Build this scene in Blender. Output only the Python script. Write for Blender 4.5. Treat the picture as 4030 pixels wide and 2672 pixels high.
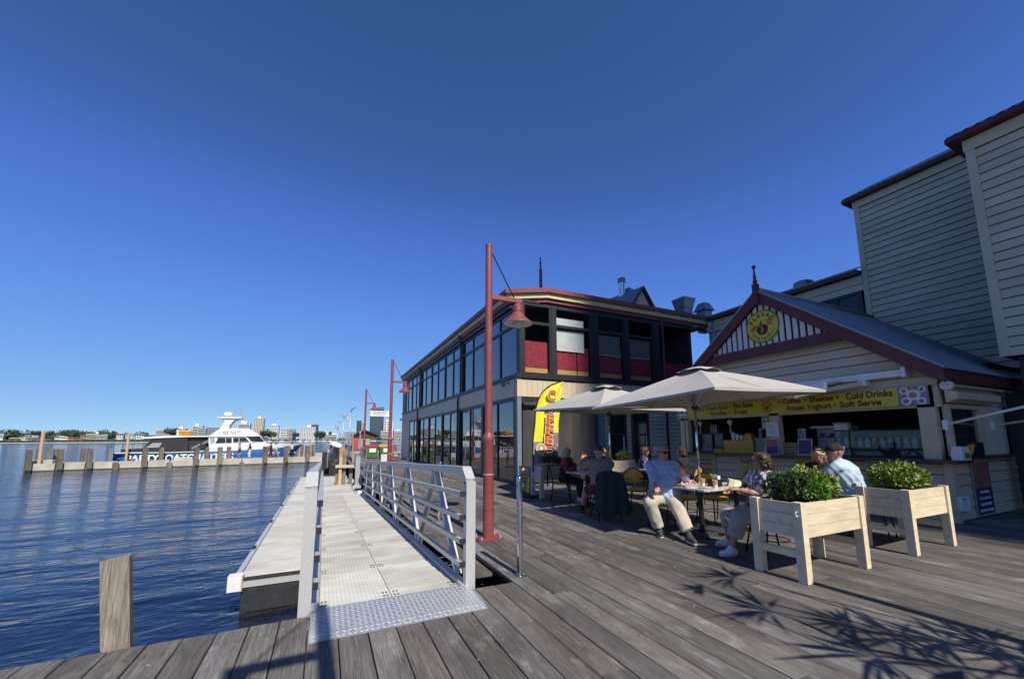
import bpy, bmesh, math, random
import numpy as np
from mathutils import Vector, Matrix
random.seed(7); rng = np.random.default_rng(7)
SC = bpy.context.scene
for o in list(bpy.data.objects): bpy.data.objects.remove(o)
COL = SC.collection
R_ = math.radians

# ------------------------------------------------------------------ camera
F, CX, CY = 1561.68, 2015.0, 1518.88          # pinhole of the 4030 x 2672 photograph
PITCH, YAW, ROLL = 0.132958, 0.438125, 0.005111
CAMH = 1.5
_f = np.array([math.sin(YAW)*math.cos(PITCH), math.cos(YAW)*math.cos(PITCH), math.sin(PITCH)])
_r = np.array([math.cos(YAW), -math.sin(YAW), 0.0]); _d = np.cross(_f, _r)
_c, _s = math.cos(ROLL), math.sin(ROLL)
_r, _d = _c*_r + _s*_d, -_s*_r + _c*_d
CAM = np.array([0.0, 0.0, CAMH])
cam = bpy.data.objects.new('camera', bpy.data.cameras.new('camera')); COL.objects.link(cam)
cam.matrix_world = Matrix(((_r[0], -_d[0], -_f[0], 0), (_r[1], -_d[1], -_f[1], 0), (_r[2], -_d[2], -_f[2], CAMH), (0, 0, 0, 1)))
cam.data.sensor_width = 36; cam.data.lens = F/4030*36; cam.data.shift_y = (CY-1336)/4030
cam.data.clip_start = 0.05; cam.data.clip_end = 6000
SC.camera = cam

# ------------------------------------------------------------------ world, sun, exposure
SUN_EL = 44.8; SUN_DX = 0.04                  # sun stands behind the camera (-Y), a touch to the right
world = bpy.data.worlds.new('World'); SC.world = world; world.use_nodes = True
wn = world.node_tree.nodes; bg = wn['Background']
sky = wn.new('ShaderNodeTexSky'); sky.sky_type = 'NISHITA'; sky.sun_disc = False
sky.sun_elevation = R_(SUN_EL); sky.sun_rotation = math.atan2(SUN_DX, -1.0)
sky.altitude = 0; sky.air_density = 0.5; sky.dust_density = 0.0; sky.ozone_density = 6.0
# camera-film response of the clear blue sky, the same curve over the whole dome
_sp = wn.new('ShaderNodeSeparateColor'); _cb = wn.new('ShaderNodeCombineColor'); WL = world.node_tree.links
WL.new(sky.outputs[0], _sp.inputs[0])
for _i, (_g, _a) in enumerate(((.80, .56), (.69, .74), (.50, .93))):
    _m0 = wn.new('ShaderNodeMath'); _m0.operation = 'MULTIPLY'; _m0.inputs[1].default_value = .1; WL.new(_sp.outputs[_i], _m0.inputs[0])
    _m1 = wn.new('ShaderNodeMath'); _m1.operation = 'POWER'; _m1.inputs[1].default_value = _g; WL.new(_m0.outputs[0], _m1.inputs[0])
    _m2 = wn.new('ShaderNodeMath'); _m2.operation = 'MULTIPLY'; _m2.inputs[1].default_value = _a; WL.new(_m1.outputs[0], _m2.inputs[0]); WL.new(_m2.outputs[0], _cb.inputs[_i])
_cv = wn.new('ShaderNodeRGBCurve'); WL.new(_cb.outputs[0], _cv.inputs[1])
for _i, _pts in enumerate((((.034, .031), (.051, .0605), (.088, .118), (.194, .224), (1, .75)), ((.107, .086), (.152, .155), (.241, .268), (.448, .428), (1, .78)), ((.353, .256), (.454, .513), (.605, .676), (.832, .735), (1, .79)))):
    _c3 = _cv.mapping.curves[_i]
    for _x, _y in _pts[:-1]: _c3.points.new(_x, _y)
    _c3.points[-1].location = _pts[-1]
_cv.mapping.update()
_x10 = wn.new('ShaderNodeVectorMath'); _x10.operation = 'SCALE'; _x10.inputs['Scale'].default_value = 10.0; WL.new(_cv.outputs[0], _x10.inputs[0])
WL.new(_x10.outputs[0], bg.inputs[0]); bg.inputs[1].default_value = 0.10
sun = bpy.data.objects.new('sun', bpy.data.lights.new('sun', 'SUN')); COL.objects.link(sun)
sun.data.energy = 5.0; sun.data.angle = R_(0.53); sun.data.color = (1.0, 0.94, 0.84)
_sd = Vector((-SUN_DX, 1.0, -math.tan(R_(SUN_EL)))).normalized()
sun.rotation_euler = _sd.to_track_quat('-Z', 'Y').to_euler()
sun.location = (0, -20, 20)
SC.view_settings.view_transform = 'Standard'; SC.view_settings.look = 'None'
SC.view_settings.exposure = 0.25; SC.view_settings.gamma = 1.0; SC.view_settings.use_curve_mapping = False
SC.render.resolution_x = 1024; SC.render.resolution_y = 678

# ------------------------------------------------------------------ pixel -> place
def ray(u, v): return _r*((u-CX)/F) + _d*((v-CY)/F) + _f
def P(u, v, **k):
    d = ray(u, v); (a, val), = k.items(); i = 'xyz'.index(a)
    return CAM + d*((val-CAM[i])/d[i])
def hit(u, v, p0, n):
    d = ray(u, v); n = np.array(n, float); return CAM + d*((n@(np.array(p0, float)-CAM))/(n@d))
def zc(o, s): return lambda x, y: (o[0]+x*s, o[1]+y*s)

# ------------------------------------------------------------------ scene helpers
def tag(o, label=None, cat=None, group=None, kind=None):
    if label: o['label'] = label
    if cat: o['category'] = cat
    if group: o['group'] = group
    if kind: o['kind'] = kind
    return o
def thing(name, label, cat, loc=(0, 0, 0), rz=0.0, group=None):
    o = bpy.data.objects.new(name, None); COL.objects.link(o)
    o.location = loc; o.rotation_euler = (0, 0, rz); o.empty_display_size = 0.1
    return tag(o, label, cat, group)
def struct(name, loc=(0, 0, 0)):
    o = bpy.data.objects.new(name, None); COL.objects.link(o); o.location = loc
    return tag(o, kind='structure')
def wloc(o):
    v = Vector((0, 0, 0))
    while o is not None: v = v + o.location; o = o.parent
    return v
def mesh_obj(name, me, mat, parent=None, loc=None, rot=None):
    o = bpy.data.objects.new(name, me); COL.objects.link(o)
    if mat is not None and not me.materials:
        for m in (mat if isinstance(mat, (list, tuple)) else [mat]): me.materials.append(m)
    o.parent = parent
    if loc is not None: o.location = loc
    if rot is not None: o.rotation_euler = rot
    return o
def clone(o, parent=None):
    c = o.copy(); COL.objects.link(c); c.parent = parent
    for ch in o.children: clone(ch, c)
    return c
def place(o, loc, rz=0.0, label=None, group=None, name=None):
    o.location = loc; o.rotation_euler = (0, 0, rz); tag(o, label, None, group); return o

class MB:
    """collects boxes, bars, tubes and polygons; build() links them as one mesh object"""
    def __init__(s): s.v = []; s.f = []; s.m = []; s.cur = 0
    def add(s, vs, fs):
        b = len(s.v); s.v += [tuple(map(float, p)) for p in vs]; s.f += [tuple(i+b for i in f) for f in fs]; s.m += [s.cur]*len(fs); return s
    def box(s, x0, x1, y0, y1, z0, z1):
        if x0 > x1: x0, x1 = x1, x0
        if y0 > y1: y0, y1 = y1, y0
        if z0 > z1: z0, z1 = z1, z0
        return s.add([(x0, y0, z0), (x1, y0, z0), (x1, y1, z0), (x0, y1, z0), (x0, y0, z1), (x1, y0, z1), (x1, y1, z1), (x0, y1, z1)],
                     [(0, 3, 2, 1), (4, 5, 6, 7), (0, 1, 5, 4), (1, 2, 6, 5), (2, 3, 7, 6), (3, 0, 4, 7)])
    def beam(s, a, b, w, h, up=(0, 0, 1)):
        a = np.array(a, float); b = np.array(b, float); d = b-a; d /= np.linalg.norm(d)
        up = np.array(up, float)
        if abs(d@up) > .98: up = np.array((0, 1., 0)) if abs(d[1]) < .9 else np.array((1., 0, 0))
        x = np.cross(d, up); x /= np.linalg.norm(x); u = np.cross(x, d)
        vs = []
        for p in (a, b):
            for i, j in ((-1, -1), (1, -1), (1, 1), (-1, 1)): vs.append(p + x*i*w/2 + u*j*h/2)
        return s.add(vs, [(3, 2, 1, 0), (4, 5, 6, 7), (0, 1, 5, 4), (1, 2, 6, 5), (2, 3, 7, 6), (3, 0, 4, 7)])
    def tube(s, pts, r, n=8, caps=True):
        pts = [np.array(p, float) for p in pts]; rs = r if isinstance(r, (list, tuple)) else [r]*len(pts)
        vs = []; prev = None
        for i, p in enumerate(pts):
            d = (pts[min(i+1, len(pts)-1)] - pts[max(i-1, 0)]); d = d/np.linalg.norm(d)
            if prev is None:
                x = np.cross(d, (0, 0, 1.)) if abs(d[2]) < .95 else np.cross(d, (0, 1., 0))
            else: x = prev - d*(prev@d)
            x /= np.linalg.norm(x); prev = x; y = np.cross(d, x)
            for k in range(n):
                a = 2*math.pi*k/n; vs.append(p + (x*math.cos(a) + y*math.sin(a))*rs[i])
        fs = []
        for i in range(len(pts)-1):
            for k in range(n):
                k2 = (k+1) % n; fs.append((i*n+k, i*n+k2, (i+1)*n+k2, (i+1)*n+k))
        if caps: fs.append(tuple(range(n-1, -1, -1))); fs.append(tuple(range((len(pts)-1)*n, len(pts)*n)))
        return s.add(vs, fs)
    def lathe(s, prof, c, n=16, axis='z'):
        vs = []; c = np.array(c, float)
        for r, h in prof:
            for k in range(n):
                a = 2*math.pi*k/n; q = (r*math.cos(a), r*math.sin(a), h)
                if axis == 'x': q = (q[2], q[0], q[1])
                if axis == 'y': q = (q[1], q[2], q[0])
                vs.append(c+np.array(q))
        fs = [(i*n+k, i*n+(k+1) % n, (i+1)*n+(k+1) % n, (i+1)*n+k) for i in range(len(prof)-1) for k in range(n)]
        if prof[0][0] > 1e-4: fs.append(tuple(range(n-1, -1, -1)))
        if prof[-1][0] > 1e-4: fs.append(tuple(range((len(prof)-1)*n, len(prof)*n)))
        return s.add(vs, fs)
    def prism(s, poly, e):
        """poly: 3-D polygon, e: extrusion vector"""
        n = len(poly); a = [np.array(p, float) for p in poly]; e = np.array(e, float)
        nn = sum((np.cross(a[i], a[(i+1) % n]) for i in range(n)), np.zeros(3))
        if nn@e > 0: a = a[::-1]
        b = [p+e for p in a]
        return s.add(a+b, [tuple(range(n)), tuple(range(2*n-1, n-1, -1))] + [(i, i+n, (i+1) % n+n, (i+1) % n) for i in range(n)])
    def quad(s, *p): return s.add(p, [tuple(range(len(p)))])
    def build(s, name, mat, parent=None, smooth=False, angle=None, **kw):
        me = bpy.data.meshes.new(name); off = wloc(parent) if parent is not None else Vector((0, 0, 0))
        me.from_pydata([(x-off.x, y-off.y, z-off.z) for x, y, z in s.v], [], s.f)
        if smooth: me.polygons.foreach_set('use_smooth', [True]*len(me.polygons))
        o = mesh_obj(name, me, mat, parent)
        if any(s.m): me.polygons.foreach_set('material_index', s.m)
        me.update()
        if smooth and angle: me.set_sharp_from_angle(angle=R_(angle))
        tag(o, **kw); return o
def bx(name, mat, parent, x0, x1, y0, y1, z0, z1, **kw): return MB().box(x0, x1, y0, y1, z0, z1).build(name, mat, parent, **kw)

# ------------------------------------------------------------------ materials (all procedural)
def srgb(r, g, b): return tuple(((c/255)/12.92 if c/255 <= .04045 else ((c/255+.055)/1.055)**2.4) for c in (r, g, b))
MATS = {}
def pm(name, col, col2=None, rough=.6, metal=0., scale=6., stretch=(1, 1, 1), bump=0., bscale=60., bstretch=None, rnd=0., lo=.3, hi=.7, spec=.5, coat=0., rvar=0.):
    m = bpy.data.materials.new(name); m.use_nodes = True; t = m.node_tree; n = t.nodes; L = t.links
    b = n['Principled BSDF']; b.inputs['Roughness'].default_value = rough; b.inputs['Metallic'].default_value = metal
    b.inputs['Specular IOR Level'].default_value = spec; b.inputs['Coat Weight'].default_value = coat
    tc = n.new('ShaderNodeTexCoord'); vec = tc.outputs['Object']
    if rnd:
        oi = n.new('ShaderNodeObjectInfo'); mu = n.new('ShaderNodeMath'); mu.operation = 'MULTIPLY'; mu.inputs[1].default_value = 53.0
        L.new(oi.outputs['Random'], mu.inputs[0]); ad = n.new('ShaderNodeVectorMath'); ad.operation = 'ADD'
        L.new(vec, ad.inputs[0]); L.new(mu.outputs[0], ad.inputs[1]); vec = ad.outputs[0]
    mp = n.new('ShaderNodeMapping'); mp.inputs['Scale'].default_value = stretch; L.new(vec, mp.inputs[0])
    nz = n.new('ShaderNodeTexNoise'); nz.inputs['Scale'].default_value = scale; nz.inputs['Detail'].default_value = 8; nz.inputs['Roughness'].default_value = .6
    L.new(mp.outputs[0], nz.inputs['Vector'])
    cr = n.new('ShaderNodeValToRGB'); e = cr.color_ramp.elements
    c2 = col2 if col2 is not None else tuple(c*.8 for c in col)
    e[0].position = lo; e[0].color = (*c2, 1); e[1].position = hi; e[1].color = (*col, 1)
    L.new(nz.outputs['Fac'], cr.inputs[0]); out = cr.outputs[0]
    if rnd:
        hs = n.new('ShaderNodeHueSaturation'); mr = n.new('ShaderNodeMapRange'); mr.inputs[3].default_value = 1-rnd; mr.inputs[4].default_value = 1+rnd
        L.new(oi.outputs['Random'], mr.inputs[0]); L.new(mr.outputs[0], hs.inputs['Value']); L.new(out, hs.inputs['Color']); out = hs.outputs[0]
    L.new(out, b.inputs['Base Color'])
    if rvar:
        mr2 = n.new('ShaderNodeMapRange'); mr2.inputs[3].default_value = max(0, rough-rvar); mr2.inputs[4].default_value = min(1, rough+rvar)
        L.new(nz.outputs['Fac'], mr2.inputs[0]); L.new(mr2.outputs[0], b.inputs['Roughness'])
    if bump:
        mp2 = n.new('ShaderNodeMapping'); mp2.inputs['Scale'].default_value = bstretch or stretch; L.new(vec, mp2.inputs[0])
        n2 = n.new('ShaderNodeTexNoise'); n2.inputs['Scale'].default_value = bscale; n2.inputs['Detail'].default_value = 5
        L.new(mp2.outputs[0], n2.inputs['Vector']); bp = n.new('ShaderNodeBump'); bp.inputs['Strength'].default_value = bump; bp.inputs['Distance'].default_value = .01
        L.new(n2.outputs['Fac'], bp.inputs['Height']); L.new(bp.outputs[0], b.inputs['Normal'])
    MATS[name] = m; return m

def deck_mat(name, a, b_, c_, up=False):
    """weathered planks: long grain, grey/brown patches, dark worn spots, per-plank tone"""
    m = bpy.data.materials.new(name); m.use_nodes = True; t = m.node_tree; n = t.nodes; L = t.links; B = n['Principled BSDF']
    tc = n.new('ShaderNodeTexCoord'); oi = n.new('ShaderNodeObjectInfo')
    mu = n.new('ShaderNodeMath'); mu.operation = 'MULTIPLY'; mu.inputs[1].default_value = 71.0; L.new(oi.outputs['Random'], mu.inputs[0])
    ad = n.new('ShaderNodeVectorMath'); L.new(tc.outputs['Object'], ad.inputs[0]); L.new(mu.outputs[0], ad.inputs[1])
    def noise(sc, scale, det=8, rg=.6, dist=0.):
        mp = n.new('ShaderNodeMapping'); mp.inputs['Scale'].default_value = (sc[0], sc[2], sc[1]) if up else sc; L.new(ad.outputs[0], mp.inputs[0])
        z = n.new('ShaderNodeTexNoise'); z.inputs['Scale'].default_value = scale; z.inputs['Detail'].default_value = det
        z.inputs['Roughness'].default_value = rg; z.inputs['Distortion'].default_value = dist; L.new(mp.outputs[0], z.inputs['Vector']); return z.outputs['Fac']
    def ramp(f, p0, c0, p1, c1):
        r = n.new('ShaderNodeValToRGB'); r.color_ramp.elements[0].position = p0; r.color_ramp.elements[0].color = (*c0, 1)
        r.color_ramp.elements[1].position = p1; r.color_ramp.elements[1].color = (*c1, 1); L.new(f, r.inputs[0]); return r.outputs[0]
    def mix(fac, A, Bc, mode='MIX'):
        x = n.new('ShaderNodeMix'); x.data_type = 'RGBA'; x.blend_type = mode
        if isinstance(fac, float): x.inputs[0].default_value = fac
        else: L.new(fac, x.inputs[0])
        L.new(A, x.inputs[6]); L.new(Bc, x.inputs[7]); return x.outputs[2]
    grain = noise((30, .7, 30), 3.0, 10, .72, .5); patch = noise((1.6, .45, 1.6), 1.7, 6, .6); blot = noise((3, 1.2, 3), 2.2, 5)
    fine = noise((120, 4, 120), 2.0, 6, .7); wide = noise((.35, .25, .35), 1.0, 4)
    base = mix(ramp(patch, .36, (0, 0, 0), .64, (1, 1, 1)), ramp(grain, .36, tuple(x*.45 for x in a), .66, a), ramp(grain, .34, tuple(x*.42 for x in b_), .66, b_))
    base = mix(ramp(blot, .56, (0, 0, 0), .74, (.8, .8, .8)), base, ramp(grain, .3, tuple(x*.7 for x in c_), .7, c_))
    base = mix(.75, base, ramp(fine, .34, (.36, .36, .36), .60, (1.16, 1.16, 1.16)), 'MULTIPLY')
    base = mix(.9, base, ramp(wide, .38, (.58, .56, .54), .62, (1.15, 1.15, 1.15)), 'MULTIPLY')
    hs = n.new('ShaderNodeHueSaturation'); mr = n.new('ShaderNodeMapRange'); mr.inputs[3].default_value = .84; mr.inputs[4].default_value = 1.13
    L.new(oi.outputs['Random'], mr.inputs[0]); L.new(mr.outputs[0], hs.inputs['Value'])
    mr3 = n.new('ShaderNodeMapRange'); mr3.inputs[3].default_value = .75; mr3.inputs[4].default_value = 1.25
    m7 = n.new('ShaderNodeMath'); m7.operation = 'FRACT'; L.new(mu.outputs[0], m7.inputs[0]); L.new(m7.outputs[0], mr3.inputs[0]); L.new(mr3.outputs[0], hs.inputs['Saturation'])
    L.new(base, hs.inputs['Color']); L.new(hs.outputs[0], B.inputs['Base Color'])
    B.inputs['Roughness'].default_value = .78; B.inputs['Specular IOR Level'].default_value = .3
    bp = n.new('ShaderNodeBump'); bp.inputs['Strength'].default_value = .55; bp.inputs['Distance'].default_value = .006; L.new(fine, bp.inputs['Height'])
    bp2 = n.new('ShaderNodeBump'); bp2.inputs['Strength'].default_value = .5; bp2.inputs['Distance'].default_value = .012; L.new(grain, bp2.inputs['Height']); L.new(bp.outputs[0], bp2.inputs['Normal'])
    L.new(bp2.outputs[0], B.inputs['Normal']); MATS[name] = m; return m

def glass_mat(name, tint=(.55, .6, .6), refl=.06, rough=.01):
    m = bpy.data.materials.new(name); m.use_nodes = True; t = m.node_tree; n = t.nodes; L = t.links
    n.remove(n['Principled BSDF']); out = n['Material Output']
    tr = n.new('ShaderNodeBsdfTransparent'); tr.inputs[0].default_value = (*tint, 1)
    gl = n.new('ShaderNodeBsdfGlossy'); gl.inputs['Roughness'].default_value = rough
    tcn = n.new('ShaderNodeTexCoord'); nz = n.new('ShaderNodeTexNoise'); nz.inputs['Scale'].default_value = .9; nz.inputs['Detail'].default_value = 2
    L.new(tcn.outputs['Object'], nz.inputs['Vector']); bp = n.new('ShaderNodeBump'); bp.inputs['Strength'].default_value = .06; bp.inputs['Distance'].default_value = .05
    L.new(nz.outputs['Fac'], bp.inputs['Height']); L.new(bp.outputs[0], gl.inputs['Normal'])
    lw = n.new('ShaderNodeLayerWeight'); lw.inputs[0].default_value = .5
    pw = n.new('ShaderNodeMath'); pw.operation = 'POWER'; pw.inputs[1].default_value = 4.0; L.new(lw.outputs['Facing'], pw.inputs[0])
    ad = n.new('ShaderNodeMath'); ad.inputs[1].default_value = refl; ad.use_clamp = True; L.new(pw.outputs[0], ad.inputs[0])
    mx = n.new('ShaderNodeMixShader'); L.new(ad.outputs[0], mx.inputs[0]); L.new(tr.outputs[0], mx.inputs[1]); L.new(gl.outputs[0], mx.inputs[2])
    L.new(mx.outputs[0], out.inputs[0]); MATS[name] = m; return m

def water_mat():
    m = bpy.data.materials.new('river_water'); m.use_nodes = True; t = m.node_tree; n = t.nodes; L = t.links; B = n['Principled BSDF']
    B.inputs['Base Color'].default_value = (.006, .0125, .034, 1); B.inputs['Roughness'].default_value = .04; B.inputs['IOR'].default_value = 1.333
    tc = n.new('ShaderNodeTexCoord')
    def noise(sc, rot, scale, det, dist=0.):
        mp = n.new('ShaderNodeMapping'); mp.inputs['Scale'].default_value = sc; mp.inputs['Rotation'].default_value = (0, 0, rot); L.new(tc.outputs['Object'], mp.inputs[0])
        z = n.new('ShaderNodeTexNoise'); z.inputs['Scale'].default_value = scale; z.inputs['Detail'].default_value = det; z.inputs['Distortion'].default_value = dist
        L.new(mp.outputs[0], z.inputs['Vector']); return z.outputs['Fac']
    a = noise((.55, 1.15, 1), .16, .85, 3, .8); b = noise((1.0, 1.9, 1), -.2, 2.6, 3, .6); c = noise((.12, .3, 1), .1, 1.0, 2)
    nrm = None
    for f, s, d in ((c, .35, .5), (a, .55, .15), (b, .42, .055)):
        bp = n.new('ShaderNodeBump'); bp.inputs['Strength'].default_value = s; bp.inputs['Distance'].default_value = d; L.new(f, bp.inputs['Height'])
        if nrm: L.new(nrm, bp.inputs['Normal'])
        nrm = bp.outputs[0]
    L.new(nrm, B.inputs['Normal']); MATS['river_water'] = m; return m

def emit_free_print(name, stops, axis='Y', scale=1.0):
    """flat print: a gradient of colours with painted mottling"""
    return pm(name, stops[0], stops[1], rough=.5, scale=scale)

M = MATS
deck_mat('deck_timber', (.165, .150, .134), (.285, .265, .242), (.42, .395, .355))
deck_mat('pile_timber', (.25, .22, .18), (.40, .355, .295), (.17, .148, .12), True)
water_mat()
glass_mat('pane', (.80, .84, .84), .03); glass_mat('pane_clear', (.97, .98, .98), .02); glass_mat('pane_street', (.55, .6, .61), .15)
pm('dark_beam', (.045, .038, .032), (.02, .017, .014), .9, scale=9, bump=.3)
pm('galvanised', (.46, .47, .47), (.34, .35, .36), .45, .4, scale=18, rvar=.12, bump=.05)
pm('aluminium', (.60, .60, .59), (.48, .48, .47), .42, .35, scale=10, stretch=(6, 1, 6), rvar=.12)
pm('chequer_plate', (.42, .44, .47), (.34, .36, .39), .40, .45, scale=8, rvar=.1)
def frp():
    m = pm('frp_grating', (.60, .59, .53), (.40, .375, .285), .75, scale=1.2, stretch=(.7, 2.2, 1), lo=.30, hi=.60, rnd=.09); t = m.node_tree; n = t.nodes; L = t.links; B = n['Principled BSDF']
    tc = n.new('ShaderNodeTexCoord'); wv = n.new('ShaderNodeTexWave'); wv.bands_direction = 'X'; wv.inputs['Scale'].default_value = 8.5; wv.inputs['Distortion'].default_value = .15; L.new(tc.outputs['Object'], wv.inputs['Vector'])
    mp = n.new('ShaderNodeMapping'); mp.inputs['Scale'].default_value = (3, 26, 3); L.new(tc.outputs['Object'], mp.inputs[0]); nz = n.new('ShaderNodeTexNoise'); nz.inputs['Scale'].default_value = 1.; nz.inputs['Detail'].default_value = 6; L.new(mp.outputs[0], nz.inputs['Vector'])
    src = B.inputs['Base Color'].links[0].from_socket
    def mul(src, f, lo, hi, p0, p1):
        r = n.new('ShaderNodeMapRange'); r.inputs[1].default_value = p0; r.inputs[2].default_value = p1; r.inputs[3].default_value = lo; r.inputs[4].default_value = hi; L.new(f, r.inputs[0])
        x = n.new('ShaderNodeMix'); x.data_type = 'RGBA'; x.blend_type = 'MULTIPLY'; x.inputs[0].default_value = 1.; L.new(src, x.inputs[6]); L.new(r.outputs[0], x.inputs[7]); return x.outputs[2]
    o = mul(mul(src, wv.outputs['Fac'], .91, 1.03, .1, .6), nz.outputs['Fac'], .86, 1.06, .3, .65); L.new(o, B.inputs['Base Color'])
    bp = n.new('ShaderNodeBump'); bp.inputs['Strength'].default_value = .5; bp.inputs['Distance'].default_value = .008; L.new(wv.outputs['Fac'], bp.inputs['Height']); L.new(bp.outputs[0], B.inputs['Normal'])
frp()
pm('frp_bolt', (.09, .09, .08), None, .7)
pm('black_rubber', (.02, .02, .021), (.012, .012, .013), .7, scale=20, bump=.2)
pm('float_plastic', (.035, .038, .042), (.02, .02, .022), .45, scale=8, bump=.1)
pm('mussels', (.05, .045, .038), (.012, .011, .01), .8, scale=60, bump=1., bscale=70)
pm('white_plastic', (.78, .74, .70), (.68, .62, .56), .45, scale=9)
pm('steel_polished', (.72, .73, .74), (.62, .63, .64), .08, 1.0, scale=4)
pm('red_paint', (.245, .060, .055), (.20, .046, .043), .48, scale=12, rvar=.1, bump=.04)
pm('red_trim', (.115, .022, .026), (.08, .016, .019), .55, scale=5, rvar=.1)
pm('lamp_white', (.75, .74, .70), None, .5)
pm('lamp_glass', (.62, .62, .6), (.5, .5, .48), .2, scale=6)
pm('cream_board', (.60, .48, .32), (.50, .40, .265), .6, scale=4, stretch=(1, 1, .5), bump=.1, bscale=30, rnd=.05)
pm('grey_board', (.64, .525, .37), (.50, .405, .285), .62, scale=1.3, stretch=(.6, .5, .8), lo=.30, hi=.66, bump=.12, bscale=24, rnd=.06)
pm('stone_panel', (.64, .54, .40), (.56, .47, .345), .6, scale=2.2, rnd=.03)
pm('yellow_trim', (.66, .56, .27), (.57, .48, .22), .5, scale=3)
pm('cream_trim', (.64, .56, .38), (.56, .49, .33), .55, scale=3)
pm('black_frame', (.022, .024, .026), (.014, .015, .017), .45, scale=10, rvar=.1)
pm('blue_frame', (.16, .215, .24), (.12, .165, .19), .5, scale=8)
pm('roof_metal', (.225, .245, .27), (.17, .19, .21), .42, .3, scale=3, stretch=(1, 1, 1), rvar=.1)
pm('zinc_roof', (.27, .29, .31), (.20, .215, .235), .5, .3, scale=3)
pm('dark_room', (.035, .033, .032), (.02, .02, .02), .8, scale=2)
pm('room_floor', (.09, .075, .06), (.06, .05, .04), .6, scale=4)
pm('red_velvet', (.30, .022, .045), (.18, .012, .028), .85, scale=6, lo=.35, hi=.6, bump=.2, bscale=14)
pm('gold_fringe', (.55, .33, .10), (.40, .22, .05), .7, scale=60, stretch=(3, 3, .2), bump=.4)
pm('blind_cloth', (.56, .58, .56), (.47, .49, .47), .8, scale=3)
pm('blind_cloth_shaded', (.13, .135, .135), (.10, .105, .105), .7, scale=3)  # roller blind cloth with the shade of its windows put into the colour
pm('cafe_blind', (.085, .084, .078), (.04, .04, .038), .25, scale=2.2, stretch=(1, 1, .25), bump=.3, bscale=1.6)
pm('white_slat', (.66, .64, .60), (.56, .54, .50), .6, scale=8, bump=.08)
pm('counter_timber', (.085, .04, .03), (.045, .022, .018), .45, scale=8, stretch=(3, .4, 3))
pm('sign_yellow', (.62, .50, .035), (.55, .43, .028), .45, scale=1.5)
pm('sign_lime', (.56, .53, .035), (.50, .46, .03), .5, scale=1.5)
pm('sign_green_yellow', (.52, .54, .045), (.47, .48, .035), .5, scale=2)
pm('sign_maroon', (.13, .022, .022), None, .5)
pm('flag_yellow', (.70, .68, .03), (.60, .58, .02), .75, scale=3, bump=.4, bscale=3)
pm('letter_red', (.60, .10, .03), (.50, .075, .02), .6)
pm('letter_cream', (.80, .70, .45), None, .6)
pm('letter_maroon', (.13, .024, .016), None, .6)
pm('letter_purple', (.10, .07, .26), None, .6)
pm('letter_grey', (.30, .29, .28), None, .6)
pm('letter_white', (.80, .80, .78), None, .55)
pm('letter_black', (.02, .02, .02), None, .6)
pm('poster_yellow', (.50, .38, .07), (.36, .26, .04), .5, scale=2.5, lo=.4, hi=.55)
pm('poster_orange', (.42, .16, .05), (.20, .06, .10), .5, scale=5)
pm('poster_purple', (.10, .03, .16), (.05, .02, .09), .5, scale=5)
pm('poster_food', (.36, .26, .20), (.12, .08, .10), .5, scale=14)
pm('food_purple', (.30, .25, .34), (.18, .14, .22), .5, scale=12)
pm('poster_frame', (.42, .41, .39), None, .4, .4)
pm('umbrella_cloth', (.405, .385, .35), (.36, .34, .31), .85, scale=5, bump=.25, bscale=3.5)
pm('chair_yellow', (.80, .44, .03), (.70, .36, .018), .38, scale=6, rvar=.08)
pm('black_steel', (.015, .015, .016), None, .35, .2, scale=8)
pm('table_top', (.58, .56, .52), (.40, .33, .26), .4, scale=9, lo=.42, hi=.5)
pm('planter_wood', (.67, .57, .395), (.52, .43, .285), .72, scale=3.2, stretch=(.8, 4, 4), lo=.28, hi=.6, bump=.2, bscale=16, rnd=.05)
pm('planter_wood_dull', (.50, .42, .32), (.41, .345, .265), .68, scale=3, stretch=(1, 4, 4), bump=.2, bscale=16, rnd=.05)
pm('soil', (.03, .022, .016), (.015, .011, .008), .95, scale=30, bump=.8)
pm('leaf_box', (.26, .33, .045), (.10, .16, .02), .45, scale=9, lo=.35, hi=.65)
pm('leaf_fern', (.12, .26, .015), (.06, .15, .01), .5, scale=9)
pm('leaf_dark', (.06, .105, .025), (.03, .06, .015), .5, scale=9)
pm('twig', (.09, .06, .035), None, .8)
pm('palm_leaf', (.06, .10, .03), (.035, .06, .02), .55, scale=6)
pm('palm_trunk', (.16, .12, .085), (.10, .075, .05), .9, scale=4, stretch=(1, 1, 6), bump=.6)
pm('concrete', (.50, .47, .40), (.35, .325, .265), .85, scale=1.1, lo=.34, hi=.66, bump=.3, bscale=12, rnd=.06)
pm('concrete_wet', (.07, .062, .05), (.04, .035, .03), .6, scale=4)
pm('hull_blue', (.05, .20, .52), (.03, .13, .40), .25, scale=.7, coat=.5)
pm('hull_navy', (.008, .022, .09), (.007, .018, .07), .25, scale=.7, coat=.5)
pm('boat_white', (.76, .76, .74), (.70, .70, .68), .3, scale=.8, coat=.3)
pm('boat_cover', (.022, .023, .025), (.014, .015, .016), .5, scale=1.2)
pm('boat_glass', (.02, .028, .03), (.012, .016, .018), .08, scale=1)
pm('crate_yellow', (.70, .40, .02), (.6, .33, .015), .5, scale=2)
pm('orange_life', (.75, .16, .02), None, .6)
pm('bin_green', (.055, .16, .035), (.04, .12, .025), .5, scale=3)
pm('bin_red_lid', (.40, .05, .05), (.34, .04, .04), .5, scale=6)
pm('bin_yellow_lid', (.62, .40, .02), None, .5)
pm('paper', (.70, .70, .67), (.62, .62, .59), .7, scale=6)
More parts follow.
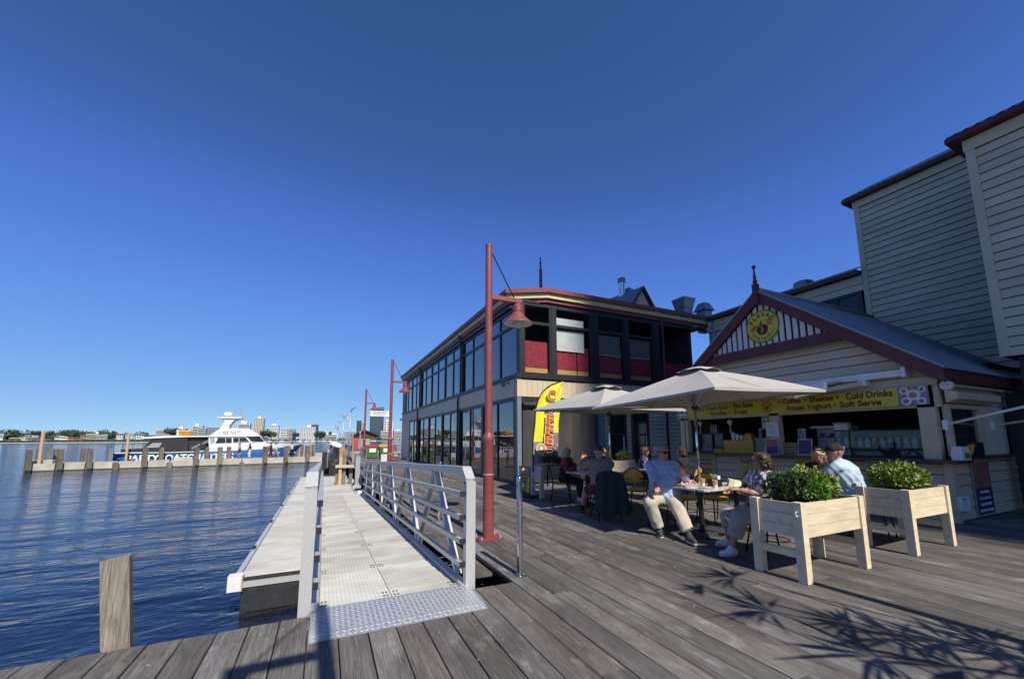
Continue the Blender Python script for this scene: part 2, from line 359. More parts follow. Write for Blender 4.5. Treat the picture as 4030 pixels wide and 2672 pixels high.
pm('hut_timber', (.125, .058, .036), (.085, .038, .024), .7, scale=3, stretch=(.4, .4, 6), rnd=.08)
pm('shutter_grey', (.30, .29, .27), None, .5)
pm('sand', (.62, .57, .46), (.52, .47, .37), .9, scale=.05)
pm('bank_grass', (.05, .065, .028), (.035, .045, .02), .95, scale=.02)
pm('tree_far', (.045, .062, .026), (.020, .030, .014), .9, scale=.16, lo=.35, hi=.62)
pm('tree_far_b', (.062, .075, .034), (.030, .038, .018), .9, scale=.16, lo=.35, hi=.62)
pm('bark_far', (.10, .08, .06), None, .9)
for _n, _c in dict(far_white=(.74, .73, .70), far_beige=(.66, .58, .42), far_grey=(.30, .31, .32), far_dark=(.085, .10, .12), far_tan=(.50, .38, .24), far_pink=(.48, .27, .20), far_glass=(.045, .08, .11), far_teal=(.06, .15, .17), far_cream=(.60, .56, .44)).items():
    pm(_n, _c, tuple(x*.86 for x in _c), .6, scale=.08)
pm('far_window', (.07, .085, .10), (.04, .05, .06), .15, scale=.1)
pm('far_roof_red', (.30, .10, .06), (.24, .08, .05), .8, scale=.2)
pm('far_roof_tan', (.42, .30, .19), None, .8, scale=.2)
pm('far_roof_grey', (.20, .19, .18), None, .8, scale=.2)
pm('skin', (.52, .30, .21), (.46, .25, .17), .5, scale=7)
pm('skin_red', (.50, .22, .155), (.43, .175, .12), .5, scale=7)
pm('skin_tan', (.40, .21, .135), (.34, .17, .105), .5, scale=7)
pm('lips', (.32, .10, .085), None, .5)
pm('eye_dark', (.02, .014, .01), None, .2)
pm('sole_white', (.62, .60, .57), None, .6)
def cloth(name, c, c2=None, scale=6, **k): return pm(name, c, c2 if c2 else tuple(x*.82 for x in c), .85, scale=scale, bump=.25, bscale=22, **k)
cloth('cloth_blue', (.40, .47, .64)); cloth('cloth_white', (.72, .71, .69)); cloth('cloth_khaki', (.50, .44, .335)); cloth('cloth_taupe', (.36, .31, .26))
cloth('cloth_brown', (.24, .195, .155)); cloth('cloth_maroon', (.085, .012, .018)); cloth('cloth_red', (.25, .018, .03)); cloth('cloth_black', (.012, .012, .014))
cloth('cloth_lightblue', (.44, .57, .66)); cloth('cloth_darkgreen', (.010, .030, .030)); cloth('cloth_grey', (.30, .29, .30)); cloth('cloth_denim', (.05, .07, .12))
pm('cloth_paisley', (.68, .60, .58), (.13, .07, .11), .85, scale=17, lo=.46, hi=.53, bump=.2)
pm('cloth_navy_print', (.20, .23, .34), (.015, .02, .05), .85, scale=24, lo=.5, hi=.6)
pm('cloth_plaid', (.16, .16, .17), (.025, .025, .03), .85, scale=26, lo=.47, hi=.55)
pm('hair_grey', (.34, .325, .30), (.16, .15, .135), .6, scale=18, bump=.8, bscale=40)
pm('hair_brown', (.085, .042, .024), (.028, .013, .009), .5, scale=26, lo=.38, hi=.66, bump=1., bscale=30)
pm('hair_blonde', (.50, .36, .17), (.26, .17, .075), .5, scale=20, stretch=(3, 3, .5), bump=.7, bscale=40)
pm('hair_ash', (.46, .37, .24), (.26, .20, .12), .5, scale=20, stretch=(3, 3, .5), bump=.7, bscale=40)
pm('hair_short', (.06, .05, .045), (.03, .025, .022), .7, scale=40, bump=.6)
pm('shoe_taupe', (.27, .21, .18), None, .8, scale=20); pm('shoe_dark', (.045, .042, .04), None, .8, scale=20); pm('shoe_white', (.66, .66, .67), (.56, .56, .57), .7, scale=20)
pm('cup_paper', (.62, .36, .22), (.52, .27, .15), .6, scale=20); pm('paper_red', (.66, .16, .13), (.72, .62, .58), .6, scale=30, lo=.45, hi=.55)
pm('kraft', (.42, .27, .13), (.36, .22, .10), .8, scale=8); pm('mint_cup', (.18, .42, .34), None, .4); pm('wood_stick', (.55, .38, .20), None, .7)
pm('lime_paper', (.52, .56, .36), (.44, .48, .28), .8, scale=5)
pm('box_mustard', (.52, .32, .035), (.44, .26, .025), .55, scale=3); pm('jar_fill', (.40, .36, .32), (.20, .14, .10), .5, scale=30); pm('jar_lid', (.5, .5, .5), None, .3, .6)
pm('bottle_red', (.55, .10, .10), None, .3); pm('bottle_teal', (.04, .32, .34), None, .3); pm('bottle_pink', (.6, .16, .25), None, .3)
pm('machine', (.12, .125, .13), (.08, .085, .09), .35, .5, scale=5); pm('tower_stone', (.40, .38, .35), None, .7, scale=.1)
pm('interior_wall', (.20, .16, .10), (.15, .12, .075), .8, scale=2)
# ================================================================== SETTING
WZ = -1.2
wat = MB().quad((-2500, -60, WZ), (2500, -60, WZ), (2500, 1130, WZ), (-2500, 1130, WZ)).build('water', M['river_water']); tag(wat, kind='structure')
bed = MB().quad((-2500, -60, -4), (2500, -60, -4), (2500, 1130, -4), (-2500, 1130, -4)).build('river_bed', M['soil']); tag(bed, kind='structure')
# land behind the boardwalk (never in the photograph, stands behind the camera)
land = MB().box(-300, 400, -400, -60, -4, -.25).build('ground', M['concrete']); tag(land, kind='structure')
land2 = MB().box(20, 300, -60, 45, -4, -.02).build('ground', M['concrete']); tag(land2, kind='structure')

# ---- boardwalk of single planks
deck = struct('boardwalk')
PW, GAP = .215, .009
def plank(mb, x, y0, y1, z):
    w = PW-GAP; c = .004; sec = [(0, -.045), (0, -c), (c, 0), (w-c, 0), (w, -c), (w, -.045)]
    e0 = random.uniform(-.012, .012); e1 = random.uniform(-.012, .012); dz = random.uniform(-.003, .003)
    n = 6; vs = [(x+a, y0+(e0 if a < w/2 else -e0)*.4, z+b-dz) for a, b in sec] + [(x+a, y1+(e1 if a < w/2 else -e1)*.4, z+b+dz) for a, b in sec]
    mb.add(vs, [tuple(range(n)), tuple(range(2*n-1, n-1, -1))] + [(i, i+n, (i+1) % n+n, (i+1) % n) for i in range(n)])
far = MB(); ncol = int((12.6+5.2)/PW)
for c in range(ncol):
    x = -5.2 + c*PW
    yend = 4.03 if x < 1.80 else (48 if x < 5.7 else 12.05)
    y = -7.0 - random.uniform(0, 1.5) + (c % 3)*1.4
    while y < yend-.05:
        Lb = random.choice((3.6, 4.2, 4.8, 4.8, 5.4)); y1 = min(y+Lb, yend)
        if yend-y1 < .7: y1 = yend
        ys, ye = y, y1-(.006 if y1 < yend else random.uniform(-.012, .012)); z = random.uniform(-.003, .003)
        if ye > .9 and ys < 13 and x < 10.4:
            mb = MB(); plank(mb, x, ys, ye, z); mb.build('plank', M['deck_timber'], deck)
        else: plank(far, x, ys, ye, z)
        y = y1
tag(far.build('planks', M['deck_timber'], deck), kind='stuff')
# bearers, fascia and the old ledge beside the gangway
bx('bearer', M['dark_beam'], deck, -5.2, 1.80, 3.72, 3.90, -.40, -.052)
bx('bearer', M['dark_beam'], deck, -5.2, 12.4, 1.2, 1.38, -.40, -.052)
bx('bearer', M['dark_beam'], deck, 1.97, 2.12, 4.0, 47.9, -.34, -.052)
bx('bearer', M['dark_beam'], deck, 1.84, 1.93, 4.95, 47.9, -.30, -.115)
bx('edge_board', M['deck_timber'], deck, 1.60, 1.94, 4.62, 47.9, -.112, -.075)
for yb in (8.5, 13, 18, 23, 28, 33): bx('bearer', M['dark_beam'], deck, 2.14, 5.7, yb, yb+.2, -.4, -.055)
bx('bearer', M['dark_beam'], deck, 2.0, 12.4, 4.9, 5.06, -.4, -.056)
for i, (px_, py_) in enumerate([(-3.6, 3.55), (.55, 3.5), (1.70, 4.85), (2.05, 8.4), (2.05, 12.9), (2.05, 17.9), (2.05, 22.9), (2.05, 28.0), (2.05, 33.0), (2.05, 40.0), (4.6, 8.6), (4.6, 13.2)]):
    MB().lathe([(.15, -3.5), (.15, -.41)], (px_, py_, 0), 10).build('support_pile', M['dark_beam'], deck, smooth=True, angle=40)
bx('seawall', M['dark_beam'], deck, 8.6, 9.0, 4, 12, -3.9, -.06)
# nail heads, shell grit and bird marks lying on the planks
mb = MB()
for k in range(150):
    x = random.uniform(-1.5, 8); y = random.uniform(1.2, 6.5)
    if x < 1.9 and y > 3.9: continue
    r = random.uniform(.003, .009); a = random.uniform(0, 3)
    mb.add([(x+r*math.cos(a+t)*random.uniform(.6, 1.3), y+r*math.sin(a+t)*random.uniform(.6, 1.3), .0045) for t in (0, 1.3, 2.5, 3.8, 5.1)], [(0, 1, 2, 3, 4)])
tag(mb.build('shell_grit', M['paper']), 'tiny white shell grit scattered over the grey planks', 'grit', kind='stuff')
mb = MB()
for c in range(ncol):
    x = -5.2+c*PW
    for yn in (1.29, 2.55, 3.81, 4.98, 6.3, 7.6, 8.9):
        if x < 1.8 and yn > 3.9: continue
        for q in (.05, .155):
            mb.lathe([(.0065, 0), (.0, .0012)], (x+q, yn+random.uniform(-.01, .01), .0034), 6)
tag(mb.build('nail_heads', M['dark_beam'], deck), kind='stuff')

# ---- timber mooring post at the deck edge
t = thing('mooring_post', 'weathered square timber post at the water edge of the deck', 'post', (-1.35, 4.16, -3))
mb = MB()
vs = []
for z, dx in ((-3.0, .3), (0, 0), (.60, -.062)):
    for a, b in ((-.088, -.03), (.080, -.03), (.080, .03), (-.088, .03)): vs.append((-1.33+dx+a, 4.165+b, z + (.028 if z > .5 and a > 0 else 0) + (random.uniform(-.006, .006) if z > .5 else 0)))
mb.add(vs, [(8, 9, 10, 11)] + [(i*4+k, i*4+(k+1) % 4, i*4+4+(k+1) % 4, i*4+4+k) for i in (0, 1) for k in range(4)])
mb.build('shaft', M['pile_timber'], t)

# ---- floating pontoon
pn = thing('floating_pontoon', 'pale floating pontoon deck on black plastic floats beside the gangway', 'pontoon', (0, 16, WZ))
PZ = -.60
for k in range(15):
    y0 = 7.80+k*1.22
    bx('deck_panel', M['frp_grating'], pn, -1.08, .048, y0, y0+1.21, PZ-.04, PZ)
    bx('deck_panel', M['frp_grating'], pn, .056, 1.18, y0, y0+1.21, PZ-.04, PZ)
for (x0, x1) in ((-1.17, -1.09), (1.19, 1.27)): bx('side_beam', M['aluminium'], pn, x0, x1, 7.78, 26.12, PZ-.16, PZ+.012)
bx('end_beam', M['aluminium'], pn, -1.085, 1.185, 7.70, 7.79, PZ-.17, PZ-.085); bx('end_beam', M['aluminium'], pn, -1.085, 1.185, 26.11, 26.18, PZ-.17, PZ-.02)
bx('end_gap', M['black_rubber'], pn, -1.085, 1.185, 7.735, 7.785, PZ-.083, PZ-.045)
for k in range(5):
    mb = MB(); y0 = 7.72+k*3.7
    mb.box(-1.06, 1.1, y0, y0+3.0, WZ-.25, PZ-.17)
    for x0 in (-.98, -.08, .62): mb.box(x0, x0+(.8 if x0 < .5 else .42), y0-.03, y0+.2, WZ+.07, PZ-.22)
    mb.build('float', M['float_plastic'], pn)
mb = MB()
for k in range(420):
    x = random.uniform(-1.06, 1.0); s = random.uniform(.01, .022); z = WZ+random.uniform(-.02, .05)
    mb.add([(x-s, 7.715, z), (x+s*.4, 7.70-s, z-s*.3), (x+s, 7.715, z+s*.3), (x, 7.70-s*.6, z+s)], [(0, 1, 2), (0, 3, 1), (1, 3, 2), (0, 2, 3)])
tag(mb.build('mussel_growth', M['mussels'], pn), kind='stuff')
mb = MB()
poly = []
for cx_, cy_, a0 in ((.03, .03, 180), (.17, .03, 270), (.17, .17, 0), (.03, .17, 90)):
    for q in range(4): a = R_(a0+q*30); poly.append((-1.24+cx_+.03*math.cos(a), 7.62+cy_+.03*math.sin(a), PZ-.2))
mb.prism(poly, (0, 0, .23)); mb.box(-1.225, -1.055, 7.605, 7.63, PZ-.185, PZ-.0)
mb.build('corner_fender', M['white_plastic'], pn)
for y in (9.4, 12.2, 15.0, 18.0, 21.0, 24.0): MB().box(-1.165, -1.115, y, y+.2, PZ+.0125, PZ+.04).box(1.215, 1.265, y, y+.2, PZ+.0125, PZ+.04).build('cleat', M['black_rubber'], pn)
mb = MB()
for x, y in ((1.36, 17.1), (1.36, 19.6), (1.36, 22.3)):
    mb.lathe([(.0, -.16), (.08, -.12), (.11, 0), (.08, .12), (0, .16)], (x, y, PZ-.02), 10)
mb.build('ball_fender', M['lamp_white'], pn, smooth=True)

# ---- gangway
GY0, GY1 = 4.06, 16.6
def gz(y): return -.55*(y-4.05)/12.55
gw = thing('gangway', 'aluminium gangway with pale grating deck and truss handrails down to the pontoon', 'gangway', (.67, 4.06, 0))
def slab(name, x0, x1, y0, y1, h0, h1, mat):
    return MB().add([(x0, y0, gz(y0)+h0), (x1, y0, gz(y0)+h0), (x1, y1, gz(y1)+h0), (x0, y1, gz(y1)+h0), (x0, y0, gz(y0)+h1), (x1, y0, gz(y0)+h1), (x1, y1, gz(y1)+h1), (x0, y1, gz(y1)+h1)],
                    [(0, 3, 2, 1), (4, 5, 6, 7), (0, 1, 5, 4), (1, 2, 6, 5), (2, 3, 7, 6), (3, 0, 4, 7)]).build(name, mat, gw)
rows = [4.10, 5.45, 8.1, 10.75, 13.4, 16.55]
for a, b in zip(rows, rows[1:]):
    slab('deck_panel', .035, .667, a, b-.008, -.035, 0, M['frp_grating']); slab('deck_panel', .673, 1.335, a, b-.008, -.035, 0, M['frp_grating'])
mb = MB()
for yb in rows[1:-1]+[4.3, 6.8, 9.4, 12.0]:
    for xb in (.07, .62, .72, 1.29):
        for dx in (-.016, .016):
            for dy in (-.05, .05): mb.box(xb+dx-.009, xb+dx+.009, yb+dy-.014, yb+dy+.014, gz(yb+dy)-.002, gz(yb+dy)+.0045)
tag(mb.build('panel_clips', M['frp_bolt'], gw), kind='stuff')
for x0, x1 in ((-.055, .03), (1.34, 1.425)): slab('side_channel', x0, x1, 4.08, 16.6, -.16, .035, M['aluminium'])
for y in np.arange(4.6, 16.5, 1.3): slab('cross_member', .03, 1.34, y, y+.06, -.15, -.04, M['aluminium'])
def railing(x, side):
    mb = MB(); mb.box(x-.05, x+.05, 4.055, 4.145, -.02, 1.06); mb.build('end_post', M['aluminium'], gw)
    mb = MB(); mb.beam((x, 4.10, 1.055), (x, 4.24, 1.17), .10, .085, (0, 1, 0)); mb.beam((x, 4.21, 1.165), (x, 15.62, .70), .09, .085); mb.build('top_rail', M['aluminium'], gw)
    MB().box(x-.04, x+.04, 15.58, 15.66, gz(15.6)-.1, .70).build('end_post', M['aluminium'], gw)
    for ap, b0, b1 in ((5.6, 4.5, 6.5), (7.75, 6.62, 8.7), (9.9, 8.86, 10.85), (12.1, 11.0, 13.0), (14.2, 13.2, 15.3)):
        zt = 1.165-(ap-4.21)*.465/11.41-.05
        for b, dy in ((b0, -.05), (b1, .05)): MB().beam((x+side*.012, b, gz(b)+.02), (x+side*.012, ap+dy, zt), .06, .075, (1, 0, 0)).build('diagonal', M['aluminium'], gw)
    for h in (.22, .45, .69, .93):
        xr = x-side*.078; z0 = h; z1 = gz(15.6)+h
        MB().beam((xr, 4.12, z0), (xr, 15.6, z1), .04, .05).build('mid_rail', M['aluminium'], gw)
        MB().beam((xr, 4.095, z0+.001), (xr, 4.118, z0), .046, .056).build('rail_cap', M['black_rubber'], gw)
railing(1.42, 1); railing(-.085, -1)
# landing plate with raised tread
mb = MB(); X0, X1 = -.03, 1.40
prof = [(3.52, .004), (3.625, .026), (4.10, .030), (4.10, .024), (3.625, .020), (3.52, .0)]
mb.prism([(X0, y, z) for y, z in prof], (X1-X0, 0, 0)); lp = mb.build('landing_plate', M['chequer_plate'], gw)
mb = MB(); k = 0
for i in range(34):
    for j in range(13):
        x = X0+.03+i*.0425; y = 3.545+j*.0425
        if x > X1-.02 or y > 4.08: continue
        sl = .2095 if y < 3.625 else .0084; zz = (.004+(y-3.52)*.2095 if y < 3.625 else .0262+(y-3.625)*.0084)
        a = .70 if (i+j) % 2 else -.70; l = .026; dx, dy = l*math.cos(a), l*math.sin(a); nx, ny = -math.sin(a)*.0085, math.cos(a)*.0085
        q = [(x-dx, y-dy), (x+nx, y+ny), (x+dx, y+dy), (x-nx, y-ny)]
        mb.add([(u, v, zz+(v-y)*sl+.0005) for u, v in q]+[(x, y, zz+.006)], [(1, 0, 4), (2, 1, 4), (3, 2, 4), (0, 3, 4)])
tag(mb.build('tread_lozenges', M['aluminium'], lp), kind='stuff')

# ---- stainless rope posts
def rope_post(x, y, label):
    t = thing('stanchion', label, 'post', (x, y, 0), group='polished rope posts along the deck edge')
    MB().lathe([(.0345, .008), (.0345, 1.035), (.033, 1.055), (.024, 1.075), (.01, 1.085), (0, 1.087)], (x, y, 0), 20).build('tube', M['steel_polished'], t, smooth=True, angle=50)
    MB().lathe([(.072, .0), (.072, .006), (.06, .010), (.037, .014)], (x, y, .004), 20).build('flange', M['steel_polished'], t, smooth=True, angle=40)
    MB().tube([(x+.034, y, .985), (x+.055, y, .99), (x+.055, y, .955), (x+.034, y, .95)], .006, 6).build('eyelet', M['steel_polished'], t, smooth=True)
rope_post(2.04, 4.17, 'polished steel post nearest the camera at the end of the gangway rail')
rope_post(2.04, 7.6, 'polished steel post standing beyond the red lamp post')
rope_post(5.25, 26.5, 'polished steel post close to the restaurant glass')

# ---- red lamp posts
def lamp_post(x, y, side, label, sign=False):
    t = thing('street_lamp', label, 'lamp post', (x, y, 0), group='red lamp posts along the boardwalk')
    MB().box(x-.2, x+.2, y-.16, y+.16, .004, .022).build('base_plate', M['red_paint'], t)
    for a in (-.15, .15):
        for b in (-.12, .12): MB().lathe([(.018, .02), (.018, .042), (.01, .046), (.01, .065), (0, .066)], (x+a, y+b, 0), 8).build('bolt', M['galvanised'], t)
    MB().lathe([(.084, .022), (.082, 1.46), (.095, 1.49), (.095, 1.53), (.062, 1.60)], (x, y, 0), 18).build('lower_column', M['red_paint'], t, smooth=True, angle=35)
    MB().lathe([(.062, 1.58), (.056, 4.70), (.060, 4.705), (.060, 4.74), (0, 4.745)], (x, y, 0), 16).build('upper_column', M['red_paint'], t, smooth=True, angle=35)
    MB().box(x+side*.04, x+side*.60, y-.035, y+.035, 3.80, 3.875).build('arm', M['red_paint'], t)
    MB().tube([(x+side*.05, y, 4.62), (x+side*.47, y, 3.87)], .010, 6).build('stay', M['black_steel'], t)
    hx = x+side*.53
    ls = MB().lathe([(.0, 3.80), (.05, 3.79), (.085, 3.74), (.088, 3.655), (.082, 3.65), (.082, 3.63), (.092, 3.62), (.12, 3.56), (.255, 3.44), (.258, 3.43), (.25, 3.43), (.11, 3.56)], (hx, y, 0), 24).build('lamp_shade', M['red_paint'], t, smooth=True, angle=30)
    MB().lathe([(.0, 3.565), (.10, 3.56), (.245, 3.437), (.235, 3.440), (.09, 3.55), (0, 3.55)], (hx, y, 0), 24).build('reflector', M['lamp_white'], ls, smooth=True, angle=30)
    MB().lathe([(.045, 3.55), (.085, 3.49), (.09, 3.44), (.07, 3.39), (.03, 3.365), (0, 3.36)], (hx, y, 0), 16).build('bulb', M['lamp_glass'], t, smooth=True)
    for z in (.42, .95): MB().lathe([(.087, z), (.09, z+.008), (.087, z+.016)], (x, y, 0), 14).build('clamp', M['galvanised'] if z > .5 else M['red_trim'], t)
    return t
lamp_post(2.34, 5.88, 1, 'red lamp post with bell shade standing nearest, beside the gangway')
lamp_post(2.35, 16.5, 1, 'red lamp post carrying the white private jetty sign')
lamp_post(2.27, 27.0, 1, 'farthest red lamp post, in front of the green bins')
lamp_post(.235, -.54, -1, 'red lamp post behind the photographer that throws its shadow on the planks')
sg = thing('jetty_sign', 'white private jetty sign mounted on the second red lamp post', 'sign', (1.95, 16.46, 2.42))
bx('board', M['letter_white'], sg, 1.57, 2.28, 16.45, 16.475, 2.42, 2.64)

# ---- lettering
def text_mesh(body, size, offset=0., extrude=.002, align='CENTER', spacing=1.):
    c = bpy.data.curves.new('lettering', 'FONT'); c.body = body; c.size = size; c.align_x = align; c.align_y = 'CENTER'; c.offset = offset; c.extrude = extrude
    c.space_character = spacing; c.resolution_u = 3
    o = bpy.data.objects.new('tmp_text', c); COL.objects.link(o)
    me = bpy.data.meshes.new_from_object(o.evaluated_get(bpy.context.evaluated_depsgraph_get()))
    bpy.data.objects.remove(o); bpy.data.curves.remove(c); return me
def letters(body, mat, parent, org, xd, yd, size, offset=0., align='CENTER', ext=.002, spacing=1., width=None, name='lettering', rot=0.):
    me = text_mesh(body, size, offset, ext, align, spacing); me.name = name
    n = len(me.vertices); co = np.zeros(n*3); me.vertices.foreach_get('co', co); co = co.reshape(-1, 3)
    xd = np.array(xd, float); yd = np.array(yd, float); nd = np.cross(xd, yd)
    if width and n:
        w = co[:, 0].max()-co[:, 0].min(); co[:, 0] *= width/w
    if rot:
        c, s = math.cos(rot), math.sin(rot); co[:, :2] = np.stack([co[:, 0]*c-co[:, 1]*s, co[:, 0]*s+co[:, 1]*c], 1)
    off = wloc(parent); w = np.array(org, float)+co[:, :1]*xd+co[:, 1:2]*yd+co[:, 2:]*nd-np.array(off)
    me.vertices.foreach_set('co', w.ravel()); me.update()
    return mesh_obj(name, me, mat, parent)
FX = ((1, 0, 0), (0, 0, 1)); FW = ((0, -1, 0), (0, 0, 1))       # facing the camera side (-Y) / the water side (-X)
for i, (s, z, w) in enumerate((('PRIVATE JETTY', 2.595, .56), ('OLD PERTH PORT', 2.53, .50), ('PATRONS ONLY', 2.47, .47))):
    letters(s, M['letter_grey'] if i == 2 else M['letter_black'], sg, (1.925, 16.447, z), *FX, .06 if i < 2 else .05, .001, width=w)
# ================================================================== BUILDINGS
R4 = zc((1500, 900), .7018); R5 = zc((2000, 1050), .4145); R6 = zc((2600, 1050), .4145); R7 = zc((3200, 300), .829)
S3 = zc((2650, 1450), .296); S4 = zc((3200, 1450), .351); V2 = zc((2300, 1400), .4228)
def boards_x(parent, mat, x, y0, y1, z0, z1, step=.2, clip=None, name='weatherboard'):
    """lapped boards on a wall facing -X"""
    z = z0
    while z < z1-.02:
        t = min(z+step, z1)-.017; a, b = y0, y1  # gap above each board bares the dark core, standing in for lap shadows
        if clip:
            r = clip(z+.0, t); 
            if r is None: z += step; continue
            (a0, b0), (a1, b1) = r
        else: (a0, b0), (a1, b1) = (y0, y1), (y0, y1)
        if b0-a0 > .03:
            MB().add([(x, a0, z), (x-.032, a0, z), (x-.006, a1, t), (x, a1, t), (x, b0, z), (x-.032, b0, z), (x-.006, b1, t), (x, b1, t)],
                     [(0, 1, 2, 3), (7, 6, 5, 4), (1, 5, 6, 2), (0, 4, 5, 1), (3, 2, 6, 7), (0, 3, 7, 4)]).build(name, mat, parent)
        z += step
def boards_y(parent, mat, y, x0, x1, z0, z1, step=.2, name='weatherboard'):
    """lapped boards on a wall facing -Y"""
    z = z0
    while z < z1-.02:
        t = min(z+step, z1)-.017  # same gap: dark core behind draws the shadow line between boards
        MB().add([(x0, y, z), (x0, y-.024, z), (x0, y-.006, t), (x0, y, t), (x1, y, z), (x1, y-.024, z), (x1, y-.006, t), (x1, y, t)],
                 [(3, 2, 1, 0), (4, 5, 6, 7), (2, 6, 5, 1), (1, 5, 4, 0), (7, 6, 2, 3), (4, 7, 3, 0)]).build(name, mat, parent)
        z += step
def corrugated(name, mat, parent, a, b, c, pitch=.12, amp=.012):
    """ribbed sheet: a->b runs along the eave, a->c runs up the slope (ribs run a->c)"""
    a, b, c = (np.array(q, float) for q in (a, b, c)); e = b-a; L = np.linalg.norm(e); e /= L; u = c-a; n = np.cross(e, u); n /= np.linalg.norm(n)
    if n[2] < 0: n = -n
    k = int(L/pitch)*4; vs = []
    for i in range(k+1):
        q = a+e*L*i/k + n*amp*(1, 0, -1, 0)[i % 4]*1.0; vs += [q, q+u]
    return MB().add(vs, [(2*i, 2*i+2, 2*i+3, 2*i+1) for i in range(k)]).build(name, mat, parent)

# ---------------------------------------------------------------- restaurant with long glazed side
rb = thing('restaurant_building', 'two storey glazed restaurant with dark red eaves along the boardwalk', 'building', (6, 23, 0))
MOD = [12.3+3.15*i for i in range(8)]
XL, XU = 5.86, 5.98
# ground floor slab, first floor, ceiling, back walls
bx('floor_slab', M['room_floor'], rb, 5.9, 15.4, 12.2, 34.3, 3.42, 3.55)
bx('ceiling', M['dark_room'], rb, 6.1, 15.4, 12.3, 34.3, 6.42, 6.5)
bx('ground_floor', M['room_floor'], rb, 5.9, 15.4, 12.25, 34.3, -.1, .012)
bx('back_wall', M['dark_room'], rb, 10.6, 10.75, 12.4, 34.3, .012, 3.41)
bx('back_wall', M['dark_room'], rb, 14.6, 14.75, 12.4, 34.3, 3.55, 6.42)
bx('end_wall', M['stone_panel'], rb, 5.86, 15.4, 34.3, 34.5, 0, 6.5)
# long side, first floor windows
for i in range(7):
    a, b = MOD[i], MOD[i+1]; m = (a+b)/2; mb = MB()
    mb.box(XU, XU+.12, a-.08, a+.08, 3.72, 6.22); mb.box(XU+.01, XU+.10, m-.035, m+.035, 3.80, 6.16)
    mb.box(XU+.005, XU+.11, a+.08, b-.08, 5.52, 5.62); mb.box(XU+.005, XU+.115, a+.08, b-.08, 6.15, 6.22); mb.box(XU+.002, XU+.115, a+.08, b-.08, 3.72, 3.80)
    w = mb.build('window', M['black_frame'], rb)
    for (p, q) in ((a+.08, m-.035), (m+.035, b-.08)):
        bx('pane', M['pane_street'], w, XU+.05, XU+.056, p, q, 3.80, 5.52); bx('pane', M['pane_street'], w, XU+.05, XU+.056, p, q, 5.62, 6.15)
    bx('spandrel_panel', M['stone_panel'], rb, XL-.01, XL+.06, a+.006, m-.006, 2.96, 3.58); bx('spandrel_panel', M['stone_panel'], rb, XL-.01, XL+.06, m+.006, b-.006, 2.96, 3.58)
    bx('sill', M['black_frame'], rb, XL-.07, XU+.12, a, b, 3.59, 3.715)
    mb = MB()
    if i < 6:
        mb.box(XL-.01, XL+.12, a-.1, a+.1, .0, 2.95); mb.box(XL+.01, XL+.1, m-.03, m+.03, .08, 2.85); mb.box(XL, XL+.11, a+.1, b-.1, 2.82, 2.95); mb.box(XL, XL+.11, a+.1, b-.1, .005, .09)
        w = mb.build('window', M['black_frame'], rb)
        for (p, q) in ((a+.1, m-.03), (m+.03, b-.1)):
            k = 2
            for j in range(k):
                y0 = p+(q-p)*j/k; y1 = p+(q-p)*(j+1)/k-.006
                bx('pane', M['pane_street'], w, XL+.05, XL+.056, y0, y1, .09, 2.82)
    else:
        for (p, q) in ((a+.1, m), (m+.008, b)): bx('wall_panel', M['stone_panel'], rb, XL, XL+.1, p, q, 0, 2.95)
bx('corner_post', M['blue_frame'], rb, 5.845, 6.0, 12.06, 12.22, 0, 2.94); bx('corner_post', M['cream_board'], rb, 5.84, 6.01, 12.05, 12.22, 2.945, 3.58)
bx('corner_post', M['black_frame'], rb, 5.95, 6.12, 12.06, 12.22, 3.72, 6.3)
for y in (MOD[2]+.02, MOD[5]+.02): MB().tube([(5.79, y, .05), (5.79, y, 3.4), (5.92, y, 3.75), (5.92, y, 6.3), (5.78, y, 6.62)], .045, 8).build('downpipe', M['black_frame'] if y < 20 else M['red_trim'], rb, smooth=True)
# front, first floor
def zf(v, y=12.2): return P(*R5(260, v), y=y)[2]
fr = [(6.12, 7.22), (7.42, 9.02), (9.30, 10.62), (10.82, 12.18)]
zt, zs = 6.30, 3.74
for k, (a, b) in enumerate(fr):
    mb = MB(); tr = 5.60
    mb.box(a-.02, a+.05, 12.08, 12.2, zs, zt); mb.box(b-.05, b+.02, 12.08, 12.2, zs, zt); mb.box(a+.05, b-.05, 12.085, 12.195, tr-.05, tr+.05); mb.box(a+.05, b-.05, 12.085, 12.195, zt-.07, zt); mb.box(a+.05, b-.05, 12.085, 12.195, zs, zs+.07)
    w = mb.build('window', M['black_frame'], rb)
    bx('pane', M['pane_clear'], w, a+.05, b-.05, 12.14, 12.146, zs+.07, tr-.05); bx('pane', M['pane_clear'], w, a+.05, b-.05, 12.14, 12.146, tr+.05, zt-.07)
    if k: bx('post', M['black_frame'], rb, fr[k-1][1]+.022, a-.022, 12.06, 12.22, zs-.02, zt)
bx('post', M['black_frame'], rb, 12.21, 12.5, 12.06, 12.22, zs-.02, zt)
bx('sill', M['black_frame'], rb, 5.8, 12.6, 11.99, 12.22, 3.585, 3.72)
MB().tube([(12.62, 12.02, .1), (12.62, 12.02, 6.55)], .05, 8).build('downpipe', M['red_trim'], rb, smooth=True)
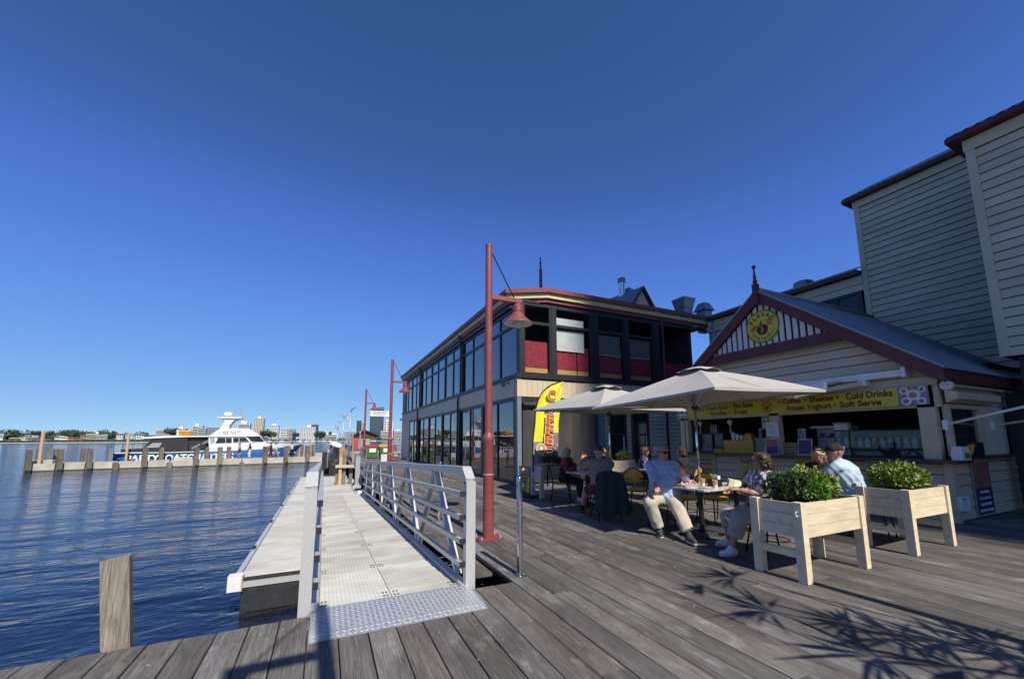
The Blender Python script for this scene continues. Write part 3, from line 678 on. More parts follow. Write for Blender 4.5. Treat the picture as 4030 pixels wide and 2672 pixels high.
# red velvet with gold fringe and roller blinds behind the panes: hung cloth with folds
def hung(name, mat, parent, x0, x1, y, z0, z1, amp=.012, per=.16):
    n = max(6, int((x1-x0)/per*4)); vs = []
    for i in range(n+1):
        x = x0+(x1-x0)*i/n; d = amp*math.sin(i/n*(x1-x0)/per*2*math.pi)+random.uniform(-.002, .002)
        vs += [(x, y+d, z0), (x, y+d, z1)]
    m_ = MB().add(vs, [(2*i, 2*i+2, 2*i+3, 2*i+1) for i in range(n)]); return m_.build(name, mat, parent, smooth=True)
cv = [(6.2, 7.16, 4.97), (7.5, 8.42, 4.92), (8.46, 8.96, 4.92), (9.36, 10.56, 4.92), (10.88, 12.1, 4.92)]
for a, b, zt_ in cv:
    c_ = thing('velvet_curtain', 'red half curtain with gold fringe, %s' % {6.2: 'nearest the building corner', 7.5: 'under the pale roller blind', 8.46: 'narrow one right of the roller blind', 9.36: 'first in the shaded windows', 10.88: 'last before the verandah'}[a], 'curtain', ((a+b)/2, 12.24, 3.8), group='red half curtains')
    hung('cloth', M['red_velvet'], c_, a, b, 12.25, 4.0, zt_, .010, .3); hung('fringe', M['gold_fringe'], c_, a, b, 12.246, 3.83, 4.0, .008, .12)
for a, b, z0, z1, lb in ((7.5, 8.75, 4.72, 5.5, 'pale roller blind half drawn in the sunlit front window'), (7.5, 8.75, 5.68, 5.95, 'short pale blind in the small top light of the sunlit front window'), (9.36, 10.5, 4.72, 5.5, 'roller blind in shade-darkened cloth in the third front window'), (10.88, 12.05, 4.72, 5.5, 'roller blind in shade-darkened cloth in the fourth front window')):
    o = thing('roller_blind', lb, 'blind', ((a+b)/2, 12.3, z0)); hung('sheet', M['blind_cloth'] if a < 9 else M['blind_cloth_shaded'], o, a, b, 12.205, z0, z1, .002, .5); MB().tube([(a, 12.205, z0), (b, 12.205, z0)], .012, 6).build('bottom_bar', M['lamp_white'], o)
# verandah recess on the right of the front
bx('verandah_floor', M['room_floor'], rb, 12.7, 15.4, 12.3, 16, 3.56, 3.62); bx('verandah_beam', M['black_frame'], rb, 12.55, 15.4, 12.05, 12.2, 3.45, 3.7)
for x in (13.4, 14.1, 14.8): bx('baluster_panel', M['red_velvet'], rb, x-.6, x+.05, 12.3, 12.33, 3.7, 4.7)
# front, ground floor
bx('front_beam', M['black_frame'], rb, 6.0, 9.3, 12.06, 12.24, 2.72, 2.945)
mb = MB(); mb.tube([(6.05, 12.0, 2.68), (9.2, 12.0, 2.66)], .07, 10); mb.build('rolled_blind', M['cafe_blind'], rb, smooth=True)
for a, b in ((6.06, 7.05), (7.06, 8.1), (8.11, 9.2)):
    n = 18; vs = []
    for i in range(n+1):
        x = a+(b-a)*i/n; d = .02*math.sin(i*1.1)+.012*math.sin(i*2.3+a); vs += [(x, 12.1+d, .05), (x, 12.1+d*.5, 1.4), (x, 12.1+d*.3, 2.72)]
    fs = [(3*i+j, 3*i+3+j, 3*i+4+j, 3*i+1+j) for i in range(n) for j in (0, 1)]
    MB().add(vs, fs).build('clear_blind', M['cafe_blind'], rb, smooth=True)
x = 6.015
while x < 9.2:
    bx('lining_board', M['cream_board'], rb, x, min(x+.198, 9.25), 12.055, 12.12, 2.965, 3.55); x += .204
bx('bottom_trim', M['cream_board'], rb, 6.015, 9.25, 12.035, 12.12, 2.947, 2.964)
x = 9.30
while x < 12.6:
    bx('lining_board', M['grey_board'], rb, x, min(x+.8, 12.62), 12.06, 12.12, 2.95, 3.58); x += .808
bx('post', M['blue_frame'], rb, 9.24, 9.46, 12.0, 12.2, 0, 2.94)
wins = []
for u0, u1, v0, v1 in ((250, 420, 525, 920), (470, 630, 515, 900)):
    a = P(*V2(u0, v1), y=12.0); b = P(*V2(u1, v1), y=12.0); c = P(*V2(u1, v0), y=12.0); wins.append((a[0], b[0], a[2]))
xs = [9.47, wins[0][0], wins[0][1], wins[1][0], wins[1][1], 15.3]
zsill = .62
for a, b in ((xs[0], xs[1]), (xs[2], xs[3]), (xs[4], xs[5])): boards_y(rb, M['grey_board'], 12.16, a, b, .03, 2.94, .155)
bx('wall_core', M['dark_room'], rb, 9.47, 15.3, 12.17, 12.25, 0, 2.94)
for k, (a, b) in enumerate(((xs[1], xs[2]), (xs[3], xs[4]))):
    boards_y(rb, M['grey_board'], 12.16, a, b, .03, zsill, .155); mb = MB()
    mb.box(a, a+.09, 12.08, 12.168, zsill, 2.94); mb.box(b-.09, b, 12.08, 12.168, zsill, 2.94); mb.box(a+.09, b-.09, 12.085, 12.168, zsill, zsill+.09); mb.box(a+.09, b-.09, 12.09, 12.168, 1.62, 1.69); mb.box(a-.03, b+.03, 12.04, 12.168, zsill-.05, zsill-.002)
    w = mb.build('sash_window', M['red_trim'], rb); bx('pane', M['boat_glass'], w, a+.09, b-.09, 12.13, 12.14, zsill+.09, 1.62); bx('pane', M['boat_glass'], w, a+.09, b-.09, 12.12, 12.13, 1.69, 2.9)
    bx('sash_bead', M['lamp_white'], w, b-.17, b-.14, 12.09, 12.12, zsill+.1, 1.6)
# eaves: dark soffit, fascia bands following the chamfered corner
def band(name, mat, off, z0, z1, th=.05):
    pts = [(5.72+off, 35.2), (5.72+off, 12.72+off*.6), (7.12, 11.98+off), (15.6, 11.98+off)]
    mb = MB()
    for (x0, y0), (x1, y1) in zip(pts, pts[1:]):
        d = np.array((x1-x0, y1-y0)); d = d/np.linalg.norm(d); nrm = np.array((-d[1], d[0]))*th
        mb.prism([(x0, y0, z0), (x1, y1, z0), (x1, y1, z1), (x0, y0, z1)], (nrm[0], nrm[1], 0))
    return mb.build(name, mat, rb)
band('gutter', M['red_paint'], -.0, 6.80, 6.96, .10); band('fascia', M['yellow_trim'], .10, 6.62, 6.79, .05); band('frieze', M['red_paint'], .17, 6.47, 6.615, .06)
band('lintel', M['black_frame'], .24, 6.30, 6.465, .06); band('soffit_lining', M['cream_trim'], .09, 6.615, 6.645, .4)
bx('roof_deck', M['roof_metal'], rb, 6.0, 15.5, 12.8, 35, 6.82, 6.9)
roof = MB(); zr = 8.3
roof.add([(5.8, 35.1, 6.95), (5.8, 12.75, 6.95), (7.15, 12.05, 6.95), (15.6, 12.05, 6.95), (15.6, 35.1, 6.95), (10.6, 17.5, zr), (10.6, 30, zr)], [(0, 1, 5, 6), (1, 2, 5), (2, 3, 5), (3, 4, 6, 5), (4, 0, 6)])
roof.build('roof', M['roof_metal'], rb)
# things standing on that roof
def onroof(u, v, y): return P(*R5(u, v), y=y)
a = onroof(310, 205, 16.0); t = thing('roof_finial', 'slim red finial spike on the restaurant roof', 'finial', (a[0], a[1], 7.0))
MB().box(a[0]-.055, a[0]+.055, a[1]-.055, a[1]+.055, 7.0, a[2]+.85).lathe([(.05, 0), (.09, .06), (.04, .14), (.05, .45), (.02, .6), (.06, .68), (.0, .75)], (a[0], a[1], a[2]+.85), 10).build('post', M['red_paint'], t)
a = onroof(1085, 315, 18.0); t = thing('flue_pipe', 'shiny round flue pipe with grey cap on the restaurant roof', 'flue', (a[0], a[1], 7.0))
MB().lathe([(.2, 7.0), (.2, a[2]+1.05)], (a[0], a[1], 0), 16).build('pipe', M['steel_polished'], t, smooth=True, angle=40); MB().lathe([(.23, a[2]+1.06), (.24, a[2]+1.3), (.18, a[2]+1.36), (0, a[2]+1.38)], (a[0], a[1], 0), 16).build('cap', M['roof_metal'], t, smooth=True, angle=40)
# gablet
a = onroof(1285, 370, 16.5); xg, yg = a[0], a[1]; t = thing('roof_gablet', 'small gabled roof vent with red barge boards above the restaurant eave', 'dormer', (xg, yg, 7.0)); zb = a[2]-.3
mb = MB(); mb.quad((xg-.95, yg, zb), (xg, yg, zb+1.45), (xg-.7, yg+4, zb+1.45), (xg-2.4, yg+4, zb)); mb.quad((xg+.95, yg, zb), (xg+.95, yg+4, zb), (xg-.7, yg+4, zb+1.45), (xg, yg, zb+1.45)); mb.build('roof', M['roof_metal'], t)
MB().prism([(xg-.8, yg+.1, zb), (xg+.8, yg+.1, zb), (xg, yg+.1, zb+1.25)], (0, .1, 0)).build('gable_wall', M['grey_board'], t)
mb = MB(); mb.beam((xg-.95, yg-.02, zb), (xg, yg-.02, zb+1.42), .08, .16, (0, 1, 0)); mb.beam((xg+.95, yg-.02, zb), (xg, yg-.02, zb+1.42), .08, .16, (0, 1, 0)); mb.build('barge_board', M['red_trim'], t)
MB().prism([(xg+.1, yg+1.2, zb+1.55), (xg+1.6, yg+1.2, zb+1.35), (xg+1.6, yg+1.2, zb+1.5), (xg+.1, yg+1.2, zb+1.85)], (0, .8, 0)).box(xg+.9, xg+1.4, yg+1.3, yg+1.8, zb, zb+1.34).build('cowl', M['roof_metal'], t)
for u, v, h, w, flare, lb in ((1670, 420, .85, .42, 1, 'square flared grey exhaust vent on the roof'), (1860, 430, .7, .38, 0, 'grey exhaust vent with flat hood on the roof')):
    a = onroof(u, v, 16.5); t = thing('roof_vent', lb, 'vent', (a[0], a[1], 7.0)); z = a[2]-.3
    bx('base', M['roof_metal'], t, a[0]-w*.8, a[0]+w*.8, a[1]-w*.8, a[1]+w*.8, z-1, z+h*.45)
    b, c = (w*.85, w*1.15) if flare else (w*1.15, w*.6)
    MB().add([(a[0]+i*b, a[1]+j*b, z+h*.47) for i, j in ((-1, -1), (1, -1), (1, 1), (-1, 1))]+[(a[0]+i*c, a[1]+j*c, z+h*1.2) for i, j in ((-1, -1), (1, -1), (1, 1), (-1, 1))], [(3, 2, 1, 0), (4, 5, 6, 7), (0, 1, 5, 4), (1, 2, 6, 5), (2, 3, 7, 6), (3, 0, 4, 7)]).build('hood', M['roof_metal'], t)
for (x, y, z, lb) in ((5.80, 12.75, 3.46, 'black dome security camera at the near corner of the restaurant'), (5.80, 33.9, 3.2, 'black security camera at the far end of the restaurant')):
    t = thing('security_camera', lb, 'camera', (x, y, z)); MB().box(x-.16, x+.05, y-.03, y+.03, z, z+.05).build('bracket', M['black_frame'], t); MB().lathe([(0, -.13), (.06, -.11), (.085, -.04), (.085, .0), (0, .0)], (x-.16, y, z), 12).build('dome', M['black_frame'], t, smooth=True, angle=50)
# curtains seen in the ground floor glass
for y0, y1, lb in ((27.2, 28.0, 'pale curtain gathered behind the farthest ground floor glass'), (24.0, 24.5, 'pale narrow curtain behind the middle ground floor glass')):
    t = thing('window_drape', lb, 'curtain', (6.2, y0, 0)); n = 24
    MB().add([q for i in range(n+1) for q in ((6.2+.05*math.sin(i*1.3), y0+(y1-y0)*i/n, .05), (6.2+.04*math.sin(i*1.3), y0+(y1-y0)*i/n, 2.8))], [(2*i, 2*i+2, 2*i+3, 2*i+1) for i in range(n)]).build('cloth', M['blind_cloth'], t, smooth=True)

# ---------------------------------------------------------------- rear wing between restaurant and tower block
cw = thing('rear_wing', 'grey roofed rear wing with cream frieze and dark window between kiosk and restaurant', 'building', (17, 9, 0))
bx('wall', M['dark_room'], cw, 15.56, 15.7, 6.3, 12.1, 2.4, 6.9)
boards_x(cw, M['grey_board'], 15.56, 8.95, 12.05, 4.6, 6.2, .2)
bx('wall_panel', M['dark_room'], cw, 15.52, 15.555, 6.3, 8.95, 4.6, 5.3)
bx('frieze', M['cream_trim'], cw, 15.47, 15.555, 6.3, 12.02, 6.21, 6.42); bx('frieze', M['cream_trim'], cw, 15.44, 15.555, 6.3, 12.02, 6.43, 6.70)
mb = MB(); mb.box(15.46, 15.56, 6.35, 6.5, 5.3, 6.2); mb.box(15.46, 15.56, 8.75, 8.93, 5.3, 6.2); mb.box(15.46, 15.56, 6.5, 8.75, 6.1, 6.2); mb.box(15.46, 15.56, 6.5, 8.75, 5.3, 5.42); mb.box(15.47, 15.555, 7.02, 7.12, 5.42, 6.1)
w = mb.build('window', M['black_frame'], cw); bx('pane', M['boat_glass'], w, 15.51, 15.52, 6.5, 7.02, 5.42, 6.1); bx('pane', M['boat_glass'], w, 15.51, 15.52, 7.12, 8.75, 5.42, 6.1)
bx('gutter', M['red_trim'], cw, 15.22, 15.38, 6.32, 11.8, 6.72, 6.86); corrugated('roof', M['roof_metal'], cw, (15.3, 6.3, 6.90), (15.3, 12.3, 6.90), (18.6, 6.3, 8.1), .2, .015)
MB().tube([(15.42, 11.75, 6.7), (15.42, 11.75, 4.6)], .05, 8).build('downpipe', M['galvanised'], cw, smooth=True)
a = P(*R6(1350, 130), x=17.3); t = thing('roof_ventilator', 'low round metal ventilator on the rear wing roof', 'vent', tuple(a)); MB().lathe([(.34, -.5), (.34, -.1), (.22, -.04), (0, -.02)], a, 16).build('cap', M['roof_metal'], t, smooth=True, angle=40)

# ---------------------------------------------------------------- tall weatherboard blocks
ta = thing('weatherboard_block', 'tall grey weatherboard block with dark red gutter behind the kiosk roof', 'building', (15.5, 4, 0))
bx('wall_core', M['dark_beam'], ta, 15.535, 19.5, .2, 6.28, 2.5, 9.2)  # core coloured dark so the board gaps read as shadow lines
boards_x(ta, M['grey_board'], 15.53, .3, 6.16, 3.2, 8.98, .2); bx('corner_board', M['grey_board'], ta, 15.485, 15.53, 6.16, 6.30, 3.2, 8.98); 
bx('fascia', M['cream_trim'], ta, 15.47, 15.53, .2, 6.32, 8.985, 9.22); MB().box(15.27, 15.37, -.2, 6.52, 9.22, 9.33).box(15.37, 19.6, 6.42, 6.52, 9.22, 9.33).build('gutter', M['red_trim'], ta); bx('soffit', M['red_trim'], ta, 15.37, 19.5, .2, 6.42, 9.235, 9.25)
corrugated('roof', M['zinc_roof'], ta, (15.28, -1, 9.35), (15.28, 6.5, 9.35), (17.6, -1, 10.6), .16, .02)
mb = MB(); mb.quad((15.28, 6.5, 9.35), (19.6, 6.5, 9.35), (17.6, 3.6, 10.6)); mb.build('roof_hip', M['zinc_roof'], ta)
tb = thing('weatherboard_block', 'nearest tall pale grey weatherboard block at the right edge, overhanging', 'building', (12.5, 0, 0))
bx('wall_core', M['dark_beam'], tb, 12.535, 15.0, -7, 2.98, 3.12, 7.95)  # dark core again paints the shadow lines between these boards
boards_x(tb, M['grey_board'], 12.53, -7, 2.86, 3.12, 7.72, .2); bx('corner_board', M['grey_board'], tb, 12.485, 12.53, 2.86, 3.0, 3.12, 7.72)
bx('fascia', M['cream_trim'], tb, 12.47, 12.53, -7, 3.02, 7.725, 7.98); MB().box(12.25, 12.35, -7, 3.22, 7.99, 8.09).box(12.35, 15, 3.12, 3.22, 7.99, 8.09).build('gutter', M['red_trim'], tb); bx('soffit', M['red_trim'], tb, 12.35, 15, -7, 3.12, 7.995, 8.01)
corrugated('roof', M['zinc_roof'], tb, (12.26, -7, 8.11), (12.26, 3.2, 8.11), (14.5, -7, 9.3), .16, .02)
MB().quad((12.26, 3.2, 8.11), (16, 3.2, 8.11), (14.5, .4, 9.3)).build('roof_hip', M['zinc_roof'], tb)
for (x, y) in ((12.65, 2.8), (12.65, -1.5), (12.65, -6)): bx('column', M['black_frame'], tb, x, x+.3, y-.3, y, 0, 3.1)
bx('undercroft_wall', M['dark_room'], tb, 14.9, 15.1, -7, 2.98, 0, 3.1); bx('link_wall', M['dark_room'], tb, 12.95, 15.5, 3.30, 3.40, 0, 3.1)
# ---------------------------------------------------------------- office tower behind the camera whose shade lies over the kiosk
tw = thing('office_tower', 'tall stone office tower far behind the photographer shading the kiosk', 'building', (30, -80, 0))
xe = 8.80+.04*(95+2.6)
bx('wall', M['tower_stone'], tw, xe, xe+60, -95, -70, 0, 118)
for k in range(28): bx('window_band', M['far_window'], tw, xe+2, xe+58, -69.98, -69.9, 3+k*4, 5.4+k*4)
# ================================================================== KIOSK
kk = thing('food_kiosk', 'cream weatherboard food kiosk with gabled roof, red barge boards and yellow banner', 'kiosk', (10.2, 6.2, 0))
GY, GZ, GS = 6.18, 5.22, .79
def rz_(y): return GZ-GS*abs(y-GY)
KX = 10.17
boards_x(kk, M['cream_board'], KX, 3.30, 9.12, .03, 1.02, .2)
bx('wall_core', M['dark_room'], kk, 10.175, 10.28, 3.24, 9.12, 0, 1.02); bx('side_core', M['dark_room'], kk, 10.2, 12.5, 3.24, 3.34, 0, 1.10)
bx('base_trim', M['cream_board'], kk, 10.13, 10.17, 3.2, 9.14, 0, .028)
for (a, b, nm) in ((3.19, 3.31, 'corner_post'), (8.98, 9.13, 'corner_post')): bx(nm, M['cream_board'], kk, 10.125, 10.26, a, b, 0, 1.028)
for (a, b) in ((3.30, 3.54), (6.10, 6.33), (8.84, 8.93), (8.97, 9.12)): bx('window_post', M['cream_board'], kk, 10.12, 10.27, a, b, 1.095, 2.6)
bx('counter', M['counter_timber'], kk, 9.90, 10.56, 3.05, 9.18, 1.03, 1.092); bx('counter', M['counter_timber'], kk, 10.57, 12.9, 2.98, 3.34, 1.10, 1.145)
bx('awning_board', M['cream_board'], kk, 10.11, 10.24, 3.22, 9.14, 2.46, 2.62); bx('header', M['cream_board'], kk, 10.12, 10.24, 3.22, 9.14, 2.05, 2.455)
# wall in the gable: boards cut by the roof slope
def gclip(z, t):
    h0 = (GZ-.12-z)/GS; h1 = (GZ-.12-t)/GS
    f = lambda h: (max(GY-h, 3.22), min(GY+h, 9.14)); return (f(h0), f(h1))
boards_x(kk, M['grey_board'], KX, 0, 0, 2.63, 3.72, .2, gclip)
bx('gable_core', M['dark_room'], kk, 10.18, 10.24, 3.3, 9.1, 2.62, 2.9)
MB().prism([(10.18, GY-2.2, 2.9), (10.18, GY+2.2, 2.9), (10.18, GY+1.6, 3.75), (10.18, GY, GZ-.2), (10.18, GY-1.6, 3.75)], (.05, 0, 0)).build('gable_core', M['dark_room'], kk)
# slatted gable screen
n = 19
for i in range(n):
    y = 4.78 + i*(7.56-4.78)/(n-1); zt = rz_(y)-.29
    if zt < 3.86: zt = 3.90
    w = .05
    MB().add([(9.90, y-w, 3.79), (9.935, y-w, 3.79), (9.935, y+w, 3.79), (9.90, y+w, 3.79), (9.90, y-w, max(3.82, rz_(y-w)-.29)), (9.935, y-w, max(3.82, rz_(y-w)-.29)), (9.935, y+w, max(3.82, rz_(y+w)-.29)), (9.90, y+w, max(3.82, rz_(y+w)-.29))],
             [(0, 3, 2, 1), (4, 5, 6, 7), (0, 1, 5, 4), (1, 2, 6, 5), (2, 3, 7, 6), (3, 0, 4, 7)]).build('gable_slat', M['white_slat'], kk)
MB().prism([(9.98, 4.6, 3.75), (9.98, 7.76, 3.75), (9.98, GY, 4.98)], (.03, 0, 0)).build('screen_back', M['dark_room'], kk)
MB().prism([(9.86, 4.44, 3.56), (9.86, 7.92, 3.56), (9.86, 7.62, 3.80), (9.86, 4.74, 3.80)], (.10, 0, 0)).build('tie_beam', M['red_trim'], kk)
for s in (-1, 1):
    ye = GY+s*3.16
    MB().prism([(9.80, GY, GZ), (9.80, ye, rz_(ye)), (9.80, ye, rz_(ye)-.27), (9.80, ye-s*.2, rz_(ye)-.15), (9.80, GY, GZ-.28)], (.055, 0, 0)).build('barge_board', M['red_trim'], kk)
    MB().prism([(9.775, GY, GZ+.045), (9.775, ye+s*.03, rz_(ye)+.02), (9.775, ye+s*.03, rz_(ye)-.03), (9.775, GY, GZ-.005)], (.09, 0, 0)).build('roof_capping', M['zinc_roof'], kk)
    ya = GY+s*3.2; a = (9.80, ya, rz_(ya)+.01); b = (15.5, ya, rz_(ya)+.01); c = (9.80, GY, GZ+.02)
    corrugated('roof', M['roof_metal'], kk, a, b, c, .10, .012)
    MB().prism([(9.86, ye, rz_(ye)-.03), (9.86, ye, rz_(ye)-.20), (9.86, ye-s*.05, rz_(ye)-.22), (9.86, ye-s*.12, rz_(ye)-.1)], (5.6, 0, 0)).build('gutter', M['red_trim'], kk)
MB().tube([(9.78, GY, GZ+.05), (15.5, GY, GZ+.05)], .06, 8).build('ridge_cap', M['zinc_roof'], kk, smooth=True)
fi = MB(); fi.box(9.74, 9.86, GY-.06, GY+.06, 4.86, 5.40); fi.lathe([(.06, 5.40), (.04, 5.43), (.065, 5.47), (.03, 5.51), (.04, 5.56), (.022, 5.72), (.018, 5.80), (.045, 5.84), (.05, 5.87), (.03, 5.905), (0, 5.91)], (9.80, GY, 0), 12); fi.build('finial', M['red_trim'], kk, smooth=True, angle=40)
bx('ceiling', M['interior_wall'], kk, 10.25, 14, 3.25, 9.12, 2.62, 2.66)
# right-hand side of the kiosk
boards_y(kk, M['cream_board'], 3.235, 10.27, 13.3, .03, 1.09, .2); boards_y(kk, M['cream_board'], 3.235, 10.1, 13.3, 2.12, 2.72, .2); bx('side_core', M['dark_room'], kk, 10.3, 13.3, 3.24, 3.3, 2.1, 2.7)
mb = MB(); mb.box(10.27, 10.36, 3.17, 3.26, 1.15, 2.1); mb.box(11.62, 11.80, 3.17, 3.26, 1.15, 2.1); mb.box(10.36, 11.62, 3.17, 3.26, 2.02, 2.1); w = mb.build('side_window', M['cream_board'], kk); bx('pane', M['pane'], w, 10.36, 11.62, 3.22, 3.226, 1.15, 2.02)
bx('side_panel', M['grey_board'], kk, 11.81, 12.9, 3.18, 3.26, 1.15, 2.1)
# inside
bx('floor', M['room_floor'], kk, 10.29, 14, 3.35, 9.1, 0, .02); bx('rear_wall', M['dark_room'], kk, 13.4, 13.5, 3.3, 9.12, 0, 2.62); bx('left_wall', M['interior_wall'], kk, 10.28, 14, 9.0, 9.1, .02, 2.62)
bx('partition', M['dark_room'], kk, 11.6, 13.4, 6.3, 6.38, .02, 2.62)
# cupboards and a shelf deep inside
sh = thing('shelf_unit', 'dark shelf unit at the back of the kiosk', 'shelf', (12.9, 5, 0)); MB().box(12.9, 13.35, 3.8, 6.2, .02, .9).build('cabinet', M['machine'], sh); MB().box(13.0, 13.35, 3.8, 6.2, 1.5, 1.53).build('shelf', M['galvanised'], sh); 

# ---- banner
FWx, FWy = FW
bn = thing('banner_sign', 'long yellow banner sign listing street food, coffee and frozen yoghurt across the kiosk front', 'sign', (10.06, 6.2, 2.1))
ysplit = 6.62
bx('panel', M['sign_lime'], bn, 10.06, 10.085, 6.42, 8.745, 2.10, 2.45); bx('panel', M['sign_yellow'], bn, 10.06, 10.085, 3.775, 6.418, 2.10, 2.45)
for (a, b) in ((8.75, 9.17), (3.34, 3.77)):
    p = bx('food_picture', M['food_purple'], bn, 10.06, 10.085, a, b, 2.10, 2.45)
    for (dy, dz, r) in ((.10, .07, .085), (.32, .08, .09), (.21, .19, .10), (.08, .29, .08), (.34, .28, .085)):
        y, z = a+dy, 2.10+dz
        r = min(r, dz-.004, .35-dz-.004, dy-.004, (b-a)-dy-.004) if True else r
        MB().lathe([(r, 10.0585), (r*.9, 10.0560), (0, 10.0555)], (0, y, z), 18, 'x').build('plate', M['letter_white'], p)
        MB().lathe([(r*.62, 10.0552), (r*.3, 10.0500), (0, 10.0490)], (0, y+.004, z), 10, 'x').build('food', random.choice([M['poster_food'], M['leaf_fern'], M['kraft'], M['letter_red']]), p)
bx('trim', M['poster_frame'], bn, 10.05, 10.09, 3.33, 9.18, 2.451, 2.462)
TX = 10.0585
def bt(s, y, z, size, mat, off=.006, w=None): return letters(s, M[mat], bn, (TX, y, z), FWx, FWy, size, off, width=w)
bt('\u2022 BBQ Street Food \u2022', 7.92, 2.35, .165, 'letter_maroon', .003, 1.22); bt('Dim Sums', 6.96, 2.355, .172, 'letter_maroon', .006, .56)
bt('Noodles \u2022', 7.66, 2.195, .165, 'letter_maroon', .004, .62); bt('Soups', 7.04, 2.20, .165, 'letter_maroon', .005, .38)
bt('\u2022 Coffee', 5.78, 2.362, .172, 'letter_maroon', .005, .52); bt('\u2022 Shakes \u2022', 5.10, 2.362, .172, 'letter_maroon', .005, .70); bt('Cold Drinks', 4.24, 2.362, .185, 'letter_maroon', .006, .78)
bt('Frozen Yoghurt \u2022', 5.34, 2.195, .172, 'letter_maroon', .006, 1.02); bt('Soft Serve', 4.40, 2.195, .172, 'letter_maroon', .006, .72)

# ---- round emblem, reused on gable, banner and flag
def arc_text(s, parent, mat, c, xd, yd, r, size, a_mid, span, inward=False, off=0.):
    xd = np.array(xd, float); yd = np.array(yd, float); k = len(s)
    for i, ch in enumerate(s):
        if ch == ' ': continue
        a = a_mid + (span/2-span*i/(k-1) if not inward else -span/2+span*i/(k-1)); up = np.array((math.cos(a), math.sin(a))) * (-1 if inward else 1)
        p = np.array(c, float)+xd*r*math.cos(a)+yd*r*math.sin(a); U = xd*up[0]+yd*up[1]; X = xd*up[1]-yd*up[0]
        letters(ch, mat, parent, p, X, U, size, off, ext=.001)
def emblem(parent, c, xd, yd, R, bgm, rim, dark, red):
    c = np.array(c, float); xd = np.array(xd, float); yd = np.array(yd, float); nd = np.cross(xd, yd)
    def disc(name, r0, r1, h, mat, n=40):
        mb = MB(); vs = []
        for k in range(n):
            a = 2*math.pi*k/n; e = xd*math.cos(a)+yd*math.sin(a); vs += [c+e*r0+nd*h, c+e*r1+nd*h]
        fs = [(2*k, 2*k+1, (2*k+3) % (2*n), (2*k+2) % (2*n)) for k in range(n)]; return mb.add(vs, fs).build(name, mat, parent)
    disc('emblem_ring', R*.93, R*.985, .003, rim)
    def poly(name, pts, h, mat): return MB().prism([c+xd*x*R+yd*y*R+nd*h for x, y in pts], nd*.002).build(name, mat, parent)
    poly('flame', [(-.05, -.52), (-.24, -.44), (-.34, -.25), (-.33, -.02), (-.25, .10), (-.23, -.04), (-.14, .10), (-.13, .22), (-.02, .38), (-.01, .20), (.10, .08), (.19, .10), (.27, -.02), (.33, .02), (.34, -.20), (.26, -.42), (.12, -.52)], .004, dark)
    poly('flame_core', [(-.03, -.48), (-.10, -.32), (-.06, -.14), (-.10, .02), (-.03, .22), (.03, .06), (.02, -.10), (.10, -.14), (.12, -.22), (.04, -.24), (.10, -.32), (.04, -.34), (.02, -.48)], .008, red)
    for s in (-1, 1):
        for q in (0, 1):
            a0 = np.array((s*(.42+.14*q), .05-.30*q if s < 0 else .12-.22*q)); a1 = a0+np.array((s*.02, 0))
            d = np.array((s*.30, .20 if s > 0 else -.30)); d = d*(1 if s > 0 else 1)
            if s < 0: p0, p1 = np.array((-.78+.14*q, -.22-.06*q)), np.array((-.40+.10*q, .16-.03*q))
            else: p0, p1 = np.array((.18+.02*q, .36-.15*q)), np.array((.78-.08*q, .18-.20*q))
            u = (p1-p0)/np.linalg.norm(p1-p0); w = np.array((-u[1], u[0]))
            poly('skewer', [p0+w*.012, p1+w*.012, p1-w*.012, p0-w*.012], .004, rim)
            m0, m1 = p0+(p1-p0)*.22, p0+(p1-p0)*.78
            poly('skewer_meat', [m0+w*.05, m0+(m1-m0)*.3+w*.075, m0+(m1-m0)*.6+w*.055, m1+w*.065, m1-w*.05, m0+(m1-m0)*.5-w*.07, m0-w*.055], .0065, red)
    arc_text('FLAVAZ', parent, rim, c+nd*.004, xd, yd, R*.70, R*.34, R_(93), R_(118), off=R*.012)
    arc_text('Filipino Grill', parent, rim, c+nd*.004, xd, yd, R*.72, R*.22, R_(-84), R_(118), True, off=R*.006)
gr = thing('round_sign', 'round yellow grill sign with flame emblem on the kiosk gable', 'sign', (9.84, 6.14, 4.29))
MB().lathe([(.42, 9.895), (.42, 9.868), (0, 9.868)], (0, 6.14, 4.29), 40, 'x').build('disc', M['sign_lime'], gr)
emblem(gr, (9.867, 6.14, 4.29), FWx, FWy, .42, None, M['sign_maroon'], M['letter_black'], M['letter_red'])
emblem(bn, (10.058, 6.32, 2.27), FWx, FWy, .145, None, M['letter_maroon'], M['letter_maroon'], M['letter_red'])

# ---- posters under the counter
def poster(y0, y1, z0, z1, lines, label, mat='poster_yellow', size=.08):
    t = thing('poster_board', label, 'poster', (10.13, (y0+y1)/2, z0)); bx('frame', M['poster_frame'], t, 10.118, 10.135, y0-.02, y1+.02, z0-.02, z1+.02); bx('print', M[mat], t, 10.112, 10.1175, y0, y1, z0, z1)
    for i, s in enumerate(lines): letters(s, M['letter_purple'], t, (10.110, (y0+y1)/2, z1-.13-i*size*1.35), FWx, FWy, size, .005, width=min((y1-y0)*.9, len(s)*size*.72))
    mb = MB()
    for k in range(7): mb.lathe([(.055, 10.1105), (.03, 10.106), (0, 10.105)], (0, (y0+y1)/2+(k-3)*.06, z0+.09+.03*(k % 2)), 9, 'x')
    tag(mb.build('food_print', M['poster_food'], t), kind='stuff'); return t
poster(7.98, 8.62, .50, 1.0, ['FILIPINO', 'DESSERTS'], 'yellow desserts poster under the left end of the kiosk counter')
poster(6.52, 7.23, .50, 1.0, ['STREET FOOD'], 'yellow street food poster under the counter behind the curly haired woman')
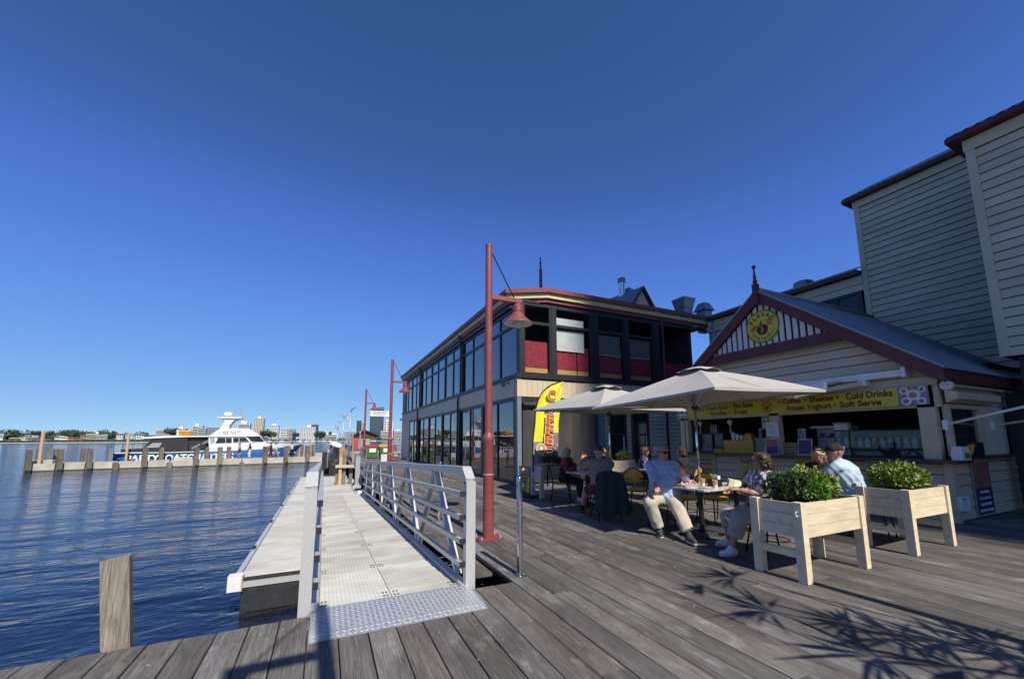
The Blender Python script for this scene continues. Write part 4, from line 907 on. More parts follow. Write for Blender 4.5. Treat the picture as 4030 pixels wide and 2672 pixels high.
poster(4.98, 5.81, .50, 1.0, ['FROYO'], 'yellow frozen yoghurt poster under the counter behind the blonde woman with a phone')
poster(3.74, 4.42, .50, 1.0, ['FRESH SHAKES'], 'yellow fresh shakes poster under the right end of the counter')
t = thing('poster_board', 'narrow orange and purple poster on the shaded side of the kiosk', 'poster', (11.3, 3.19, .06)); bx('frame', M['poster_frame'], t, 10.92, 11.72, 3.19, 3.208, .05, 1.04); bx('print', M['poster_orange'], t, 10.95, 11.69, 3.184, 3.1895, .55, 1.01); bx('print', M['poster_purple'], t, 10.95, 11.69, 3.184, 3.1895, .08, .549)
for i, w in enumerate((.4, .5, .5, .6)): letters(('SHAKES', 'FLOATS', 'SUNDAES', 'FROZEN YOGHURT')[i], M['letter_white'], t, (11.32, 3.182, .47-i*.11), *FX, .06, .002, width=w)
t = thing('meter_box', 'small white meter box low on the shaded kiosk wall', 'box', (10.3, 3.2, .2)); bx('cover', M['lamp_white'], t, 10.14, 10.48, 3.14, 3.208, .21, .46); bx('slot', M['black_frame'], t, 10.2, 10.3, 3.136, 3.14, .40, .42)
# ---- things on the counter
CZ = 1.0925
def item(name, label, cat, loc, group=None): return thing(name, label, cat, loc, group=group)
t = item('display_case', 'glass cake display case at the left end of the counter', 'display case', (10.5, 8.45, CZ)); MB().box(10.30, 10.55, 8.15, 8.80, CZ, CZ+.05).box(10.30, 10.55, 8.15, 8.80, 1.60, 1.64).box(10.53, 10.55, 8.15, 8.80, CZ+.05, 1.60).box(10.3, 10.53, 8.15, 8.17, CZ+.05, 1.6).box(10.3, 10.53, 8.78, 8.80, CZ+.05, 1.6).build('frame', M['black_frame'], t); bx('pane', M['pane'], t, 10.30, 10.305, 8.171, 8.779, CZ+.051, 1.599); bx('tray', M['paper'], t, 10.34, 10.5, 8.2, 8.6, CZ+.06, CZ+.08); bx('cake', M['poster_food'], t, 10.38, 10.48, 8.45, 8.58, CZ+.081, CZ+.22)
t = item('hot_food_case', 'black hot food warmer on the counter beside the cake case', 'warmer', (10.5, 7.95, CZ)); MB().box(10.32, 10.55, 7.80, 8.10, 1.20, 1.66).build('body', M['black_frame'], t); bx('glass', M['boat_glass'], t, 10.314, 10.319, 7.83, 8.07, 1.26, 1.6); bx('label_card', M['box_mustard'], t, 10.26, 10.30, 7.80, 8.10, CZ, 1.19); MB().box(10.305, 10.55, 7.8, 8.1, CZ, 1.198).build('plinth', M['machine'], t)
t = item('serving_box', 'large mustard yellow box on the kiosk counter', 'box', (10.35, 7.35, CZ)); MB().box(10.28, 10.55, 6.92, 7.78, CZ, 1.44).build('box', M['box_mustard'], t)
for k, y in enumerate((7.52, 7.40, 7.28)):
    t = item('paper_cup', ('left', 'middle', 'right')[k]+' white cup stack of three on the mustard box', 'cup', (10.36, y, 1.441), 'cup stacks on the mustard box'); h = (.20, .15, .12)[k]
    MB().lathe([(.036, 0), (.05, h), (.052, h), (.052, h+.008), (.045, h+.008), (.034, .01), (0, .01)], (10.36, y, 1.441), 14).build('cup', M['paper'], t, smooth=True, angle=40)
t = item('napkin_stack', 'stack of yellow card sleeves on the mustard box', 'stack', (10.38, 7.08, 1.441)); MB().box(10.32, 10.5, 6.98, 7.20, 1.441, 1.56).box(10.33, 10.48, 7.0, 7.16, 1.561, 1.62).build('sleeves', M['box_mustard'], t)
t = item('menu_board', 'white framed menu sheet fixed to the middle window post', 'menu', (10.11, 6.3, 1.52)); bx('frame', M['poster_frame'], t, 10.095, 10.117, 6.10, 6.42, 1.52, 1.90); bx('sheet', M['paper'], t, 10.091, 10.0945, 6.12, 6.40, 1.54, 1.88)
mb = MB(); [mb.box(10.0895, 10.0907, 6.16+(k % 2)*.05, 6.36, 1.58+k*.03, 1.588+k*.03) for k in range(9)]; tag(mb.build('text_lines', M['letter_grey'], t), kind='stuff')
t = item('leaflet_stand', 'orange and purple leaflet stand below the menu sheet', 'leaflet', (10.11, 6.3, CZ)); bx('frame', M['poster_frame'], t, 10.05, 10.065, 6.12, 6.44, CZ, 1.49); bx('print', M['poster_orange'], t, 10.045, 10.0495, 6.14, 6.42, 1.29, 1.47); bx('print', M['poster_purple'], t, 10.045, 10.0495, 6.14, 6.42, 1.11, 1.289)
t = item('cabinet_tray', 'small glass tray with chrome dividers left of the leaflet stand', 'display case', (10.4, 6.7, CZ)); bx('body', M['machine'], t, 10.34, 10.55, 6.47, 6.90, CZ, 1.50); bx('pane', M['pane'], t, 10.33, 10.335, 6.47, 6.90, CZ, 1.50); bx('card', M['paper'], t, 10.337, 10.339, 6.50, 6.66, 1.12, 1.3)
for k, (y, lb) in enumerate(((6.78, 'left'), (6.6, 'right'))):
    t = item('glass_jar', lb+' steel lidded jar on top of the small glass tray', 'jar', (10.45, y, 1.501), 'jars on the glass tray'); MB().lathe([(.07, 0), (.07, .18), (.05, .2)], (10.45, y, 1.501), 12).build('body', M['machine'], t, smooth=True, angle=40); MB().lathe([(.055, .2), (.055, .235), (0, .24)], (10.45, y, 1.501), 12).build('lid', M['jar_lid'], t)
for k, (z, lb) in enumerate(((CZ, 'lower'), (CZ+.145, 'upper'))):
    t = item('cone_carton', lb+' orange printed carton of cones stacked right of the window post', 'carton', (10.3, 6.0, z), 'stacked cone cartons'); bx('carton', M['kraft'], t, 10.20, 10.5, 5.82, 6.16, z, z+.142)
    mb = MB(); [mb.box(10.1985, 10.1995, 5.86+q*.07, 5.90+q*.07, z+.08, z+.12) for q in range(4)]; mb.box(10.1985, 10.1995, 5.84, 6.14, z+.02, z+.05); tag(mb.build('print', M['letter_maroon'], t), kind='stuff')
t = item('stop_sign_stand', 'pale upright counter sign with vertical stop lettering', 'sign', (10.4, 5.8, CZ)); bx('board', M['far_teal'], t, 10.52, 10.54, 5.74, 5.92, CZ, 1.72); bx('face', M['blind_cloth'], t, 10.515, 10.519, 5.75, 5.91, 1.3, 1.71); letters('STOP', M['letter_black'], t, (10.513, 5.83, 1.51), (0, 0, 1), (0, 1, 0), .15, .003)
t = item('framed_picture', 'silver framed dark picture leaning on the counter', 'picture', (10.3, 5.6, CZ)); MB().add([(10.20, 5.48, CZ), (10.20, 5.80, CZ), (10.28, 5.80, 1.47), (10.28, 5.48, 1.47), (10.215, 5.48, CZ), (10.215, 5.80, CZ), (10.295, 5.80, 1.47), (10.295, 5.48, 1.47)], [(0, 1, 2, 3), (7, 6, 5, 4), (0, 4, 5, 1), (3, 2, 6, 7), (0, 3, 7, 4), (1, 5, 6, 2)]).build('frame', M['poster_frame'], t)
MB().add([(10.201, 5.505, CZ+.025), (10.201, 5.775, CZ+.025), (10.271, 5.775, 1.445), (10.271, 5.505, 1.445)], [(0, 1, 2, 3)]).build('print', M['poster_purple'], t)
t = item('coffee_machine', 'steel espresso machine behind the kiosk counter', 'coffee machine', (10.9, 5.4, CZ)); MB().box(10.75, 11.2, 4.98, 5.72, 1.02, 1.30).box(10.95, 11.2, 4.98, 5.72, 1.30, 1.72).box(10.72, 11.2, 4.96, 5.74, 1.72, 1.77).build('body', M['galvanised'], t)
for y in (5.15, 5.35, 5.55): MB().lathe([(.035, 1.50), (.035, 1.58), (.045, 1.6)], (10.83, y, 0), 10).tube([(10.83, y, 1.53), (10.66, y, 1.50)], .013, 6).build('group_handle', M['black_steel'], t)
bx('bench', M['machine'], t, 10.6, 11.3, 4.9, 5.9, .9, 1.018)
t = item('card_box', 'small printed box on the glass cabinet', 'box', (10.7, 5.05, 1.66)); bx('box', M['paper'], t, 10.62, 10.75, 4.92, 5.18, 1.665, 1.80); bx('lid', M['kraft'], t, 10.6, 10.77, 4.9, 5.2, 1.801, 1.84)
# glass cabinet with candy jars
cb = item('glass_cabinet', 'long glass cabinet of candy jars on the right of the counter', 'cabinet', (10.7, 4.4, CZ)); MB().box(10.58, 10.86, 3.58, 5.18, 1.63, 1.66).box(10.58, 10.86, 3.58, 5.18, CZ, CZ+.012).box(10.6, 10.84, 3.6, 5.16, 1.27, 1.282).box(10.84, 10.86, 3.58, 5.18, CZ+.012, 1.63).box(10.58, 10.60, 5.16, 5.18, CZ+.012, 1.63).box(10.58, 10.60, 3.58, 3.60, CZ+.012, 1.63).build('frame', M['black_frame'], cb)
bx('pane', M['pane'], cb, 10.581, 10.586, 3.601, 5.159, CZ+.013, 1.629)
for k in range(11):
    y = 3.72+k*.13; t = item('candy_jar', 'glass candy jar in the counter cabinet, %s from the right' % ('first', 'second', 'third', 'fourth', 'fifth', 'sixth', 'seventh', 'eighth', 'ninth', 'tenth', 'eleventh')[k], 'jar', (10.72, y, 1.2825), 'candy jars in the cabinet')
    MB().lathe([(.045, 0), (.05, .02), (.05, .14), (.035, .17)], (10.72, y, 1.2825), 12).build('body', (M['jar_fill'], M['paper'], M['blind_cloth'])[k % 3], t, smooth=True, angle=40); MB().lathe([(.04, .172), (.04, .20), (0, .205)], (10.72, y, 1.2825), 12).build('lid', M['jar_lid'], t)
t = item('tissue_boxes', 'white and green tissue cartons on the side ledge of the kiosk', 'carton', (10.3, 3.1, 1.146)); bx('carton', M['paper'], t, 10.05, 10.40, 3.02, 3.16, 1.0935, 1.26); bx('green_panel', M['leaf_fern'], t, 10.15, 10.36, 3.015, 3.0195, 1.12, 1.22); bx('top_pack', M['paper'], t, 10.08, 10.38, 3.03, 3.15, 1.261, 1.33)
t = item('straw_bin', 'black caddy with a yellow cone beside the tissue cartons', 'caddy', (10.7, 3.1, 1.146)); MB().box(10.62, 10.95, 3.0, 3.16, 1.146, 1.40).build('body', M['black_steel'], t); MB().lathe([(.01, 1.18), (.06, 1.36)], (10.58, 3.06, 0), 10).build('cone', M['crate_yellow'], t)
for k, (y, mm) in enumerate(((8.28, 'bottle_red'), (8.2, 'bottle_teal'), (8.12, 'bottle_pink'))):
    t = item('syrup_bottle', ('red', 'teal', 'pink')[k]+' syrup bottle on the cake display case', 'bottle', (10.45, y, 1.641), 'syrup bottles on the display case'); MB().lathe([(.032, 0), (.034, .15), (.03, .18), (.012, .2)], (10.45, y, 1.641), 12).build('body', M[mm], t, smooth=True, angle=40); MB().lathe([(.016, .2), (.016, .24), (0, .245)], (10.45, y, 1.641), 10).build('cap', M['paper'], t)
for k, (y, lb) in enumerate(((8.62, 'left'), (7.62, 'right'))):
    t = item('hanging_ladle', lb+' pale shell ladle hanging in the left kiosk window', 'ladle', (10.4, y, 1.7)); MB().lathe([(0, 2.03), (.06, 2.0), (.075, 1.95), (.05, 1.9), (.012, 1.86), (.012, 1.72), (.03, 1.66), (0, 1.65)], (10.4, y, 0), 10).build('ladle', M['white_slat'], t, smooth=True); MB().tube([(10.4, y, 2.02), (10.4, y, 2.6)], .003, 4).build('cord', M['twig'], t)
t = item('wall_notice', 'white notice sheet hanging in the upper middle of the kiosk', 'notice', (10.6, 6.75, 1.75)); bx('sheet', M['paper'], t, 10.6, 10.605, 6.5, 6.84, 1.74, 2.06); mb = MB(); [mb.lathe([(.03, 10.599), (.0, 10.597)], (0, 6.6+.06*k, 1.9+.04*(k % 2)), 8, 'x') for k in range(4)]; mb.build('print', M['letter_black'], t)

# ---- awnings
aw = thing('retracted_awning', 'white folding arm awning mounted above the kiosk banner', 'awning', (9.95, 6, 2.7))
bx('cassette', M['lamp_white'], aw, 9.92, 10.108, 3.62, 8.7, 2.66, 2.79)
MB().box(9.86, 10.105, 3.55, 3.615, 2.63, 2.82).build('end_cap', M['lamp_white'], aw)
bx('front_bar', M['lamp_white'], aw, 9.13, 9.22, 4.58, 8.3, 2.47, 2.60); bx('bar_end', M['letter_white'], aw, 9.12, 9.23, 4.545, 4.578, 2.455, 2.615)
for a, e, b in (((9.93, 4.25, 2.60), (9.0, 5.05, 2.38), (9.17, 6.35, 2.50)), ((9.93, 8.1, 2.60), (9.0, 7.5, 2.38), (9.17, 6.7, 2.50))):
    MB().beam(a, e, .05, .085).build('arm', M['cream_board'], aw); MB().beam((e[0], e[1], e[2]-.001), b, .05, .075).build('arm', M['cream_board'], aw); MB().lathe([(.05, -.055), (.05, .055), (0, .056)], e, 10).build('elbow', M['cream_board'], aw); MB().box(a[0]-.03, a[0]+.16, a[1]-.06, a[1]+.06, a[2]-.06, a[2]+.055).build('bracket', M['lamp_white'], aw)
n = 14; MB().add([q for i in range(n+1) for q in ((9.94, 4.6+i*3.7/n, 2.70), (9.55, 4.6+i*3.7/n, 2.60+.004*math.sin(i)), (9.2, 4.6+i*3.7/n, 2.56))], [(3*i+j, 3*i+3+j, 3*i+4+j, 3*i+1+j) for i in range(n) for j in (0, 1)]).build('fabric', M['cream_trim'], aw, smooth=True)
sa = thing('drop_arm_awning', 'white drop arm awning frame on the shaded side wall of the kiosk', 'awning', (10.2, 3.1, 2.4))
MB().lathe([(.075, 10.06), (.085, 10.075), (.085, 10.15), (0, 10.155)], (0, 3.10, 2.42), 18, 'x').build('end_cap', M['lamp_white'], sa)
mb = MB(); [mb.lathe([(.008, 10.0585), (0, 10.058)], (0, 3.10+.035*math.cos(k*1.05), 2.42+.035*math.sin(k*1.05)), 6, 'x') for k in range(6)]; mb.build('screw', M['letter_black'], sa)
MB().tube([(10.16, 3.1, 2.44), (13.2, 3.1, 2.44)], .022, 8).build('roller', M['cream_board'], sa); MB().prism([(10.16, 3.16, 2.12), (10.16, 3.0, 2.18), (10.16, 3.0, 2.30), (10.16, 3.16, 2.36)], (2.0, 0, 0)).build('valance', M['cream_board'], sa)
for x, z, e in ((10.06, 1.72, (10.06, 1.7, 2.12)), (12.15, 1.72, (12.15, 1.7, 1.98))):
    MB().tube([(x, 3.17, z), e], .022, 8).build('drop_arm', M['letter_white'], sa, smooth=True); MB().box(x-.025, x+.025, 3.14, 3.21, z-.09, z+.08).build('wall_bracket', M['letter_white'], sa)
# ================================================================== CAFE FURNITURE
def nrm_(v): return np.array(v, float)/(np.linalg.norm(v)+1e-9)
def leafmass(mb, c, rad, n, size, up=.3, flat=1.0):
    c = np.array(c, float)
    for _ in range(n):
        v = rng.normal(size=3); v /= np.linalg.norm(v)
        if v[2] < -.35: v[2] *= -1
        r = rad*np.array((1, 1, flat))*(.55+.5*rng.random()**.5)*(1+.14*math.sin(5*v[0]+3*c[0])+.12*math.sin(7*v[1]+2+c[1])); p = c+v*r
        d = v*.6+rng.normal(size=3)*.55+np.array((0, 0, up)); d /= np.linalg.norm(d); s = np.cross(d, rng.normal(size=3)); s /= np.linalg.norm(s)
        L = size*(.7+.6*rng.random()); w = L*.32; q = np.cross(d, s)*L*.10
        mb.add([p, p+d*L*.45+s*w+q, p+d*L, p+d*L*.45-s*w+q], [(0, 1, 2), (0, 2, 3)])
def shrub(label, c, rad, mat, n=2600, size=.030, flat=.8, name='shrub', cat='shrub'):
    t = thing(name, label, cat, (c[0], c[1], c[2])); lo = c[2]
    mb = MB(); cc = np.array((c[0], c[1], lo+rad*flat*.72))
    leafmass(mb, cc, rad, n, size, flat=flat)
    for k in range(9):
        a = k*.7; leafmass(mb, cc+np.array((math.cos(a)*rad*.72, math.sin(a)*rad*.72, rad*flat*(.12+.35*((k*37) % 10)/10))), rad*.36, n//14, size)
    for k in range(34):                                         # loose sprigs that break the outline
        v = nrm_(rng.normal(size=3)+np.array((0, 0, .9))); v[2] = abs(v[2]); b = cc+v*rad*np.array((1, 1, flat))*.85; L_ = rad*rng.uniform(.25, .62); e = nrm_(v+rng.normal(size=3)*.35+np.array((0, 0, .5)))
        for q in range(9):
            p = b+e*L_*q/8; d = nrm_(e*.6+rng.normal(size=3)*.8); s_ = nrm_(np.cross(d, rng.normal(size=3))); Lf = size*rng.uniform(.7, 1.3); w = Lf*.34; mb.add([p, p+d*Lf*.45+s_*w, p+d*Lf, p+d*Lf*.45-s_*w], [(0, 1, 2), (0, 2, 3)])
    mb.build('foliage', M[mat], t)
    mb = MB()
    for k in range(10):
        a = k*2.4; mb.tube([(c[0]+.03*math.cos(a), c[1]+.03*math.sin(a), lo-.03), (c[0]+rad*.4*math.cos(a), c[1]+rad*.4*math.sin(a), lo+rad*.6), (c[0]+rad*.7*math.cos(a), c[1]+rad*.7*math.sin(a), lo+rad*(.7+.3*(k % 3)))], [.009, .006, .003], 5)
    mb.build('stems', M['twig'], t); return t
def planter(label, x0, y0, wx, wy, h=.81, mat='planter_wood', depth=.36):
    t = thing('planter_box', label, 'planter', (x0+wx/2, y0+wy/2, 0)); m = M[mat]; lw = .092
    for a in (x0, x0+wx-lw):
        for b in (y0, y0+wy-lw): bx('leg', m, t, a, a+lw, b, b+lw, .004, h+.006)
    bh = depth/3
    for k in range(3):
        z0 = h-depth+k*bh; z1 = z0+bh-.004; dx = random.uniform(-.002, .002)
        bx('front_board', m, t, x0+lw, x0+wx-lw, y0+.022+dx, y0+.045, z0, z1); bx('back_board', m, t, x0+lw, x0+wx-lw, y0+wy-.045, y0+wy-.022+dx, z0, z1)
        bx('end_board', m, t, x0+.022+dx, x0+.045, y0+lw, y0+wy-lw, z0, z1); bx('end_board', m, t, x0+wx-.045, x0+wx-.022+dx, y0+lw, y0+wy-lw, z0, z1)
    for a in (x0+.02, x0+wx-.065): bx('stretcher', m, t, a, a+.045, y0+lw, y0+wy-lw, .24, .315)
    bx('base_board', m, t, x0+.05, x0+wx-.05, y0+.05, y0+wy-.05, h-depth-.0, h-depth+.02); bx('soil', M['soil'], t, x0+.047, x0+wx-.047, y0+.047, y0+wy-.047, h-depth+.021, h-.05)
    return t
planter('sunlit cream timber planter box nearest the camera', 4.56, 2.61, 1.24, .56)
shrub('dark round boxwood shrub at the left of the nearest planter', (4.90, 2.93, .76), .22, 'leaf_dark', 1700, .042)
shrub('bright green fern between the two boxwoods of the nearest planter', (5.10, 2.80, .76), .17, 'leaf_fern', 1700, .036, .75, 'fern', 'fern')
shrub('yellow green boxwood shrub at the right of the nearest planter', (5.36, 2.92, .76), .23, 'leaf_box', 1500, .048)
planter('sunlit cream timber planter box beside the kiosk corner', 6.88, 2.60, 1.16, .58)
shrub('left boxwood shrub of the planter beside the kiosk corner', (7.24, 2.90, .76), .23, 'leaf_box', 1500, .05)
shrub('right boxwood shrub of the planter beside the kiosk corner', (7.64, 2.88, .76), .21, 'leaf_box', 1300, .05)
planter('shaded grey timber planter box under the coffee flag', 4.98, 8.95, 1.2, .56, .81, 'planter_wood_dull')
shrub('dark leafy shrub in the planter under the coffee flag', (5.45, 9.2, .76), .21, 'leaf_dark', 1800); shrub('low dark shrub right of it in the planter under the coffee flag', (5.85, 9.2, .76), .19, 'leaf_dark', 1500)
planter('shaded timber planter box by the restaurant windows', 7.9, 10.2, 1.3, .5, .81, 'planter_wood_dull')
shrub('pale green shrub at the left of the planter by the restaurant windows', (8.12, 10.42, .76), .19, 'leaf_box', 1300); shrub('pale green shrub at the right of the planter by the restaurant windows', (8.92, 10.42, .76), .22, 'leaf_box', 1500)
t = thing('gate_hook', 'small white hook on the near leg of the nearest planter', 'hook', (4.55, 2.65, .7)); MB().tube([(4.556, 2.65, .72), (4.535, 2.65, .725), (4.53, 2.65, .70), (4.54, 2.65, .675), (4.556, 2.65, .68)], .006, 6).build('hook', M['letter_white'], t)

# ---- tables
def make_table(s=.70):
    t = thing('cafe_table', 'x', 'table'); h = s/2; ch = .03
    top = [(-h+ch, -h), (h-ch, -h), (h, -h+ch), (h, h-ch), (h-ch, h), (-h+ch, h), (-h, h-ch), (-h, -h+ch)]
    MB().prism([(x, y, .712) for x, y in top], (0, 0, .028)).build('table_top', M['table_top'], t)
    MB().lathe([(.036, .05), (.036, .69), (.16, .70), (.16, .711)], (0, 0, 0), 14).build('column', M['black_steel'], t, smooth=True, angle=40)
    for a in range(4):
        c, s_ = math.cos(a*math.pi/2+.78), math.sin(a*math.pi/2+.78)
        MB().add([(c*.03-s_*.03, s_*.03+c*.03, .03), (c*.03+s_*.03, s_*.03-c*.03, .03), (c*.33+s_*.022, s_*.33-c*.022, .012), (c*.33-s_*.022, s_*.33+c*.022, .012), (c*.03-s_*.03, s_*.03+c*.03, .085), (c*.03+s_*.03, s_*.03-c*.03, .085), (c*.33+s_*.022, s_*.33-c*.022, .04), (c*.33-s_*.022, s_*.33+c*.022, .04)],
                 [(0, 3, 2, 1), (4, 5, 6, 7), (0, 1, 5, 4), (1, 2, 6, 5), (2, 3, 7, 6), (3, 0, 4, 7)]).build('foot', M['black_steel'], t)
    return t
tab = make_table()
TABS = [((5.44, 4.60), .09, 'cafe table with paper cups and food tray beneath the nearer umbrella'), ((6.18, 4.52), .05, 'cafe table with the crumpled green paper right of the paper cups'), ((5.52, 7.74), .1, 'cafe table with mint cup beneath the farther umbrella'), ((7.5, 7.5), .05, 'cafe table of the woman with glasses in the shade'), ((7.45, 4.32), .1, 'cafe table with the white mug near the kiosk')]
for i, (p, rz, lb) in enumerate(TABS): place(tab if i == 0 else clone(tab), (p[0], p[1], 0), rz, lb, 'cafe tables')

# ---- chairs: yellow shell back in a black hoop
def make_chair():
    t = thing('cafe_chair', 'x', 'chair')                       # faces +Y, seat centre at origin
    n = 24; rs = .205
    MB().lathe([(0, .432), (rs*.9, .432), (rs, .440), (rs, .450), (rs*.93, .460), (rs*.5, .452), (0, .448)], (0, .0, 0), n).build('seat', M['chair_yellow'], t, smooth=True, angle=35)
    zc_, yb = .66, -.20; W, Ht = .205, .25
    def bp(a, r):                                               # point of the back shell, fan from the bottom middle
        x = math.sin(a)*r; z = .60+math.cos(a)*r*1.08; return (x, yb-.05-(z-.6)*.16+.16*x*x*2.2, z)
    bk = None
    k = 7
    for i in range(k):                                          # seven blades with slots between them
        a0 = -1.18+i*2.36/k+.028; a1 = -1.18+(i+1)*2.36/k-.028; vs = []; fs = []; m_ = 5
        for j in range(m_+1):
            r = .055+j*(.185-.055)/m_; bulge = math.sin(j/m_*math.pi)*.012
            for a in (a0, (a0+a1)/2, a1):
                p = bp(a, r); vs.append(p); 
        for j in range(m_):
            for q in range(2): fs.append((j*3+q, j*3+q+1, j*3+q+4, j*3+q+3))
        o = MB().add(vs, fs)
        ob = o.build('back_blade', M['chair_yellow'], t, smooth=True)
    vs = []; fs = []; m_ = 20
    for j in range(m_+1):
        a = -1.30+2.60*j/m_
        for r in (.178, .232): vs.append(bp(a, r))
    fs = [(2*j, 2*j+1, 2*j+3, 2*j+2) for j in range(m_)]
    MB().add(vs, fs).build('back_rim', M['chair_yellow'], t, smooth=True)
    vs = [bp(-1.2+2.4*j/12, r) for j in range(13) for r in (.0, .062)]; vs2 = []
    mb = MB().add([(x, y, z) for x, y, z in vs], [(2*j, 2*j+1, 2*j+3, 2*j+2) for j in range(12)]); x0, y0, z0 = bp(0, 0)
    mb.add([bp(-1.45, .19), bp(1.45, .19), (x0+.15, y0+.005, z0-.035), (x0-.15, y0+.005, z0-.035)], [(0, 1, 2, 3)]); mb.build('back_base', M['chair_yellow'], t, smooth=True)
    hoop = [(-.20, -.20, .004), (-.205, -.205, .44)]
    for j in range(15):
        a = -1.62+3.24*j/14; p = bp(a, .240); hoop.append((p[0]*1.0, p[1]-.004, p[2]))
    hoop += [(.205, -.205, .44), (.20, -.20, .004)]
    MB().tube(hoop[1:-1], .0115, 8).build('back_frame', M['black_steel'], t, smooth=True)
    for s in (-1, 1):
        MB().tube([(s*.205, -.205, .44), (s*.215, -.27, .004)], .0115, 8).build('leg', M['black_steel'], t, smooth=True); MB().tube([(s*.15, .14, .432), (s*.20, .21, .004)], .0115, 8).build('leg', M['black_steel'], t, smooth=True)
    MB().tube([(.19*math.cos(2*math.pi*k/20), .19*math.sin(2*math.pi*k/20), .425) for k in range(21)], .0115, 6).build('seat_ring', M['black_steel'], t, smooth=True)
    MB().tube([(.19*math.cos(2*math.pi*k/20), .19*math.sin(2*math.pi*k/20)-.02, .21) for k in range(21)], .007, 6).build('stretcher', M['black_steel'], t, smooth=True)
    return t
cha = make_chair(); _ch = [0]
def chair(x, y, face, label):
    o = cha if _ch[0] == 0 else clone(cha); _ch[0] += 1
    return place(o, (x, y, 0), math.atan2(-face[0], face[1]), label, 'yellow cafe chairs')

# ---- umbrellas
def umbrella(label, c, corners, apex, hub, base=True):
    t = thing('market_umbrella', label, 'umbrella', (c[0], c[1], 0), group='grey market umbrellas')
    C0 = [np.array(q, float) for q in corners]; A = np.array(apex, float); vs = []; idx = {}; n = 10; fs = []
    for s in range(4):
        a, b = C0[s], C0[(s+1) % 4]
        for i in range(n+1):
            r = i/n
            for j in range(n+1):
                e = a*(1-j/n)+b*(j/n); cen = 4*(j/n)*(1-j/n); p = A+(e-A)*r
                inward = (A-e); inward[2] = 0
                p = p+inward*.055*cen*r*r; p[2] -= .045*math.sin(r*math.pi)*cen*1.0 - .02*math.sin(r*math.pi); p[2] += .004*math.sin(9*j/n+s)*r
                vs.append(p)
        b0 = s*(n+1)**2
        for i in range(n):
            for j in range(n): q = b0+i*(n+1)+j; fs.append((q, q+n+1, q+n+2, q+1))
    # hemmed edge hanging a little
    o = MB().add(vs, fs); o.build('canopy', M['umbrella_cloth'], t, smooth=True, angle=25)
    mb = MB()
    for s in range(4):
        a, b = C0[s], C0[(s+1) % 4]
        for j in range(n):
            q = []
            for jj in (j, j+1):
                e = a*(1-jj/n)+b*(jj/n); cen = 4*(jj/n)*(1-jj/n); inw = (A-e); inw[2] = 0; e = e+inw*.055*cen; q.append(e)
            mb.add([q[0], q[1], q[1]-np.array((0, 0, .035)), q[0]-np.array((0, 0, .035))], [(0, 1, 2, 3)])
    mb.build('hem', M['umbrella_cloth'], t)
    vs = []; fs = []; n2 = 24
    for i, (r, h) in enumerate(((0, .03), (.15, .000), (.29, -.052))):
        for k in range(n2):
            a = 2*math.pi*k/n2; sq = 1/max(abs(math.cos(a)), abs(math.sin(a)))**.6
            vs.append(A+np.array((math.cos(a)*r*sq, math.sin(a)*r*sq, h+(.012*math.sin(4*a+1)+.010*math.sin(7*a) if i == 2 else 0))))
    fs = [(i*n2+k, i*n2+(k+1) % n2, (i+1)*n2+(k+1) % n2, (i+1)*n2+k) for i in (0, 1) for k in range(n2)]
    MB().add(vs, fs).build('vent_cap', M['umbrella_cloth'], t, smooth=True)
    hz = np.array((c[0], c[1], hub))
    ends = C0+[(C0[i]+C0[(i+1) % 4])/2+(A-(C0[i]+C0[(i+1) % 4])/2)*np.array((.055, .055, 0)) for i in range(4)]
    for e in ends:
        MB().beam(A-np.array((0, 0, .03)), e-np.array((0, 0, .018)), .016, .022).build('rib', M['galvanised'], t)
        m_ = A*.42+e*.58-np.array((0, 0, .035)); MB().beam(hz, m_, .014, .014).build('strut', M['aluminium'], t); MB().lathe([(.016, -.02), (.016, .02)], m_, 6).build('joint', M['black_rubber'], t)
    MB().tube([(c[0], c[1], .05), (c[0], c[1], A[2])], .0215, 14).build('pole', M['steel_polished'], t, smooth=True)
    MB().lathe([(.04, -.035), (.055, -.02), (.055, .02), (.035, .04)], hz, 12).build('hub', M['black_rubber'], t, smooth=True, angle=40); MB().lathe([(.035, -.05), (.045, 0), (.02, .04)], A-np.array((0, 0, .05)), 10).build('top_hub', M['black_rubber'], t)
    pts = [(c[0]+.03*math.cos(z*17), c[1]+.03*math.sin(z*17), z) for z in np.linspace(hub, 1.02, 46)]; MB().tube(pts, .005, 5).build('crank_cord', M['black_rubber'], t)
    MB().box(c[0]-.3, c[0]+.3, c[1]-.3, c[1]+.3, .004, .06).build('base_plate', M['machine'], t); MB().lathe([(.06, .06), (.05, .1), (.032, .12), (.032, .38)], (c[0], c[1], 0), 12).build('socket', M['steel_polished'], t, smooth=True, angle=40)
    return t
umbrella('nearer pale grey square umbrella over the couple at the front table', (5.62, 4.74), [(4.27, 3.30, 2.12), (6.78, 3.36, 2.21), (6.95, 5.95, 2.16), (4.25, 5.74, 2.04)], (5.60, 4.60, 2.66), 2.02)
umbrella('farther pale grey square umbrella over the table beside the coffee flag', (5.72, 7.12), [(4.45, 5.77, 2.09), (6.92, 6.06, 2.10), (6.95, 8.55, 2.16), (4.42, 8.25, 2.18)], (5.62, 7.05, 2.66), 2.05)

